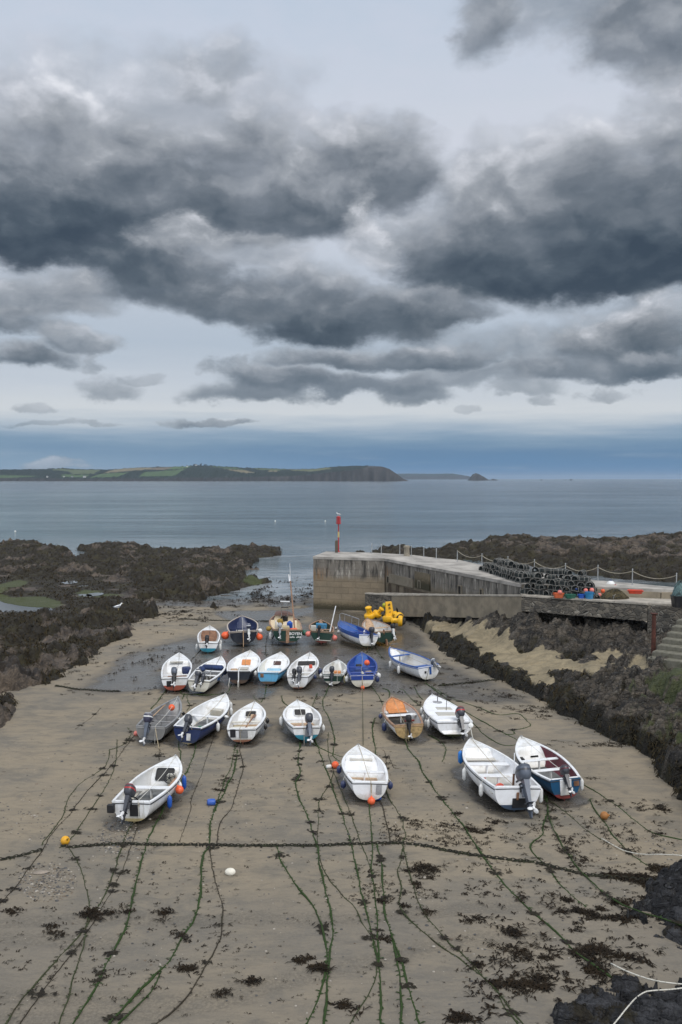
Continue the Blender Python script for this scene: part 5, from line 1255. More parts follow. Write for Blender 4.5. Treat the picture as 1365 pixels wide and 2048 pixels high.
    def engine(s, x=0.0, tilt=35, sc=1.0, cowl=ENG, leg=ENG, decal=None, turn=0.0, prop=PROPW):
        e = bpy.data.objects.new('outboard_motor', None); COL.objects.link(e); e.parent = s.root
        e.location = (x, -s.L / 2 - .03, s.zg(0) + .02); e.rotation_euler = (-R(tilt), 0, R(turn)); e.scale = (sc * 1.10,) * 3
        mb = MB()
        def rr(w, l, z, cy): return [(w * math.copysign(abs(math.cos(a)) ** .6, math.cos(a)), cy + l * math.copysign(abs(math.sin(a)) ** .6, math.sin(a)), z) for a in np.linspace(0, 2 * math.pi, 16, endpoint=False)]
        mb.loft([rr(.10, .16, .14, -.08), rr(.145, .23, .20, -.06), rr(.165, .26, .30, -.05), rr(.16, .26, .40, -.055), rr(.14, .22, .48, -.07), rr(.09, .15, .52, -.08)], cowl); mb.build('cowl', e)
        if decal:
            mb = MB(); mb.loft([rr(.168, .263, .335, -.05), rr(.166, .263, .385, -.052)], decal, caps=False); mb.loft([rr(.150, .238, .45, -.064), rr(.118, .19, .503, -.075)], decal, caps=False); mb.build('decal_stripe', e)
        mb = MB(); lg = leg
        mb.loft([[(sx * w, yy + sy, z) for sx, sy in ((-1, -l), (1, -l), (1, l), (-1, l))] for z, w, yy, l in ((.15, .075, -.10, .11), (-.1, .06, -.12, .09), (-.42, .035, -.14, .085), (-.62, .03, -.15, .09), (-.80, .01, -.16, .05))], lg)
        mb.box((0, -.20, -.44), (.17, .30, .018), lg); mb.ball((0, -.17, -.60), (.05, .20, .05), lg, 10); mb.build('leg', e)
        mb = MB(); mb.tube([(0, -.34, -.60), (0, -.42, -.60)], [.045, .03], prop, 8)
        for k in range(3):
            a = k * 2 * math.pi / 3 + .4; Mx = Matrix.Translation((0, -.38, -.60)) @ Matrix.Rotation(a, 4, 'Y') @ Matrix.Translation((0, 0, .085)) @ Matrix.Rotation(.6, 4, 'Z')
            mb.ball((0, 0, 0), (.055, .012, .075), prop, 8, Mx)
        mb.build('propeller', e)
        mb = MB(); mb.box((0, .03, -.02), (.24, .12, .22), BLK, r=.02); mb.tube([(-.1, .0, .0), (-.1, -.09, .0)], .03, lg, 6); mb.tube([(.1, .0, .0), (.1, -.09, .0)], .03, lg, 6); mb.box((0, -.02, -.16), (.2, .05, .2), lg); mb.build('bracket', e)
        mb = MB(); mb.tube([(.03, .14, .20), (.05, .40, .26), (.05, .62, .27)], [.028, .022, .026], BLK, 7); mb.build('tiller', e)
        return e
    def pad(s, x, w, h, m, drop=.04):
        mb = MB(); zt = s.zg(0) - drop; mb.box((x, -s.L / 2 - .045, zt - h / 2), (w, .03, h), m, r=.008); mb.build('transom_pad', s.root)
    def painter(s, m=ROPET, x0=0.0, x1=0.0, t1=.0, over=.6):
        mb = MB(); pts = []
        for k in range(15):
            u = k / 14; t = .97 + (t1 - .97) * u; z = (s.zg(.97) + .06) * (1 - u) + (s.zg(t1) + .05) * u - .10 * 4 * u * (1 - u)
            if t > s.td: z = max(z, s.zg(t) + .055)
            pts.append((x0 * (1 - u) + x1 * u + .03 * math.sin(5 * u), s.y(t), z))
        p = pts[-1]; pts += [(p[0], p[1] - .05, p[2] - .02), (p[0] + .02, p[1] - .10, p[2] - over)]
        mb.tube(pts, .011, m, 5); mb.build('painter_rope', s.root)
    def box(s, nm, t, x, z, d, m, rz=0.0, r=.02, rx=0.0):
        mb = MB(); mb.box((0, 0, 0), d, m, r=r); o = mb.build(nm, s.root); o.location = (x, s.y(t), z); o.rotation_euler = (rx, 0, rz); return o
    def oar(s, t0, x0, t1, x1, z, m=WOODP):
        mb = MB(); a, b = Vector((x0, s.y(t0), z)), Vector((x1, s.y(t1), z + .1)); mb.tube([a, b], .025, m, 6); d = (b - a).normalized()
        mb.loft([[b + d * u + Vector((sx * w, 0, sz * .012)) for sx, sz in ((-1, -1), (1, -1), (1, 1), (-1, 1))] for u, w in ((0, .03), (.12, .07), (.5, .075), (.55, .05))], m); mb.build('oar', s.root)
    def fender(s, t, sd_, label, m=P_WHT, r=.085, ln=.42, drop=.12, out=.0, cat='fender', group=None, tilt=0.0):
        ztop = s.zg(t) - drop; hb_ = max(s.hb(t, z) for z in np.linspace(ztop - ln, ztop, 4)) if ztop - ln > s.zk(t) else s.b(t)
        p = s.M @ Vector((sd_ * (hb_ + r + .02 + out), s.y(t), ztop)); tp = s.M @ Vector((sd_ * (s.b(t) - .02), s.y(t), s.zg(t) + .03))
        f = thing('fender', label, cat, p, (R(tilt), 0, s.rz), group)
        mb = MB(); mb.lathe([(.02, 0), (.03, -.03), (r * .7, -.06), (r, -.11), (r * 1.02, -ln * .5), (r, -ln + .1), (r * .7, -ln + .05), (.03, -ln + .02), (.02, -ln)], m, 14); mb.build('body', f)
        mb = MB(); inv = Matrix.LocRotScale(f.location, f.rotation_euler, None).inverted(); mb.tube([inv @ tp, (0, 0, .02), (0, 0, -.03)], .012, ROPEW, 5); mb.build('lanyard', f)
    def hangball(s, t, sd_, label, m, r=.15, drop=.3, x=None, back=False, cat='buoy'):
        z = s.zg(t) - drop
        if back: l = (x, -s.L / 2 - r - .03, z); tp = (x, -s.L / 2, s.zg(0) + .03)
        else: l = (sd_ * (s.hb(t, max(z, s.zk(t) + .1)) + r + .03), s.y(t), z); tp = (sd_ * (s.b(t) - .02), s.y(t), s.zg(t) + .03)
        p = s.M @ Vector(l); q = s.M @ Vector(tp)
        f = thing('ball_buoy', label, cat, p); mb = MB(); mb.ball((0, 0, 0), r, m, 18); mb.build('float', f)
        d = (q - p); e = d.normalized(); mb = MB(); mb.lathe([(r * .32, r * .92), (r * .2, r * 1.12), (r * .13, r * 1.3), (0, r * 1.3)], m, 10, e.to_track_quat('Z', 'Y').to_matrix().to_4x4()); mb.tube([e * r, d], .011, ROPET, 5); mb.build('eye', f)

GW = W1
# ---------------- front row
b = Boat('F1', 'white open dinghy with black steering wheel and dark engine, front left boat', (355, 1511), (265, 1600), 1.80, .80, .74, W1, YSTAIN, floor=GREYF, wl=0.22, td=0.78, thw=((.40, .78, .30),), roll=-2, rk=0.12)
b.hatch(0.69, 0.45, GLASSD, BLK, .62, .0); b.engine(-.10, 38, 1.0, decal=ENGR); b.pad(.12, .36, .42, BLK, .10); b.painter(ROPEW, 0, .30, 0)
b.box('side_bench', .30, -.62, .50, (.30, 1.5, .05), W3); b.box('side_bench', .52, .60, .50, (.26, 1.0, .05), W3); b.box('stern_box', -.025, -.74, .66, (.26, .16, .30), BLK); b.oar(.34, .55, .50, .62, .62, WOOD)
mb = MB(); cx_ = Matrix.Translation((.38, b.y(.60), .80)) @ Matrix.Rotation(R(58), 4, 'X')
mb.tube([cx_ @ Vector((.21 * math.cos(k * math.pi / 12), .21 * math.sin(k * math.pi / 12), 0)) for k in range(25)], .018, BLK, 6)
for k in range(5): mb.tube([cx_ @ Vector((0, 0, 0)), cx_ @ Vector((.20 * math.cos(k * 1.257 + .3), .20 * math.sin(k * 1.257 + .3), 0))], .015, BLK, 5)
mb.ball(cx_ @ Vector((0, 0, 0)), .05, BLK, 8); mb.tube([cx_ @ Vector((0, 0, 0)), (.38, b.y(.66), .72)], .03, BLK, 6); mb.build('steering_wheel', b.root)
b.box('console', .655, .38, .62, (.34, .22, .5), W3)
b.fender(.66, 1, 'blue fender near the bow of the front left dinghy', P_BLU, .09, .56, .10); b.fender(.27, 1, 'blue fender near the stern of the front left dinghy', P_BLU, .09, .52, .16)
b.hangball(.46, 1, 'orange ball buoy hanging between two blue fenders of the front left dinghy', P_ORB, .16, .30); b.fender(.50, 1, 'white fender half hidden behind the orange ball at the front left dinghy', P_WHT, .075, .40, .06)
b = Boat('F2', 'white dinghy without engine, alone in the middle of the front row', (714, 1489), (738, 1561), 1.78, .76, .72, W4, W4, floor=WOODP, inn=W4, wl=.1, td=0.76, thw=((.38, .80, .22),), roll=3, rk=0.24)
b.pad(.36, .22, .36, SAILB, .10); b.painter(ROPET, 0, .06, 0, .45)
b.box('deck_step', .72, 0, b.zg(.72) - .10, (.95, .40, .10), W4); b.box('rope_coil', .18, .12, .40, (.8, .5, .12), ROPET, .2, .05); b.box('pink_rope', .16, -.28, .42, (.26, .2, .1), P_PINK, .5, .04)
b.box('stern_quarter', .03, -.52, b.zg(0) - .01, (.42, .22, .05), W4, -.25); b.box('stern_quarter', .03, .52, b.zg(0) - .01, (.42, .22, .05), W4, .25)
b.hangball(0, 1, 'orange ball buoy hanging under the transom of the middle front dinghy', P_ORB, .15, .68, x=.07, back=True)
b.fender(.52, -1, 'dark blue fender at the left bow of the middle front dinghy', P_NAV, .10, .36, .06); b.fender(.24, -1, 'dark blue fender low on the left stern of the middle front dinghy', P_NAV, .11, .34, .26); b.fender(.14, 1, 'dark blue fender at the right stern of the middle front dinghy', P_NAV, .10, .34, .12)
b = Boat('F3', 'big white open boat with large grey outboard, navy bottom, front right', (938, 1475), (1033, 1569), 2.15, .84, .88, W4, NAVB, inn=W4, floor=W3, wl=0.28, td=.83, thw=((.60, .72, .34), (.36, .72, .36)), roll=3, name='motor_boat')
b.engine(.26, 32, 1.38, ENGG, ENGG, ENG); b.pad(.12, .62, .36, BLK, .42); b.painter(ROPET, 0, -.1, .05)
b.box('bow_seat', .76, 0, .78, (1.3, .45, .06), W4); b.box('red_can', .44, -.55, .50, (.32, .24, .30), P_RED); b.box('stern_locker', .06, -.55, .74, (.8, .36, .05), W4); b.box('stern_locker', .06, .72, .74, (.5, .36, .05), W4); b.box('wooden_pad', -.012, .0, .70, (.10, .04, .30), BROWNW)
mb = MB(); mb.lathe([(.05, 0), (.2, .0), (.21, .05), (.16, .06), (.05, .03)], P_RED, 16, Matrix.Translation((-.28, b.y(.19), .60)) @ Matrix.Rotation(R(60), 4, 'X')); mb.build('red_bucket', b.root)
mb = MB(); mb.tube([(.05, b.y(.10), .8), (.03, b.y(.10), 2.15)], [.035, .02], W4, 7); mb.tube([(.05, b.y(.10), .75), (.05, b.y(.10), 1.35)], .045, BROWNW, 7); mb.build('aerial_pole', b.root)
b.fender(.80, -1, 'bright blue fender at the bow of the big front right boat', mat('mid_blue_plastic', (.02, .17, .52), .4), .11, .58, .06); b.fender(.50, -1, 'white fender amidships on the left side of the big front right boat', P_WHT, .085, .54, .14); b.fender(.17, -1, 'white fender at the left stern of the big front right boat', P_WHT, .085, .50, .16); b.fender(.05, 1, 'white fender between the big white boat and the maroon lined boat', P_WHT, .09, .62, .1)
b = Boat('F4', 'petrol blue dinghy with maroon lining and red bottom, rightmost of the front row', (1044, 1471), (1133, 1553), 1.85, .66, .80, BLUEH, DRED, gun=W1, inn=(MAROON, W3), floor=GREYF, wl=0.3, td=.80, thw=((.56, .78, .22), (.30, .84, .26)), roll=-3, sheer=.34)
b.engine(.02, 30, .85, ENG, ENG, MAROON); b.pad(.0, .46, .62, W1, .02); b.painter(ROPEW, 0, .3, .05); b.hatch(0.34, 0.05, BLK, None, .5, .1); b.box('dark_winch', .70, -.48, .62, (.14, .3, .22), BLK); b.pad(.44, .22, .2, BROWNW, .12)
b.fender(.03, 1, 'white fender at the right stern of the petrol blue dinghy', P_WHT, .08, .50, .1)
# ---------------- third row
b = Boat('R3a', 'bare grey aluminium skiff with dark outboard, leftmost of its row', (356, 1394), (301, 1452), 1.60, .88, .66, ALU, ALUD, gun=ALU, inn=ALU, floor=ALUD, wl=.1, td=.86, thw=((.55, .55, .10), (.36, .5, .10)), thwm=ALU, roll=2, deck=ALU, name='skiff', full=.5, tm=.35)
b.engine(-.16, 22, 1.1, mat('engine_purple', (.045, .045, .075), .4), ENGG, P_WHT); b.painter(ROPEW, 0, .25, 0, .9); b.box('teal_crate', .05, -.45, .5, (.34, .3, .22), P_GRN); b.oar(.4, -.5, .8, -.4, .72)
mb = MB(); mb.ball((0, 0, 0), .17, P_ORB, 14); o = mb.build('orange_float'); o.location = b.w(.05, .70, .80); tag(o, 'orange ball float resting inside the bow of the aluminium skiff', 'buoy')
b.fender(.55, 1, 'black and white fender on the right side of the aluminium skiff, nearer its bow', P_BLK, .08, .42, .02, tilt=60); b.fender(.35, 1, 'pale fender squeezed between the skiff and the navy dinghy', P_WHT, .08, .4, .02, tilt=60)
b = Boat('R3b', 'navy blue dinghy with white lining and four white fenders, beside the skiff', (451, 1387), (374, 1451), 1.80, .74, .80, NAVY, YSTAIN, gun=W1, inn=W1, floor=GREYF, wl=.10, td=.80, thw=((.50, .66, .26),), roll=2, sheer=.36)
b.engine(-.02, 42, .95, ENG, ENG); b.painter(ROPET, 0, .25, .1); b.pad(.08, .2, .34, W1, .3); b.box('green_net_pile', .24, .22, .48, (.5, .55, .22), GREENR, .3, .08); b.box('white_stripe', .12, .0, .4, (.05, .05, .05), W1); b.box('bow_box', .70, .1, .66, (.6, .4, .3), W3)
for t, lb in ((.86, 'white fender nearest the bow of the navy dinghy'), (.72, 'second white fender from the bow of the navy dinghy'), (.28, 'white fender nearest the stern of the navy dinghy')): b.fender(t, 1, lb, P_WHT, .09, .46, .08)
b.fender(.45, 1, 'slanting white fender amidships on the navy dinghy', P_WHT, .09, .44, .06, tilt=70)
b = Boat('R3c', 'white dinghy with oars inside and rust red bottom, no engine', (511, 1403), (485, 1455), 1.70, .80, .66, W1, RUSTB, floor=WOODP, wl=0.26, td=0.76, thw=((.40, .72, .18), (.22, .6, .2)), thwm=W2, roll=-2, rk=0.2)
b.hatch(0.52, 0.36, GLASSD, W3, .66); b.pad(-.42, .26, .38, BLK, .02); b.pad(.08, .42, .34, ALUD, .1); b.painter(ROPET, 0, -.05, 0, .7); b.oar(.06, .12, .52, .12, .60, WOODP); b.oar(.06, .0, .5, .2, .60, BROWNW); b.box('tarp', .30, -.42, .52, (.4, .5, .1), ROPET, .3, .04)
b.fender(.50, 1, 'dark fender at the right bow of the rust bottomed dinghy', P_BLK, .09, .3, .08); b.fender(.36, 1, 'dark fender at the right side of the rust bottomed dinghy, lower one', P_BLK, .09, .3, .2)
b = Boat('R3d', 'white dinghy with turquoise bottom and dark outboard in third row', (594, 1400), (613, 1451), 1.86, .70, .66, W1, TEAL, floor=WOODP, wl=0.46, td=0.76, thw=((.42, .72, .16),), roll=1, rk=0.2)
b.hatch(0.56, 0.39, GLASSD, W3, .66); b.engine(.12, 25, 1.05, ENG, ENGG); b.pad(.12, .40, .36, SAILB, .1); b.painter(ROPEW, .02, -.10, 0, .9); b.box('orange_bag', .22, -.28, .50, (.3, .22, .14), P_ORB, .1, .05)
b.fender(.55, -1, 'white fender at the left side of the turquoise bottomed dinghy', P_WHT, .10, .48, .12, tilt=-20); b.fender(.18, 1, 'small white fender at the right stern of the turquoise bottomed dinghy', P_WHT, .08, .34, .1)
b = Boat('R3e', 'wooden trimmed dinghy with orange bow deck and ply transom', (785, 1393), (819, 1448), 1.75, .80, .68, W1, YSTAIN, gun=WOOD, inn=W3, floor=DKF, deck=PLY, bulk=PLY, wl=.14, td=.82, thw=((.46, .78, .36), (.70, .45, .5)), thwm=W1, roll=-2, tran=mat('ply_transom', (.40, .28, .13), .6, var=.4, scale=7))
b.engine(.0, 14, .8, BLK, BLK); b.painter(ROPET, .0, -.14, 0, .9); b.box('orange_bow_seat', .68, 0, .62, (.95, .7, .05), PLY); b.box('grey_tarp', .2, -.2, .48, (.6, .5, .12), GREYF, .2, .05); b.box('white_tub', .12, .42, .46, (.42, .36, .2), W1); b.box('stripe_board', .34, .35, .55, (.5, .05, .10), DRED)
b.fender(.50, -1, 'dark blue fender at the left bow of the orange decked dinghy', P_NAV, .10, .28, .02); b.fender(.30, -1, 'blue fender on the left side of the orange decked dinghy', P_NAV, .12, .46, .2)
b = Boat('R3f', 'white fully decked boat with red striped dark outboard, right end of third row', (863, 1389), (909, 1441), 1.98, .88, .74, W4, GREENB, inn=W4, floor=W4, deck=W4, wl=0.22, td=.10, thw=(), roll=2, name='motor_boat', tm=.40)
b.engine(.28, 34, 1.15, ENG, ENG, ENGR); b.box('deck_hatch', .52, .08, b.zg(.52) + .03, (.8, .5, .05), W1); b.box('deck_lid', .30, -.05, b.zg(.30) + .03, (1.0, .7, .05), W1)
mb = MB(); mb.tube([(0, b.y(.74), b.zg(.74)), (0, b.y(.74), b.zg(.74) + .55)], .02, BLK, 6); mb.lathe([(.25, 0), (.25, .02), (.05, .04)], SAILB, 14, Matrix.Translation((0, b.y(.74), b.zg(.74) + .03))); mb.build('mooring_post', b.root)
mb = MB(); mb.tube([(.12, b.y(.45), b.zg(.45)), (.12, b.y(.45), b.zg(.45) + .8)], .015, BLK, 5); mb.build('aerial', b.root)
for t, dr, lb in ((.62, .05, 'white and blue fender nearest the bow of the decked white boat'), (.47, .18, 'second white and blue fender from the bow of the decked white boat'), (.34, .26, 'third white and blue fender from the bow of the decked white boat'), (.22, .12, 'white and blue fender nearest the stern of the decked white boat')): b.fender(t, -1, lb, P_WHT, .09, .44, dr)
# ---------------- second row
b = Boat('R2a', 'white half decked boat with orange red bottom and navy bucket, left end of second row', (359, 1305), (350, 1353), 1.82, .84, .78, W1, REDB, floor=BROWNW, wl=0.46, td=0.72, thw=((.22, .78, .22),), roll=0, rk=0.16)
b.engine(-.04, 40, 1.0, ENGG, BLK); b.pad(-.34, .28, .34, BLK, .18); b.painter(BLK, 0, .1, .1); b.box('deck_lid', .66, -.08, b.zg(.66) + .02, (.85, .3, .03), W3)
mb = MB(); mb.lathe([(.20, 0), (.26, .05), (.28, .3), (.26, .42), (.1, .44)], P_NAV, 16, Matrix.Translation((.60, b.y(.36), .62))); mb.build('navy_bucket', b.root)
b = Boat('R2b', 'white dinghy with blue side windows and crumpled navy cover', (441, 1312), (397, 1358), 1.70, .76, .74, W2, NAVB, gun=W1, floor=DKF, wl=0.14, td=0.74, thw=((.34, .74, .2), (.50, .8, .14)), roll=3)
b.engine(-.10, 44, 1.05, ENG, ENG, P_WHT); b.engine(.22, 50, .7, ENG, ENG); b.box('navy_cover', .60, .0, .86, (1.35, .5, .28), CANV, .1, .1); b.box('navy_cover_fold', .50, -.55, .86, (.4, .7, .24), CANV, .3, .1); b.painter(BLK, 0, .2, .2); b.box('green_rope', .22, .3, .42, (.3, .4, .1), GREENR, .2, .04)
for k in range(3):
    mb = MB(); t = .30 + .17 * k; z = .62; p0, p1 = Vector((b.hb(t - .05, z), b.y(t - .05), z)), Vector((b.hb(t + .05, z), b.y(t + .05), z)); a = math.atan2(p1.y - p0.y, p1.x - p0.x); mb.box((0, 0, 0), ((p1 - p0).length, .05, .18), BLUET, r=.015); o = mb.build('side_window', b.root); o.location = (p0 + p1) / 2; o.rotation_euler = (0, 0, a)
b = Boat('R2c', 'black hulled dinghy with white deck and orange hatch board', (501, 1301), (478, 1341), 2.0, .70, .78, BLACKN, BRWN, inn=W1, floor=DKF, wl=0.36, td=0.72, thw=(), roll=0, rk=0.2)
b.hatch(0.58, 0.51, PLY, None, .62); b.box('white_locker', .24, .1, .66, (.62, .5, .42), W1); b.box('tan_cover', .28, -.50, .60, (.45, .7, .2), WOODP, .2, .05); b.painter(ROPET, 0, .0, .6)
mb = MB(); mb.loft([[(sx * .03, -b.L / 2 - .06 + sy, z) for sx, sy in ((-1, -l), (1, -l), (1, .03), (-1, .03))] for z, l in ((.0, .3), (.35, .32), (.4, .1), (.95, .06))], W1); mb.tube([(0, -b.L / 2 - .08, .95), (0, -b.L / 2 + .7, 1.02)], .025, W1, 6); mb.build('rudder', b.root)
mb = MB(); mb.tube([(-.5, -b.L / 2 + .1, .9), (-.62, -b.L / 2 - .15, .02)], .022, W1, 6); mb.build('boat_pole', b.root)
b.fender(.25, -1, 'dark navy fender between the white dinghy with navy cover and the black hull', P_NAV, .13, .40, .12)
b = Boat('R2d', 'sky blue clinker dinghy with white deck and brown hatch', (562, 1304), (537, 1343), 1.85, .68, .74, SKYB, BRWN, gun=W1, inn=W2, floor=LBLUE, wl=0.3, td=0.72, thw=((.18, .8, .2),), roll=0, tran=SKYB, rk=0.2)
b.hatch(0.49, 0.36, mat('brown_hatch', (.07, .035, .03), .6), None, .66, .05); b.box('pale_blue_cover', .34, .05, .60, (.9, .9, .14), LBLUE, .05, .05); b.painter(ROPEW, 0, -.05, .1, .9); b.pad(-.38, .2, .24, BROWNW, .06)
b.fender(.12, -1, 'rolled white fender at the left stern of the sky blue dinghy', P_WHT, .12, .36, .0); b.fender(.30, 1, 'white fender at the right side of the sky blue dinghy', P_WHT, .09, .40, .1)
b = Boat('R2e', 'white cuddy boat with dark outboards and red can in the cuddy', (622, 1304), (597, 1350), 1.80, .70, .74, W1, RUSTB, floor=W3, wl=0.16, td=0.74, thw=((.34, .6, .3),), roll=-2, rk=0.18)
b.hatch(1.12, 0.39, GLASSD, None, .7); b.box('red_can', .57, .35, .70, (.2, .2, .22), P_RED); b.engine(.10, 30, .95, ENG, ENG); b.engine(-.22, 45, .75, BLK, BLK); b.painter(BLK, 0, .1, .35)
b.fender(.45, 1, 'navy fender between the white cuddy boat and the small green dinghy', P_NAV, .12, .46, .1); b.fender(.18, 1, 'lower navy fender at the right stern of the white cuddy boat', P_NAV, .10, .3, .12)
b = Boat('R2f', 'smallest dinghy, dark green transom with an orange box inside', (677, 1319), (666, 1347), 1.48, .80, .62, DGREEN, WG, gun=WG, inn=W3, floor=W3, wl=0.36, td=.90, thw=((.40, .8, .16),), thwm=WG, roll=0, tran=DGREEN)
b.engine(-.05, 6, .85, ENG, ENG); b.box('orange_box', .36, .16, .58, (.42, .4, .22), PLY); b.box('blue_board', .10, .15, .62, (.6, .12, .06), BLUET); b.painter(ROPEW, .0, .3, .0)
b.pad(-.38, .34, .10, P_WHT, .14)
b.fender(.06, 1, 'yellowed fender at the right stern of the small green dinghy', gel('yellowed_plastic', (.62, .55, .35)), .07, .46, .1); b.fender(.12, -1, 'white fender at the left stern of the small green dinghy', P_WHT, .10, .3, .02)
b = Boat('R2g', 'white dinghy with blue lining and orange ball, above the taut rope', (725, 1304), (726, 1348), 1.90, .76, .74, W2, W2, gun=BLUEI, inn=BLUEI, floor=BLUEI, deck=BLUET, wl=.1, td=.86, thw=((.52, .7, .26), (.22, .8, .34)), thwm=BLUEI, roll=-2, stripe=BLUEI, tran=W2)
b.pad(0, 1.36, .26, BLUEI, .02); b.box('stern_board', .03, 0, b.zg(0) - .13, (1.3, .08, .26), BLUEI); b.box('white_hose', .12, .02, .86, (.16, .5, .16), W1, .1, .06); b.box('net_pile', .26, .42, .66, (.45, .5, .2), ROPET, .2, .06); b.box('dark_gear', .62, -.2, .66, (.4, .4, .2), BLK, .1, .06); b.painter(ROPET, 0, 0, .2)
mb = MB(); mb.ball((0, 0, 0), .19, P_ORB, 14); o = mb.build('orange_float'); o.location = b.w(.32, .56, .92); tag(o, 'orange ball float inside the blue lined dinghy', 'buoy')
b.fender(.15, 1, 'white fender at the right stern of the blue lined dinghy', P_WHT, .14, .36, .04); b.fender(.05, 1, 'blue fender at the stern corner of the blue lined dinghy', P_NAV, .13, .40, .12); b.fender(.35, -1, 'white fender at the left bow of the blue lined dinghy', P_WHT, .13, .46, .02); b.fender(.12, -1, 'pale fender between the small green and blue lined dinghies', P_WHT, .12, .40, .14)
b.hangball(0, 1, 'small orange buoy below the transom of the blue lined dinghy', P_ORB, .12, .72, x=.0, back=True)
b = Boat('R2h', 'white open boat with bright blue gunwales, apart at the right of second row', (781, 1294), (859, 1330), 2.0, .74, .86, W1, BLK, gun=BLUET, inn=W3, floor=W3, wl=.08, td=.90, thw=((.72, .84, .30), (.28, .5, .5)), thwm=BLUET, roll=-3, deck=W1, tm=.42)
b.engine(.42, 60, .75, ENGG, ALU, P_WHT); b.pad(.1, .14, .5, BLUET, .04); b.pad(-.25, .12, .14, BLK, .3); b.painter(ROPET, 0, .1, .05)
b.fender(.62, -1, 'white fender near the bow of the blue trimmed open boat', P_WHT, .10, .5, .2); b.fender(.36, -1, 'white fender amidships on the blue trimmed open boat', P_WHT, .10, .54, .18)
# ---------------- back row
b = Boat('R1a', 'small white boat with turquoise bottom and brown board, left end of back row', (419, 1251), (416, 1283), 1.68, .82, .72, W1, TEAL, floor=DKF, wl=0.46, td=0.76, thw=((.2, .7, .2),), roll=2, bulk=BROWNW, rk=0.2)
b.engine(-.10, 55, .9, BLK, BLK); b.box('wooden_box', .05, -.5, .7, (.25, .3, .3), PLY); b.painter(BLK, 0, .05, .3)
b.fender(.10, -1, 'white fender at the left stern of the small back row boat', P_WHT, .09, .5, .2); b.fender(.12, 1, 'white fender at the right stern of the small back row boat', P_WHT, .10, .52, .2); b.fender(.30, 1, 'white fender at the right side of the small back row boat', P_WHT, .08, .42, .1)
b = Boat('R1b', 'large navy open boat with two red ball fenders in the back row', (485, 1233), (488, 1263), 2.45, .84, .98, BLACKN, BRWN, gun=mat('pale_gunwale', (.42, .36, .30), .6), inn=NAVI, floor=NAVI, wl=.10, td=.93, thw=((.62, .5, .3),), thwm=NAVI, roll=-2, tm=.5, zadd=.12, stripe=WG, tran=BLACKN, deck=NAVI)
b.engine(.42, 12, .95, NAVI, P_WHT, P_WHT); b.painter(ROPEW, 0, 0, .05, .3); b.box('white_crate', .3, -.2, .75, (.4, .3, .3), WG); b.box('mast_crutch', .12, -.5, .9, (.06, .06, .5), W1)
mb = MB(); mb.tube([(.0, -b.L / 2 - .08, 1.2), (-.03, -b.L / 2 - .12, -.02)], .035, WOODP, 6); mb.build('rudder_post', b.root)
b.hangball(.12, -1, 'red ball fender at the left stern of the large navy boat', P_ORB, .30, .35); b.hangball(.05, 1, 'red ball fender at the right stern of the large navy boat', P_ORB, .26, .55); b.hangball(.10, 1, 'white ball fender just above the right red one on the navy boat', P_WHT, .18, .12)
b = Boat('R1c', 'dark green fishing boat with cream wheelhouse, mast and white lettering on transom', (563, 1226), (575, 1261), 2.5, .88, 1.0, DGREEN, BRWN, gun=WOOD, inn=CREAMC, floor=WOODP, wl=0.16, td=.62, thw=(), roll=2, deck=mat('brown_deck', (.13, .07, .055), .7, var=.4), bulk=CREAMC, zadd=.15, name='fishing_boat', sheer=.36, tran=DGREEN)
mb = MB(); mb.loft([[(-.85, b.y(.60), .95), (.85, b.y(.60), .95), (.62, b.y(.84), 1.1), (-.62, b.y(.84), 1.1)], [(-.74, b.y(.61), 1.62), (.74, b.y(.61), 1.62), (.5, b.y(.80), 1.62), (-.5, b.y(.80), 1.62)]], CREAMC); mb.build('cabin', b.root, smooth=False)
mb = MB(); mb.loft([[(-.84, b.y(.585), 1.6), (.84, b.y(.585), 1.6), (.6, b.y(.83), 1.6), (-.6, b.y(.83), 1.6)], [(-.82, b.y(.588), 1.66), (.82, b.y(.588), 1.66), (.58, b.y(.83), 1.66), (-.58, b.y(.83), 1.66)], [(-.3, b.y(.60), 1.80), (.3, b.y(.60), 1.80), (.2, b.y(.80), 1.76), (-.2, b.y(.80), 1.76)]], MATS['brown_deck']); mb.build('cabin_roof', b.root, smooth=False)
b.box('cabin_opening', .595, .1, 1.3, (.42, .06, .42), GLASSD); mb = MB(); mb.tube([(.2 * math.cos(k * .5236) - .05, b.y(.585), 1.35 + .2 * math.sin(k * .5236)) for k in range(13)], .05, BLK, 6, caps=False); mb.build('lifebelt', b.root)
b.box('cream_locker', .34, -.15, .78, (.9, .8, .5), CREAMC); mb = MB(); mb.lathe([(.2, 0), (.24, .05), (.24, .6), (.12, .68), (.1, .74)], P_BLU, 14, Matrix.Translation((.38, b.y(.42), .62))); mb.build('blue_drum', b.root)
mb = MB(); mb.lathe([(.2, 0), (.26, .1), (.24, .4), (.1, .5)], mat('ochre_float', (.30, .20, .04), .6), 14, Matrix.Translation((-.38, b.y(.48), .95))); mb.build('ochre_float', b.root)
b.box('orange_gear', .16, .55, .95, (.6, .45, .25), P_ORB, .2, .08); b.box('white_gallows', .10, -.78, 1.15, (.08, .5, .9), W1); b.box('white_gallows', .22, -.86, 1.15, (.08, .08, .9), W1); b.box('grey_winch', .12, -.45, .98, (.3, .3, .35), STEEL)
mb = MB(); mb.tube([(.72, b.y(.28), .7), (.30, b.y(.40), 4.6)], [.07, .05], WOOD, 8); mb.tube([(.30, b.y(.40), 4.6), (.22, b.y(.42), 6.0)], [.025, .012], W1, 6); mb.tube([(.24, b.y(.40), 4.55), (.16, b.y(.42), 5.1)], .05, W1, 6); mb.box((.28, b.y(.4), 4.5), (.5, .06, .06), BLK); mb.build('mast', b.root)
mb = MB()
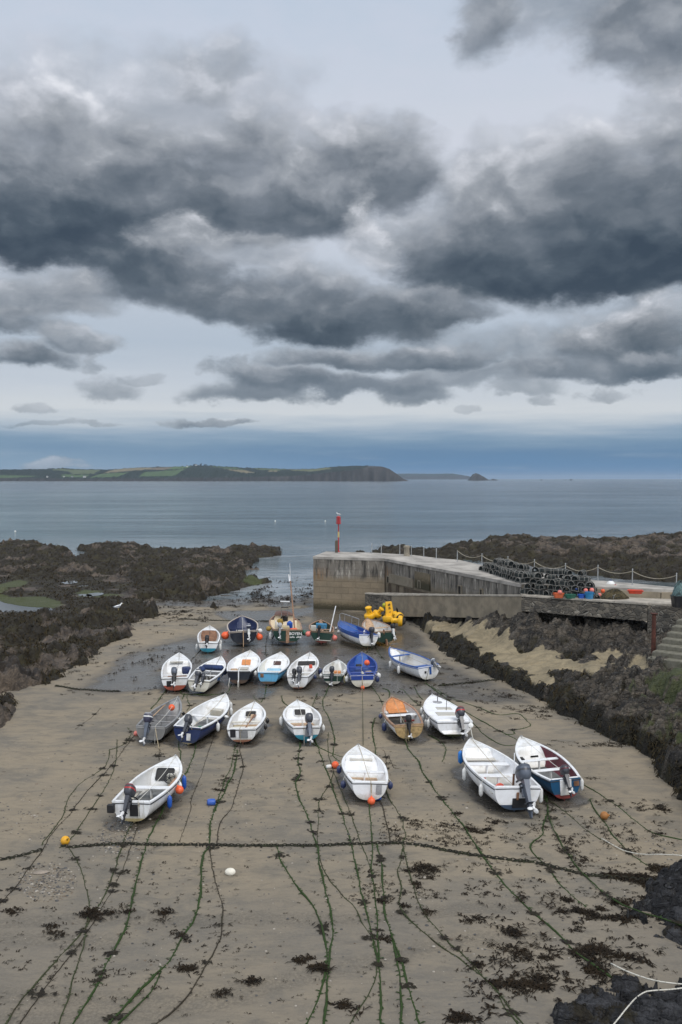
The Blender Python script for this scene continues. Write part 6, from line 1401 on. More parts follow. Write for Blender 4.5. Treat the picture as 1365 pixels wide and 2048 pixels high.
for sx in (-.25, .25):
    mb.tube([(sx, b.y(.55), 1.6), (sx, b.y(.55), 2.75)], .025, STEEL, 6)
mb.box((0, b.y(.55), 2.78), (.75, .2, .08), W1); mb.box((0, b.y(.55), 2.3), (.6, .1, .06), BLK); mb.build('light_frame', b.root)
b.engine(-.62, 8, .9, SAILB, SAILB, P_WHT); b.pad(.0, .26, 1.0, WOOD, .02)
def lettering(parent, txt, loc, size, m, sx=1.0, rx=90):
    cu = bpy.data.curves.new('lettering', 'FONT'); cu.body = txt; cu.size = size; cu.align_x = 'CENTER'; cu.align_y = 'CENTER'; cu.extrude = .004; cu.offset = size * .02
    o = bpy.data.objects.new('tmp', cu); COL.objects.link(o); dg = bpy.context.evaluated_depsgraph_get(); me = bpy.data.meshes.new_from_object(o.evaluated_get(dg)); bpy.data.objects.remove(o)
    me.materials.clear(); me.materials.append(m); q = bpy.data.objects.new('lettering', me); COL.objects.link(q); q.parent = parent; q.location = loc; q.rotation_euler = (R(rx), 0, 0); q.scale = (sx, 1, 1)
lettering(b.root, 'BOYEN', (.60, -b.L / 2 - .055, .86), .30, P_WHT)
mb = MB(); q_ = random.Random(4)
for k in range(9):
    if k == 4: continue
    mb.box((.20 + .10 * k, -b.L / 2 - .058, .60 + q_.uniform(-.02, .02)), (q_.uniform(.06, .09), .01, q_.uniform(.07, .13)), P_WHT)
mb.build('worn_lettering', b.root)
b.fender(.12, -1, 'white fender at the left stern of the green fishing boat', P_WHT, .12, .62, .3); b.hangball(.16, -1, 'ochre ball float at the left side of the green fishing boat', MATS['ochre_float'], .2, .1); b.hangball(.08, 1, 'green ball float at the right stern of the green fishing boat', P_GRN, .22, .3)
mb = MB()
for x in (-.75, .75): mb.tube([(x, b.y(.42), .55), (x * 1.3, b.y(.40), -.1)], .05, BLK, 6)
mb.build('legs', b.root)
b = Boat('R1d', 'dark green dinghy with upright white spar and blue box', (640, 1243), (643, 1266), 1.95, .84, .84, DGREEN, DRED, gun=WOOD, inn=DGREEN, floor=DKF, wl=0.16, td=.95, thw=((.45, .8, .3),), thwm=WOOD, roll=4, zadd=.15, tran=DGREEN)
mb = MB(); mb.tube([(.55, b.y(.05), .6), (.95, b.y(.2), 2.9)], [.05, .035], W1, 7); mb.build('white_spar', b.root)
b.box('blue_box', .55, .0, 1.0, (.85, .6, .42), plastic('box_blue', (.02, .18, .34))); b.box('white_box', .30, -.65, .95, (.42, .4, .5), W1); b.engine(-.25, 5, .8, BLK, BLK); b.painter(ROPET, 0, .4, .02, .7)
b.hangball(.05, -1, 'pink ball float left of the dinghy with the white spar', P_PINK, .21, .28); b.hangball(.05, 1, 'pale pink ball float right of the dinghy with the white spar', P_PINK, .21, .45); b.box('bottom_board', -.01, .1, .32, (1.2, .05, .06), W1)
b = Boat('R1e', 'white boat with blue deck and steel bow rail, heeled to the right in back row', (677, 1243), (735, 1271), 2.0, .78, .88, W1, GREENB, gun=BLUET, inn=BLUEI, floor=BLUEI, deck=BLUET, wl=.10, td=.70, thw=((.4, .8, .3),), thwm=BLUEI, roll=6, zadd=.12, stripe=BLUET)
b.engine(.2, 10, 1.0, ENG, ENG); mb = MB(); h0 = .62
pts = [Vector((sx * (b.b(t) - .06), b.y(t), b.zg(t) + h0)) for t, sx in ((.66, -1), (.80, -1), (.92, -1), (.97, 0), (.92, 1), (.80, 1), (.66, 1))]; mb.tube(pts, .022, STEEL, 6)
for p in (pts[0], pts[1], pts[2], pts[4], pts[5], pts[6]): mb.tube([p, (p.x, p.y, p.z - h0)], .02, STEEL, 6)
mb.build('bow_rail', b.root)
b.painter(ROPET, 0, 0, .05, .5); b.fender(.72, -1, 'white fender on the left bow of the boat with the bow rail', P_WHT, .1, .4, .2, tilt=50); b.fender(.55, -1, 'white fender amidships on the boat with the bow rail', P_WHT, .1, .4, .25, tilt=50); b.fender(.06, 1, 'white fender between the railed boat and the green boat at its right', P_WHT, .13, .48, -.2)
b = Boat('R1f', 'dark green boat with varnished wooden gunwales, right end of back row', (736, 1240), (772, 1265), 2.1, .80, .86, DGREEN, BRWN, gun=WOOD, inn=W3, floor=W3, wl=.06, td=.93, thw=((.5, .8, .3),), thwm=WOODP, roll=-3, zadd=.14, deck=WOODP, tran=DGREEN)
b.engine(.62, 15, .9, BLK, P_WHT); b.box('wooden_seat', .08, .25, .92, (.9, .5, .06), WOODP); b.box('white_gear', .4, -.2, .72, (.5, .9, .3), W1, .3, .06)
mb = MB(); mb.loft([[(sx * .03 + .02, -b.L / 2 - .06 + sy, z) for sx, sy in ((-1, -.3), (1, -.3), (1, .03), (-1, .03))] for z in (-.02, .42)], mat('wood_rudder', (.40, .22, .13), .7)); mb.build('rudder', b.root); b.box('stern_post', .0, -.1, .98, (.12, .1, .4), BROWNW)
b.fender(.35, -1, 'white fender on the left side of the wooden trimmed green boat', P_WHT, .10, .52, .05)
for k_, b_ in BOATS.items(): print('BOAT', k_, round(b_.L, 2), round(math.degrees(b_.rz)), [round(q, 1) for q in b_.root.location])
# ------------------------------------------------------------------ ropes and chains on the sand
def mat_weedrope(nm, green, brown, rope, amt):
    m = bpy.data.materials.new(nm); m.use_nodes = True
    t = m.node_tree; N = NT(t); b = t.nodes['Principled BSDF']; tc = N.n('ShaderNodeTexCoord').outputs['Object']
    n1 = N.noise(tc, .6, 5, .65); n2 = N.noise(tc, 18, 5, .7); n3 = N.noise(tc, 2.2, 4, .6)
    c = N.mix(N.mr(N.m('MULTIPLY_ADD', n3, .4, N.m('MULTIPLY', n1, .8)), .60 - .28 * amt, .76 - .28 * amt), brown, green)
    c = N.mix(N.m('MULTIPLY', N.mr(n2, .5, .7), .6), c, rope)
    c = N.mix(N.m('MULTIPLY', N.mr(n2, .5, .32), .7), c, (.014, .014, .008))
    t.links.new(c, b.inputs['Base Color']); b.inputs['Roughness'].default_value = .85; b.inputs['Specular IOR Level'].default_value = .25
    return m
R_GRN = mat_weedrope('green_weedy_rope', (.022, .047, .009), (.020, .022, .010), (.050, .054, .028), .85)
R_OLV = mat_weedrope('olive_rope', (.030, .042, .014), (.038, .032, .018), (.11, .098, .065), .6)
R_BRN = mat_weedrope('brown_rope', (.034, .030, .017), (.030, .024, .016), (.12, .10, .07), .2)
R_PALE = mat_weedrope('pale_rope', (.52, .50, .44), (.42, .40, .34), (.6, .58, .52), .9)
R_WEED = mat_weedrope('black_weed', (.016, .013, .007), (.012, .009, .007), (.030, .020, .010), .5)
def smooth_path(P, step=.12, seed=0, jit=.02):
    out = []; n = len(P)
    for i in range(n - 1):
        p0, p1, p2, p3 = P[max(i - 1, 0)], P[i], P[i + 1], P[min(i + 2, n - 1)]
        k = max(2, int((p2 - p1).length / step))
        for j in range(k):
            u = j / k; out.append(.5 * ((2 * p1) + (p2 - p0) * u + (2 * p0 - 5 * p1 + 4 * p2 - p3) * u * u + (3 * p1 - p0 - 3 * p2 + p3) * u ** 3))
    out.append(P[-1].copy())
    A = np.array([(p.x, p.y) for p in out]); s = np.arange(len(A)) * step
    A[:, 0] += jit * perlin(s * .9, s * 0 + seed * 3.3, 600) + jit * .6 * perlin(s * 3, s * 0 + seed * 1.3, 601); A[:, 1] += jit * 1.5 * perlin(s * .8 + 9, s * 0 + seed * 2.1, 602)
    return A
ROCKS = [o for o in bpy.data.objects if o.name.split('.')[0] in ('slate_outcrop', 'rocky_shore')]
from mathutils.bvhtree import BVHTree
BV = []
for o in ROCKS:
    me = o.data; BV.append(BVHTree.FromPolygons([v.co for v in me.vertices], [tuple(p.vertices) for p in me.polygons]))
def ground(x, y):
    z = float(sand_z(np.array([x]), np.array([y]))[0])
    for bv in BV:
        h = bv.ray_cast(Vector((x, y, 12)), Vector((0, 0, -1)))
        if h[0] is not None: z = max(z, h[0].z)
    return z
def weed_tufts(mb, A, Z, r, m, dens, seed, size=1.0):
    q = random.Random(seed)
    for i in range(len(A)):
        for _ in range(int(dens) + (q.random() < dens % 1)):
            a = q.uniform(0, 6.28); l = q.uniform(.06, .16) * size; w = q.uniform(.010, .025) * size
            x, y = A[i][0] + q.uniform(-r, r), A[i][1] + q.uniform(-r, r); dx, dy = math.cos(a), math.sin(a); z = Z[i] + .006
            mb.add([(x - dy * w, y + dx * w, z + .01), (x + dy * w, y - dx * w, z + .01), (x + dx * l * .6 + dy * w, y + dy * l * .6 - dx * w, z + .018), (x + dx * l * .6 - dy * w, y + dy * l * .6 + dx * w, z + .018), (x + dx * l, y + dy * l, z + .002)], [(0, 1, 2, 3), (3, 2, 4)], m)
NROPE = 0
def rope(label, pts, m, r=.022, fuzz=.6, cat='rope', name='mooring_rope', group='mooring ropes lying on the sand', z0=None, jit=.03, weed=None):
    global NROPE
    NROPE += 1; r = r * (.8 if fuzz else .75)
    P = [Vector((*tuple(G(x, y))[:2], 0)) for x, y in pts]
    A = smooth_path(P, .14, NROPE, jit)
    if ROCKS and max(a[0] / a[1] for a in A) > .17: Z = np.array([ground(x, y) for x, y in A])
    else: Z = sand_z(A[:, 0], A[:, 1])
    mb = MB(); rr = random.Random(NROPE)
    rad = []; s_ = 0
    for i in range(len(A)): rad.append(r * (1 + .55 * max(-.6, math.sin(i * .37 + NROPE) * rr.uniform(.2, 1)) * min(1, fuzz)))
    if max(Z) > .2:
        W_ = np.lib.stride_tricks.sliding_window_view(np.pad(Z, 7, mode='edge'), 15).max(1); Z = np.convolve(np.pad(W_, 4, mode='edge'), np.ones(9) / 9, 'valid') + (.05 if fuzz == 0 else .02)
    mb.tube([(a[0], a[1], z + q * (.30 + .45 * math.sin(k * .11 + NROPE * 2.1) - (.25 if fuzz else 0))) for k, (a, z, q) in enumerate(zip(A, Z, rad))], rad, m, 6)
    if fuzz: weed_tufts(mb, A, Z, r * 1.3, m, fuzz * 1.2, NROPE, .7 + r * 8)
    k = 0
    if fuzz > .25:
        for i in range(6, len(A) - 3):
            if rr.random() < .035:                     # a clump of weed caught on the rope
                n = rr.randint(5, 16); sp = rr.uniform(.03, .14)
                weed_tufts(mb, [(A[i][0] + rr.gauss(0, sp), A[i][1] + rr.gauss(0, sp * .7)) for _ in range(n)], [Z[i] + .01] * n, .03, R_WEED, 2, NROPE * 100 + i, 1.3)
    o = mb.build(name, sharp=None); c = A[len(A) // 2]
    return tag(o, label, cat, group)
rope('brown rope from the skiff stern curving down to the left edge', [(271, 1469), (245, 1503), (232, 1522), (179, 1579), (137, 1631), (107, 1663), (86, 1698), (54, 1744), (30, 1775), (8, 1800), (-30, 1840)], R_BRN, .022, .5)
rope('kinked olive rope wandering left of the skiff and down', [(256, 1455), (262, 1468), (249, 1489), (228, 1499), (219, 1501), (220, 1507), (212, 1531), (189, 1549), (159, 1569), (139, 1594), (132, 1614), (127, 1631), (100, 1666), (87, 1681), (84, 1690)], R_OLV, .022, .5)
rope('straight olive rope running from left of the skiff to the yellow buoy', [(235, 1480), (232, 1524), (219, 1561), (199, 1594), (174, 1631), (150, 1666), (139, 1680)], R_OLV, .022, .5)
rope('tan rope from the yellow buoy bending down to the bottom edge', [(138, 1694), (158, 1728), (168, 1758), (177, 1798), (178, 1829), (172, 1859), (165, 1903), (148, 1953), (141, 1990), (118, 2048), (104, 2090)], R_OLV, .022, .4)
rope('dark rope from below the front left dinghy to the bottom left corner', [(278, 1630), (266, 1645), (249, 1680), (232, 1731), (216, 1775), (189, 1825), (168, 1859), (125, 1906), (84, 1953), (44, 2000), (12, 2048), (-10, 2080)], R_OLV, .026, .7)
rope('thin brown rope beside the dark one from the front left dinghy', [(283, 1632), (281, 1642), (261, 1697), (246, 1738), (216, 1795), (189, 1842), (162, 1882), (118, 1940), (74, 2000), (40, 2048), (18, 2080)], R_BRN, .018, .3)
rope('thick green rope from the right side of the front left dinghy downwards', [(329, 1612), (317, 1640), (296, 1680), (286, 1714), (269, 1778), (261, 1822), (249, 1862), (216, 1923), (192, 1977), (168, 2014), (148, 2048), (130, 2085)], R_GRN, .036, 1.0)
rope('thick green rope from the white rust bottomed dinghy to the bottom edge', [(476, 1500), (471, 1532), (466, 1549), (456, 1568), (449, 1585), (437, 1604), (428, 1623), (422, 1648), (418, 1692), (408, 1707), (404, 1741), (401, 1788), (391, 1829), (364, 1876), (337, 1923), (313, 1950), (270, 1994), (219, 2048), (195, 2080)], R_GRN, .040, 1.1)
rope('green rope branching off near the bottom beside the thick green one', [(322, 1945), (312, 1968), (300, 1987), (270, 2018), (239, 2048), (215, 2080)], R_GRN, .026, .7)
rope('second thinner green rope left of the thick one below the rust bottomed dinghy', [(478, 1475), (472, 1492), (466, 1515), (462, 1536), (452, 1556), (444, 1580), (436, 1600), (432, 1622)], R_GRN, .022, .7)
rope('brown weedy rope from the rust bottomed dinghy down past the white float', [(492, 1476), (481, 1492), (482, 1511), (487, 1536), (481, 1560), (473, 1585), (462, 1618), (445, 1640), (437, 1661), (434, 1690), (421, 1700), (423, 1728), (438, 1785), (446, 1829), (438, 1883), (411, 1936), (371, 1997), (313, 2048), (290, 2070)], R_BRN, .024, .6)
rope('thin dark rope from the navy dinghy to the ground chain', [(430, 1461), (422, 1492), (410, 1528), (397, 1566), (386, 1589), (380, 1627), (363, 1671), (361, 1686)], R_BRN, .016, .25)
rope('green rope from the navy dinghy to the bow of the front left dinghy', [(391, 1474), (390, 1503), (378, 1534), (367, 1553), (360, 1566)], R_GRN, .032, 1.0)
rope('green rope between the skiff and the front left dinghy', [(360, 1473), (358, 1494), (362, 1505), (360, 1522)], R_GRN, .026, .8)
rope('short dark rope hanging from the stern of the skiff to the sand', [(321, 1466), (319, 1480), (319, 1500), (318, 1522)], R_BRN, .02, .6)
rope('green rope from the turquoise bottomed dinghy to the ground chain and on down', [(601, 1470), (600, 1495), (597, 1525), (601, 1546), (593, 1565), (596, 1590), (610, 1619), (619, 1646), (633, 1688), (637, 1698), (639, 1731), (651, 1777), (661, 1816), (665, 1851), (663, 1893), (656, 1942), (654, 1992), (647, 2048), (642, 2080)], R_GRN, .034, 1.0)
rope('bright green rope starting at the chain in the middle and curving to the bottom', [(554, 1692), (556, 1704), (561, 1721), (581, 1752), (605, 1788), (630, 1819), (646, 1858), (653, 1900), (651, 1946), (637, 1995), (614, 2048), (600, 2080)], R_GRN, .034, 1.0)
rope('thin olive rope from the orange float bending left then down to the bottom', [(668, 1545), (656, 1574), (640, 1598), (636, 1623), (637, 1655), (635, 1690), (642, 1724), (661, 1760), (686, 1791), (714, 1819), (728, 1851), (749, 1883), (756, 1921), (751, 1956), (728, 2002), (702, 2048), (690, 2072)], R_OLV, .020, .4)
rope('long green rope left of the middle front dinghy, straight to the bottom', [(629, 1474), (640, 1505), (649, 1530), (661, 1560), (672, 1593), (680, 1616), (689, 1642), (702, 1686), (711, 1728), (721, 1774), (732, 1823), (742, 1865), (753, 1907), (758, 1939), (762, 1992), (762, 2048), (762, 2080)], R_GRN, .030, .9)
rope('olive rope passing close by the orange float towards the chain', [(657, 1465), (657, 1505), (666, 1537), (675, 1563), (686, 1588), (698, 1619), (707, 1642), (717, 1672), (721, 1682), (739, 1728), (749, 1767), (760, 1798)], R_OLV, .020, .4)
rope('olive rope ending at the left bow of the middle front dinghy', [(660, 1371), (646, 1404), (654, 1428), (660, 1441), (667, 1466), (670, 1489), (666, 1510), (679, 1524)], R_GRN, .030, .8)
rope('dark rope from the turquoise bottomed dinghy across to the middle front dinghy', [(621, 1480), (635, 1493), (664, 1507), (684, 1514)], R_GRN, .028, .7)
rope('green rope straight down from the stern of the middle front dinghy', [(738, 1600), (741, 1634), (745, 1685), (744, 1742), (751, 1798), (755, 1851), (758, 1900), (757, 1925)], R_GRN, .026, .8)
rope('dark red weeded rope between middle front dinghy and the chain', [(761, 1603), (769, 1630), (776, 1657), (781, 1683)], R_BRN, .024, .7)
rope('long olive rope from right of the middle front dinghy to the bottom right', [(773, 1577), (780, 1600), (803, 1636), (808, 1655), (812, 1668), (806, 1686), (813, 1724), (827, 1767), (841, 1809), (869, 1851), (897, 1883), (920, 1902), (948, 1930), (982, 1967), (1012, 2005), (1046, 2046), (1065, 2075)], R_OLV, .024, .6)
rope('dark olive rope beside it, slack and wavy below the chain', [(806, 1690), (802, 1721), (795, 1742), (803, 1775), (800, 1809), (816, 1837), (862, 1876), (897, 1902), (920, 1916), (944, 1936), (989, 1972), (1012, 2015), (1036, 2047), (1050, 2075)], R_OLV, .026, .7)
rope('green rope from the chain right of centre to the bottom edge', [(755, 1689), (762, 1721), (767, 1774), (769, 1816), (781, 1865), (792, 1907), (799, 1949), (802, 1999), (802, 2048), (802, 2080)], R_GRN, .030, 1.0)
rope('bright green rope forking right from it near the bottom', [(783, 1868), (806, 1932), (820, 1985), (839, 2048), (850, 2080)], R_GRN, .036, 1.0)
rope('longest green rope from the orange decked dinghy diagonally to the slates', [(812, 1478), (816, 1497), (837, 1523), (849, 1550), (866, 1575), (887, 1603), (910, 1632), (934, 1659), (953, 1693), (982, 1735), (1023, 1783), (1064, 1824), (1104, 1858), (1149, 1902), (1190, 1936), (1224, 1957)], R_GRN, .036, 1.0)
rope('pale rope draped over the bottom right slates, continuing the long green one', [(1222, 1956), (1258, 1974), (1309, 1991), (1365, 1996), (1400, 1996)], R_PALE, .024, 0, jit=.01)
rope('curved green rope right of the orange decked dinghy', [(858, 1470), (879, 1481), (892, 1495), (890, 1512), (885, 1524)], R_GRN, .028, .9)
rope('green rope winding from the big white boat into the weed on the right', [(1088, 1592), (1096, 1621), (1086, 1653), (1086, 1669), (1064, 1688), (1067, 1705), (1094, 1732), (1118, 1763), (1152, 1797), (1173, 1814)], R_GRN, .030, .9)
rope('green rope from the big white boat crossing the chain to the slates', [(1094, 1592), (1099, 1640), (1121, 1684), (1152, 1732), (1193, 1773), (1234, 1810), (1268, 1836), (1302, 1851), (1365, 1872), (1400, 1880)], R_GRN, .028, .8)
rope('brown rope running from the two front right boats towards the slates', [(1088, 1590), (1107, 1605), (1134, 1626), (1160, 1650), (1193, 1674), (1203, 1681)], R_OLV, .024, .5)
rope('white rope on the sand leading to the right edge above the slates', [(1203, 1681), (1228, 1695), (1254, 1708), (1309, 1729), (1365, 1740), (1400, 1744)], R_PALE, .022, 0, jit=.01)
rope('green rope passing the brown float on its way to the slates', [(1180, 1598), (1187, 1615), (1209, 1645), (1227, 1671), (1258, 1705), (1285, 1725), (1312, 1740)], R_GRN, .028, .8)
rope('green rope from the petrol blue dinghy to the right edge', [(1166, 1567), (1203, 1591), (1241, 1618), (1283, 1650), (1310, 1666), (1365, 1679), (1400, 1684)], R_GRN, .028, .6)
rope('white rope over the slates in the bottom right corner', [(1225, 2110), (1255, 2070), (1278, 2047), (1302, 2035), (1340, 2026), (1365, 2019), (1400, 2008)], R_PALE, .022, 0, jit=.01)
rope('long dark rope from the blue trimmed open boat to the front right boats', [(852, 1366), (880, 1388), (924, 1420), (968, 1444), (1012, 1468), (1036, 1481)], R_GRN, .030, .7)
rope('looping dark rope on the clean sand above the rightmost front dinghy', [(856, 1370), (912, 1400), (960, 1416), (996, 1430), (1036, 1428), (1050, 1438), (1062, 1450), (1044, 1457), (1026, 1460), (1030, 1468), (1012, 1470)], R_GRN, .030, .7)
rope('slack dark rope between the decked white boat and the rightmost front dinghy', [(940, 1436), (960, 1460), (988, 1483), (1012, 1491), (1032, 1489)], R_GRN, .026, .5)
rope('dark rope ending at the left of the orange decked dinghy', [(738, 1368), (756, 1389), (767, 1413)], R_GRN, .026, .6)
rope('short green rope above the orange decked dinghy', [(766, 1377), (779, 1383), (777, 1399)], R_GRN, .036, .8)
rope('dark rope from the second row to the decked white boat, left one', [(800, 1378), (806, 1380), (825, 1399), (845, 1415)], R_GRN, .024, .6)
rope('dark rope from the second row to the decked white boat, right one', [(829, 1374), (837, 1389), (846, 1399)], R_GRN, .026, .6)
rope('dark rope above the rust bottomed dinghy', [(534, 1366), (530, 1390), (522, 1405)], R_GRN, .028, .8)
rope('short hooked rope left of the bow of the rust bottomed dinghy', [(508, 1392), (512, 1399), (521, 1405)], R_GRN, .024, .6)
rope('dark rope meeting the left bow of the turquoise bottomed dinghy', [(564, 1392), (568, 1405), (578, 1413)], R_GRN, .030, .7)
rope('dark rope meeting the right bow of the turquoise bottomed dinghy', [(635, 1387), (630, 1400), (625, 1414)], R_GRN, .026, .8)
rope('green rope from the orange red bottomed boat down to the skiff', [(337, 1374), (323, 1394), (312, 1408), (303, 1418)], R_GRN, .032, .8)
rope('hooked dark rope above the skiff', [(378, 1383), (365, 1380), (362, 1385), (366, 1390), (389, 1389), (421, 1390), (455, 1384), (463, 1368)], R_GRN, .028, .7)
rope('short green rope between hooked rope and skiff', [(369, 1389), (365, 1399)], R_GRN, .034, .8)
rope('dark rope between the skiff and the navy dinghy', [(374, 1390), (376, 1402), (380, 1412), (374, 1422)], R_GRN, .022, .6)
rope('thin green rope at the bow of the middle front dinghy', [(751, 1436), (746, 1451), (746, 1470), (750, 1489), (752, 1512)], R_GRN, .036, .9)
rope('dark rope from the navy back row boat to the second row', [(535, 1272), (532, 1294), (533, 1313)], R_BRN, .03, .4)
rope('dark rope below the railed boat in the back row', [(752, 1279), (742, 1295), (732, 1307)], R_OLV, .03, .5)
rope('dark rope from the green boat towards the blue trimmed boat', [(750, 1290), (758, 1306), (769, 1320)], R_OLV, .032, .5)
rope('dark rope left of the small back row boat', [(405, 1295), (392, 1311), (380, 1324)], R_BRN, .03, .5)
rope('short dark strand on bare sand right of the middle dinghy, hooked', [(778, 1510), (783, 1525), (788, 1536), (798, 1537)], R_BRN, .016, .5)
rope('short dark strand on bare sand right of the middle dinghy, straight', [(768, 1500), (772, 1512), (773, 1545)], R_BRN, .014, .4)
rope('faint dark rope on the bare sand at the left', [(202, 1417), (185, 1434), (152, 1457)], R_BRN, .014, .5)
# rope that stays taut in the air between boats
def air_rope(label, a, b_, sag, m, r):
    mb = MB(); a, b_ = Vector(a), Vector(b_)
    mb.tube([a.lerp(b_, k / 14) + Vector((0, 0, -sag * 4 * (k / 14) * (1 - k / 14))) for k in range(15)], r, m, 6)
    tag(mb.build('mooring_rope'), label, 'rope', 'mooring ropes lying on the sand')
b = BOATS['R3f']; c = BOATS['F3']
air_rope('taut white rope between the decked white boat and the big white boat', b.w(.75, .0, b.zg(0)), c.w(.08, .97, c.zg(1) + .03), .12, R_PALE, .022)
p = b.w(.75, .0, b.zg(0)).lerp(c.w(.08, .97, c.zg(1)), .25); f = thing('cork_float', 'small cream float threaded on the taut white rope between two white boats', 'float', p); mb = MB(); mb.lathe([(.03, -.12), (.11, -.09), (.12, .09), (.03, .12)], P_WHT, 12, Matrix.Rotation(R(60), 4, 'X')); o = mb.build('body', f)
b = BOATS['R2g']; q = G(727, 1492)
air_rope('taut pale line from the blue lined dinghy down to the middle front dinghy', b.w(0, -.02, .55), (q.x, q.y, q.z + .05), .10, R_OLV, .014)
for k_, (x, y), lb in (('R3a', (319, 1499), 'pale rope hanging straight from the skiff transom'), ('R3b', (391, 1480), 'blue grey rope hanging from the navy dinghy transom'), ('R3c', (483, 1483), 'tan rope hanging from the rust bottomed dinghy transom'), ('R3d', (601, 1480), 'white rope hanging from the turquoise bottomed dinghy transom'), ('R3e', (811, 1482), 'tan rope hanging from the ply transom'), ('F1', (281, 1642), 'thin white rope hanging from the front left dinghy transom'), ('R2g', (725, 1385), 'pale rope under the small orange buoy of the blue lined dinghy'), ('R1e', (719, 1297), 'green rope from the railed boat stern to the sand'), ('R1f', (740, 1300), 'green rope from the wooden trimmed boat to the sand'), ('R2h', (850, 1368), 'dark rope from the blue trimmed open boat to the sand')):
    b = BOATS[k_]; q = G(x, y); air_rope(lb, b.w({'R3a': .25, 'R3b': .25, 'R3d': -.12, 'R3e': -.12, 'F1': .32}.get(k_, 0), -.02, b.zg(0) - .02), (q.x, q.y, q.z + .02), .06, ROPET if k_ not in ('R1e', 'R1f', 'R2h') else R_OLV, .016)

# ground chains: real links, weed grown
M_CHAIN = mat('weedy_chain', (.022, .021, .014), .9, var=.7, scale=9, dirt=(.035, .045, .012), dscale=4, damt=.6)
def chain(label, pts, s=1.0, fuzz=1.0):
    global NROPE
    NROPE += 1
    A = smooth_path([Vector((*tuple(G(x, y))[:2], 0)) for x, y in pts], .11 * s, NROPE, .03); Z = np.array([ground(x, y) for x, y in A]) if max(a[0] / a[1] for a in A) > .17 else sand_z(A[:, 0], A[:, 1])
    mb = MB(); L = .095 * s; W = .052 * s
    for i in range(len(A) - 1):
        d = Vector((A[i + 1][0] - A[i][0], A[i + 1][1] - A[i][1], 0)); d.normalize(); n = Vector((-d.y, d.x, 0)); up = Vector((0, 0, 1))
        if i % 2: n = (n * .35 + up * .9)
        c = Vector((A[i][0], A[i][1], Z[i] + .03 * s)); pts_ = []
        for k in range(9):
            a = k * math.pi / 4; pts_.append(c + d * L * math.cos(a) + n * W * math.sin(a))
        mb.tube(pts_, .019 * s, M_CHAIN, 4, caps=False)
    if fuzz: weed_tufts(mb, A, Z, .06, R_WEED, fuzz * 2.0, NROPE, 1.2); weed_tufts(mb, A, Z, .06, R_OLV, fuzz, NROPE + 500, 1.0)
    tag(mb.build('ground_chain', sharp=None), label, 'chain', 'weedy ground chains across the beach')
chain('long weedy ground chain across the whole beach from the yellow buoy to the slates', [(127, 1693), (150, 1695), (200, 1691), (250, 1689), (290, 1690), (418, 1691), (554, 1692), (633, 1692), (700, 1690), (755, 1686), (805, 1686), (860, 1692), (900, 1703), (960, 1713), (1060, 1725), (1100, 1732), (1150, 1744), (1180, 1750), (1235, 1757), (1300, 1762), (1340, 1758)])
chain('short weedy chain at the left edge below the kinked rope', [(-40, 1724), (0, 1720), (40, 1712), (84, 1701)])
chain('dark chain on the wet sand ending at the right rocks', [(880, 1372), (940, 1366), (1000, 1360)], 1.1, .6)
chain('dark chain on the wet sand coming from the left rocks', [(112, 1372), (150, 1379), (190, 1381), (240, 1383)], 1.1, .6)
chain('thin chain behind the back row of boats', [(360, 1239), (420, 1241), (513, 1243), (545, 1243), (600, 1240)], 1.2, .4)

# loose floats and stones on the sand
def sand_ball(px, py, r, m, label, eye): 
    p = G(px, py + r * 40); t = thing('ball_buoy', label, 'buoy', (p.x, p.y, float(sand_z(np.array([p.x]), np.array([p.y]))[0]) + r * .88))
    mb = MB(); mb.ball((0, 0, 0), r, m, 20); mb.build('float', t)
    mb = MB(); q = Vector(eye).normalized().to_track_quat('Z', 'Y').to_matrix().to_4x4(); mb.lathe([(r * .36, r * .92), (r * .24, r * 1.1), (r * .17, r * 1.32), (0, r * 1.34)], m, 12, q); mb.tube([q @ Vector((r * .2 * math.cos(k), 0, r * 1.3 + r * .2 * math.sin(k))) for k in np.linspace(0, 6.28, 9)], .012, R_BRN, 5); mb.build('eye', t)
P_YBALL = mat('yellow_float', (.72, .36, .015), .45, var=.15, dirt=(.3, .17, .04)); P_OBR = mat('faded_orange', (.36, .15, .04), .6, var=.3, dirt=(.15, .08, .03))
sand_ball(131, 1683, .155, P_YBALL, 'yellow ball buoy at the left end of the long ground chain', (.6, -.6, .5)); sand_ball(1209, 1632, .15, P_OBR, 'faded brown orange buoy on the sand right of the front boats', (.9, -.1, .1))
sand_ball(671, 1530, .16, P_ORB, 'orange ball float on the sand left of the middle front dinghy', (-.2, .3, -.4)); sand_ball(273, 1467, .13, P_PINK, 'small faded pink float behind the skiff outboard leg', (.7, 0, .3))
def can_float(px, py, l, r, m, rz, label, name='can_float', cat='float'):
    p = G(px, py); t = thing(name, label, cat, (p.x, p.y, float(sand_z(np.array([p.x]), np.array([p.y]))[0]) + r * .85), (0, R(90), rz))
    mb = MB(); mb.lathe([(.02, -l * .5), (r * .5, -l * .48), (r * .93, -l * .4), (r, -l * .25), (r, l * .25), (r * .93, l * .4), (r * .5, l * .48), (.02, l * .5)], m, 18); mb.build('body', t)
    mb = MB(); mb.tube([(0, 0, l * .48), (0, 0, l * .6), (.05, .02, l * .8)], [.04, .03, .02], R_WEED, 6); mb.build('tail', t)
can_float(423, 1610, .34, .13, P_BLU, .15, 'blue float on the sand left of the thick green rope'); can_float(751, 1600, .50, .14, P_BLU, -.12, 'blue cylinder float on the sand below the middle front dinghy'); can_float(658, 1537, .24, .085, P_WHT, .5, 'small white oval float on the sand beside the orange ball')
p = G(461, 1750); mb = MB(); mb.ball((0, 0, .10), (.17, .13, .12), mat('white_float', (.72, .68, .58), .6, var=.15), 18); o = mb.build('white_float'); o.location = p; tag(o, 'pale egg shaped float lying on the open sand below the chain', 'float')
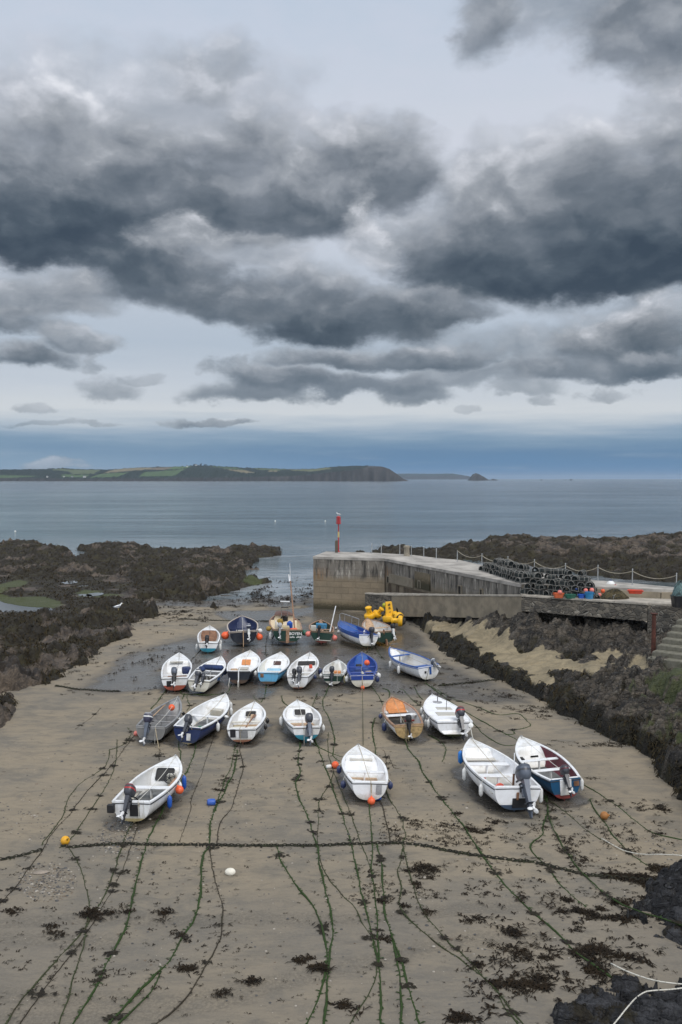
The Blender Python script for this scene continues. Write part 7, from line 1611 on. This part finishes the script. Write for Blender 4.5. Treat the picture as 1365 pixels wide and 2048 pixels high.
p = G(82, 1746); mb = MB(); mb.ball((0, 0, .02), (.24, .13, .05), mat('flat_stone', (.26, .22, .18), .9, var=.25, bump=.5), 16); o = mb.build('flat_stone'); o.location = p; o.rotation_euler = (0, 0, .25); tag(o, 'flat pale stone on the pebbly patch at the lower left', 'stone')

# ------------------------------------------------------------------ loose weed, pebbles
def strips(X, Y, Z, ang, ln, wd, lift, bend):
    """many curved strips: three quads each"""
    n = len(X); dx, dy = np.cos(ang), np.sin(ang); V = np.zeros((n, 6, 3))
    for k, (u, wq, hq) in enumerate(((0, .8, .3), (.55, 1.0, 1.0), (1, .25, .1))):
        bx, by = dx * ln * u - dy * bend * u * u * ln, dy * ln * u + dx * bend * u * u * ln
        for s_, sg in enumerate((-1, 1)):
            V[:, k * 2 + s_, 0] = X + bx - dy * wd * wq * sg; V[:, k * 2 + s_, 1] = Y + by + dx * wd * wq * sg; V[:, k * 2 + s_, 2] = Z + lift * hq
    base = np.arange(n)[:, None] * 6
    Fc = np.concatenate([base + np.array([[0, 1, 3, 2]]), base + np.array([[2, 3, 5, 4]])], 0)
    return V.reshape(-1, 3), Fc
RS = np.random.RandomState(5)
def mat_frond(nm, a, b_, c_):
    m = bpy.data.materials.new(nm); m.use_nodes = True; t = m.node_tree; N = NT(t); b = t.nodes['Principled BSDF']; tc = N.n('ShaderNodeTexCoord').outputs['Object']
    n = N.noise(tc, 1.6, 5, .65); n2 = N.noise(tc, 14, 3, .6)
    c = N.mix(N.mr(n, .38, .62), a, b_); c = N.mix(N.m('MULTIPLY', N.mr(n2, .5, .68), .7), c, c_)
    t.links.new(c, b.inputs['Base Color']); b.inputs['Roughness'].default_value = .9; b.inputs['Specular IOR Level'].default_value = .15
    return m
M_WRACK = mat_frond('wrack', (.009, .007, .005), (.018, .0125, .007), (.036, .022, .010))
M_FROND = mat_frond('reef_weed', (.014, .011, .006), (.034, .025, .011), (.062, .047, .020))
def wrack():
    px, py, sz = [], [], []
    def area(n, x0, x1, y0, y1, s0, s1, f=None):
        for _ in range(n):
            x, y = RS.uniform(x0, x1), RS.uniform(y0, y1)
            if fbm(np.array([x / 55.]), np.array([y / 22.]), 3, 900)[0] > RS.uniform(-.75, .45): px.append(x); py.append(y); sz.append(RS.uniform(s0, s1))
    area(1100, -20, 1365, 1490, 2060, .025, .065)
    area(600, 120, 900, 1380, 1700, .03, .07)
    area(420, 930, 1330, 1640, 1790, .045, .13); area(160, 900, 1330, 1790, 1990, .08, .2); area(90, 950, 1300, 1830, 2030, .12, .22)
    area(260, 760, 940, 1640, 1690, .05, .13); area(200, 700, 900, 1720, 1800, .04, .11); area(300, 0, 500, 1700, 2000, .03, .10)
    area(200, 1040, 1340, 1600, 1690, .06, .15); area(170, 60, 360, 1200, 1330, .12, .3); area(160, 120, 400, 1290, 1390, .10, .25); area(120, 440, 640, 1180, 1215, .15, .4)
    area(220, 290, 900, 1230, 1420, .10, .24); area(120, 860, 1060, 1320, 1410, .10, .25); area(160, 1020, 1160, 1410, 1440, .06, .2); area(200, 500, 640, 1150, 1205, .2, .6)
    for _ in range(150):
        t = RS.rand(); px.append(300 + 140 * t + RS.normal(0, 22)); py.append(1232 - 20 * t + RS.normal(0, 14)); sz.append(RS.uniform(.15, .4))
    big = []
    def blob(x, y, rx, ry, n, s=.15):
        m_ = RS.randint(3, 8); cx, cy, cr = RS.normal(0, .55, m_), RS.normal(0, .5, m_), RS.uniform(.12, .5, m_)
        for _ in range(int(n * 1.15)):
            k = RS.randint(m_); u = RS.normal(0, 1); px.append(x + rx * (cx[k] + cr[k] * u)); py.append(y + ry * (cy[k] + cr[k] * (.5 * u + .6 * RS.normal(0, 1)))); sz.append(RS.uniform(.35, 1.1) * s)
    for x, y, rx, ry, n, s in ((186, 1833, 26, 9, 40, .16), (205, 1826, 22, 7, 20, .14), (108, 1855, 14, 5, 9, .16), (20, 1823, 16, 7, 9, .16), (120, 1870, 16, 5, 9, .15), (325, 1823, 16, 11, 18, .16), (262, 1822, 14, 6, 9, .14), (365, 1873, 10, 7, 10, .14), (394, 1939, 22, 7, 18, .15), (445, 1989, 14, 5, 8, .16),
                               (612, 1922, 26, 12, 30, .16), (640, 1938, 18, 6, 14, .16), (505, 1962, 18, 6, 10, .16), (690, 2012, 16, 16, 20, .16), (762, 1805, 10, 6, 12, .14), (775, 1877, 8, 8, 8, .15), (845, 1745, 30, 12, 46, .15), (858, 1738, 14, 14, 24, .15), (812, 1812, 8, 4, 8, .14), (855, 1820, 14, 10, 14, .14), (832, 1765, 14, 10, 16, .13),
                               (1020, 1868, 16, 10, 20, .16), (1052, 1908, 34, 15, 44, .17), (1082, 1958, 28, 14, 44, .18), (1028, 1972, 26, 16, 40, .17), (1200, 1908, 52, 13, 90, .17), (1180, 1945, 22, 18, 36, .17), (1190, 1983, 20, 7, 14, .16), (1045, 1800, 12, 6, 10, .14), (940, 1838, 14, 9, 16, .16), (1118, 1822, 16, 6, 12, .15), (1185, 1830, 42, 18, 80, .16), (1235, 1835, 30, 10, 40, .16), (1250, 1755, 60, 9, 110, .17), (1290, 1762, 40, 14, 90, .17), (1240, 1807, 22, 8, 22, .15), (1140, 1700, 18, 7, 14, .15), (1155, 1725, 12, 7, 12, .15),
                               (922, 2040, 26, 9, 26, .18), (960, 1660, 30, 6, 34, .13), (990, 1645, 20, 5, 20, .12), (915, 1630, 10, 5, 9, .13), (448, 1562, 14, 10, 26, .12), (440, 1580, 10, 4, 9, .12), (957, 1930, 16, 8, 18, .15), (985, 1963, 12, 8, 12, .15), (930, 1655, 10, 6, 12, .13), (1215, 1490, 50, 4, 50, .12), (1180, 1487, 40, 5, 30, .12), (1150, 1492, 60, 6, 30, .10), (1080, 1420, 60, 8, 46, .12), (1000, 1420, 40, 7, 20, .14), (1325, 1620, 14, 7, 20, .14), (1300, 1800, 24, 8, 22, .15), (1190, 1555, 16, 3, 9, .12), (1320, 1735, 24, 10, 40, .16), (780, 1247, 30, 4, 22, .25), (930, 1370, 40, 10, 20, .16), (1010, 1392, 30, 6, 14, .2)):
        blob(x, y, rx, ry, n, s)
    g = [G(x, y) for x, y in zip(px, py)]; X = np.array([p.x for p in g]); Y = np.array([p.y for p in g]); s = np.array(sz)
    k = 7; X = np.repeat(X, k); Y = np.repeat(Y, k); s = np.repeat(s, k); n = len(X)
    X = X + RS.normal(0, .55, n) * s; Y = Y + RS.normal(0, .45, n) * s
    V, Fc = strips(X, Y, sand_z(X, Y) + .004, RS.uniform(0, 6.28, n), s * RS.uniform(.4, 1.4, n), s * RS.uniform(.06, .17, n), s * RS.uniform(.08, .45, n), RS.uniform(-.7, .7, n))
    tag(mesh_obj('seaweed', V, Fc, M_WRACK, sharp=None), kind='stuff')
wrack()
def reef_weed():
    Vs, Fs, off = [], [], 0
    for (X, Y, Z), cnt in zip(SURF, (22000, 2600, 9000)):
        w = Y ** -1.2; i = RS.choice(len(X), cnt, p=w / w.sum()); x, y, z = X[i], Y[i], Z[i]; n = len(i)
        x = x + RS.normal(0, .05, n); y = y + RS.normal(0, .08, n); sc = RS.uniform(.6, 1.4, n) * (.7 + y / 130)
        V, Fc = strips(x, y, z - .01, RS.uniform(0, 6.28, n), .26 * sc, .030 * sc, .09 * sc, RS.uniform(-.8, .8, n))
        V = V.reshape(n, 6, 3); V[:, 4:, 2] -= (.14 * sc)[:, None]; V = V.reshape(-1, 3)
        Vs.append(V); Fs.append(Fc + off); off += len(V)
    tag(mesh_obj('reef_seaweed', np.concatenate(Vs), np.concatenate(Fs), M_FROND, sharp=None), kind='stuff')
reef_weed()
def pebbles():
    V, Fc, mi = [], [], []; mats_ = [mat('pebble_dark', (.075, .073, .072), .8, var=.4), mat('pebble_pale', (.30, .27, .23), .8, var=.4), mat('pebble_brown', (.14, .11, .08), .8, var=.4)]
    spots = [(95, 1765, 60, 40, 420), (230, 1690, 55, 18, 120), (240, 1662, 40, 24, 140), (60, 1640, 60, 40, 80), (400, 1300, 200, 50, 0), (700, 1750, 650, 280, 500), (300, 1600, 300, 150, 160), (1330, 1700, 40, 60, 60), (700, 1550, 500, 120, 160)]
    for cx, cy, rx, ry, n in spots:
        for _ in range(n):
            a, r = RS.uniform(0, 6.28), math.sqrt(RS.rand()); p = G(cx + rx * r * math.cos(a), cy + ry * r * math.sin(a)); q = RS.uniform(.012, .035) * (1.6 if RS.rand() < .06 else 1); z = float(sand_z(np.array([p.x]), np.array([p.y]))[0])
            b0 = len(V); ph = RS.uniform(0, 6)
            for zz, rr_ in ((0, 1), (.5, .8)):
                for k in range(6): V.append((p.x + q * rr_ * math.cos(ph + k * 1.047) * 1.2, p.y + q * rr_ * math.sin(ph + k * 1.047), z + q * zz))
            V.append((p.x, p.y, z + q * .7))
            for k in range(6):
                Fc.append((b0 + k, b0 + (k + 1) % 6, b0 + 6 + (k + 1) % 6, b0 + 6 + k)); Fc.append((b0 + 6 + k, b0 + 6 + (k + 1) % 6, b0 + 12)); mi += [0, 0]
            j = RS.choice(3, p=[.5, .22, .28]); mi[-12:] = [j] * 12
    tag(mesh_obj('pebbles', V, Fc, mats_, None, mi, sharp=None), kind='stuff')
pebbles()
# white pot floats out on the water
for px, py, lb in ((651, 1043, 'tiny white float on the sea left of the harbour light'), (551, 1043, 'tiny white float on the sea, farther left'), (31, 1064, 'tiny white float on the sea near the left edge')):
    p = GS(px, py); mb = MB(); mb.ball((0, 0, .12), .24, P_WHT, 12); o = mb.build('sea_float'); o.location = p; tag(o, lb, 'float')

# wet hollow left by the tide round boats; dark colour also paints contact shade
def scour_and_shade():
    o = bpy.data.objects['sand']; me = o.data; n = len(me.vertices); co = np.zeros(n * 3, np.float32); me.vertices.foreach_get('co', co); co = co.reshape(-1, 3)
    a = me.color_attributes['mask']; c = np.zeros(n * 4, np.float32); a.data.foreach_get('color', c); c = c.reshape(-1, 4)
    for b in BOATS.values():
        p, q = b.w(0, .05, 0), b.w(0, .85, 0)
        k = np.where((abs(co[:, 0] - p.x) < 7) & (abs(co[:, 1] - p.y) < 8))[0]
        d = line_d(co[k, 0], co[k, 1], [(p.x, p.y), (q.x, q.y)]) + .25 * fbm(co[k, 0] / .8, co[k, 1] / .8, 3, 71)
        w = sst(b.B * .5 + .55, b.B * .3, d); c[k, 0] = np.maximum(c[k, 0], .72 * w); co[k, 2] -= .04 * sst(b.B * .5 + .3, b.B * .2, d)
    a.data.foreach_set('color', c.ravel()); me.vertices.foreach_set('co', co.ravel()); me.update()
scour_and_shade()

# air: a thin even haze that lets the far headlands fade
def haze():
    m = bpy.data.materials.new('haze_air'); m.use_nodes = True; t = m.node_tree; t.nodes.clear()
    o_ = t.nodes.new('ShaderNodeOutputMaterial'); v = t.nodes.new('ShaderNodeVolumePrincipled')
    v.inputs['Density'].default_value = 4.0e-5; v.inputs['Color'].default_value = (.62, .76, .92, 1); v.inputs['Anisotropy'].default_value = .2; v.inputs['Density Attribute'].default_value = ''
    t.links.new(v.outputs[0], o_.inputs['Volume'])
    x, y0, y1, z0, z1 = 34000, -3500, 34000, -7.2, 118
    V = [(a, b, c) for c in (z0, z1) for a, b in ((-x, y0), (x, y0), (x, y1), (-x, y1))]
    o = mesh_obj('haze', V, [(3, 2, 1, 0), (4, 5, 6, 7), (0, 1, 5, 4), (1, 2, 6, 5), (2, 3, 7, 6), (3, 0, 4, 7)], m, smooth=False); tag(o, kind='stuff')
haze()
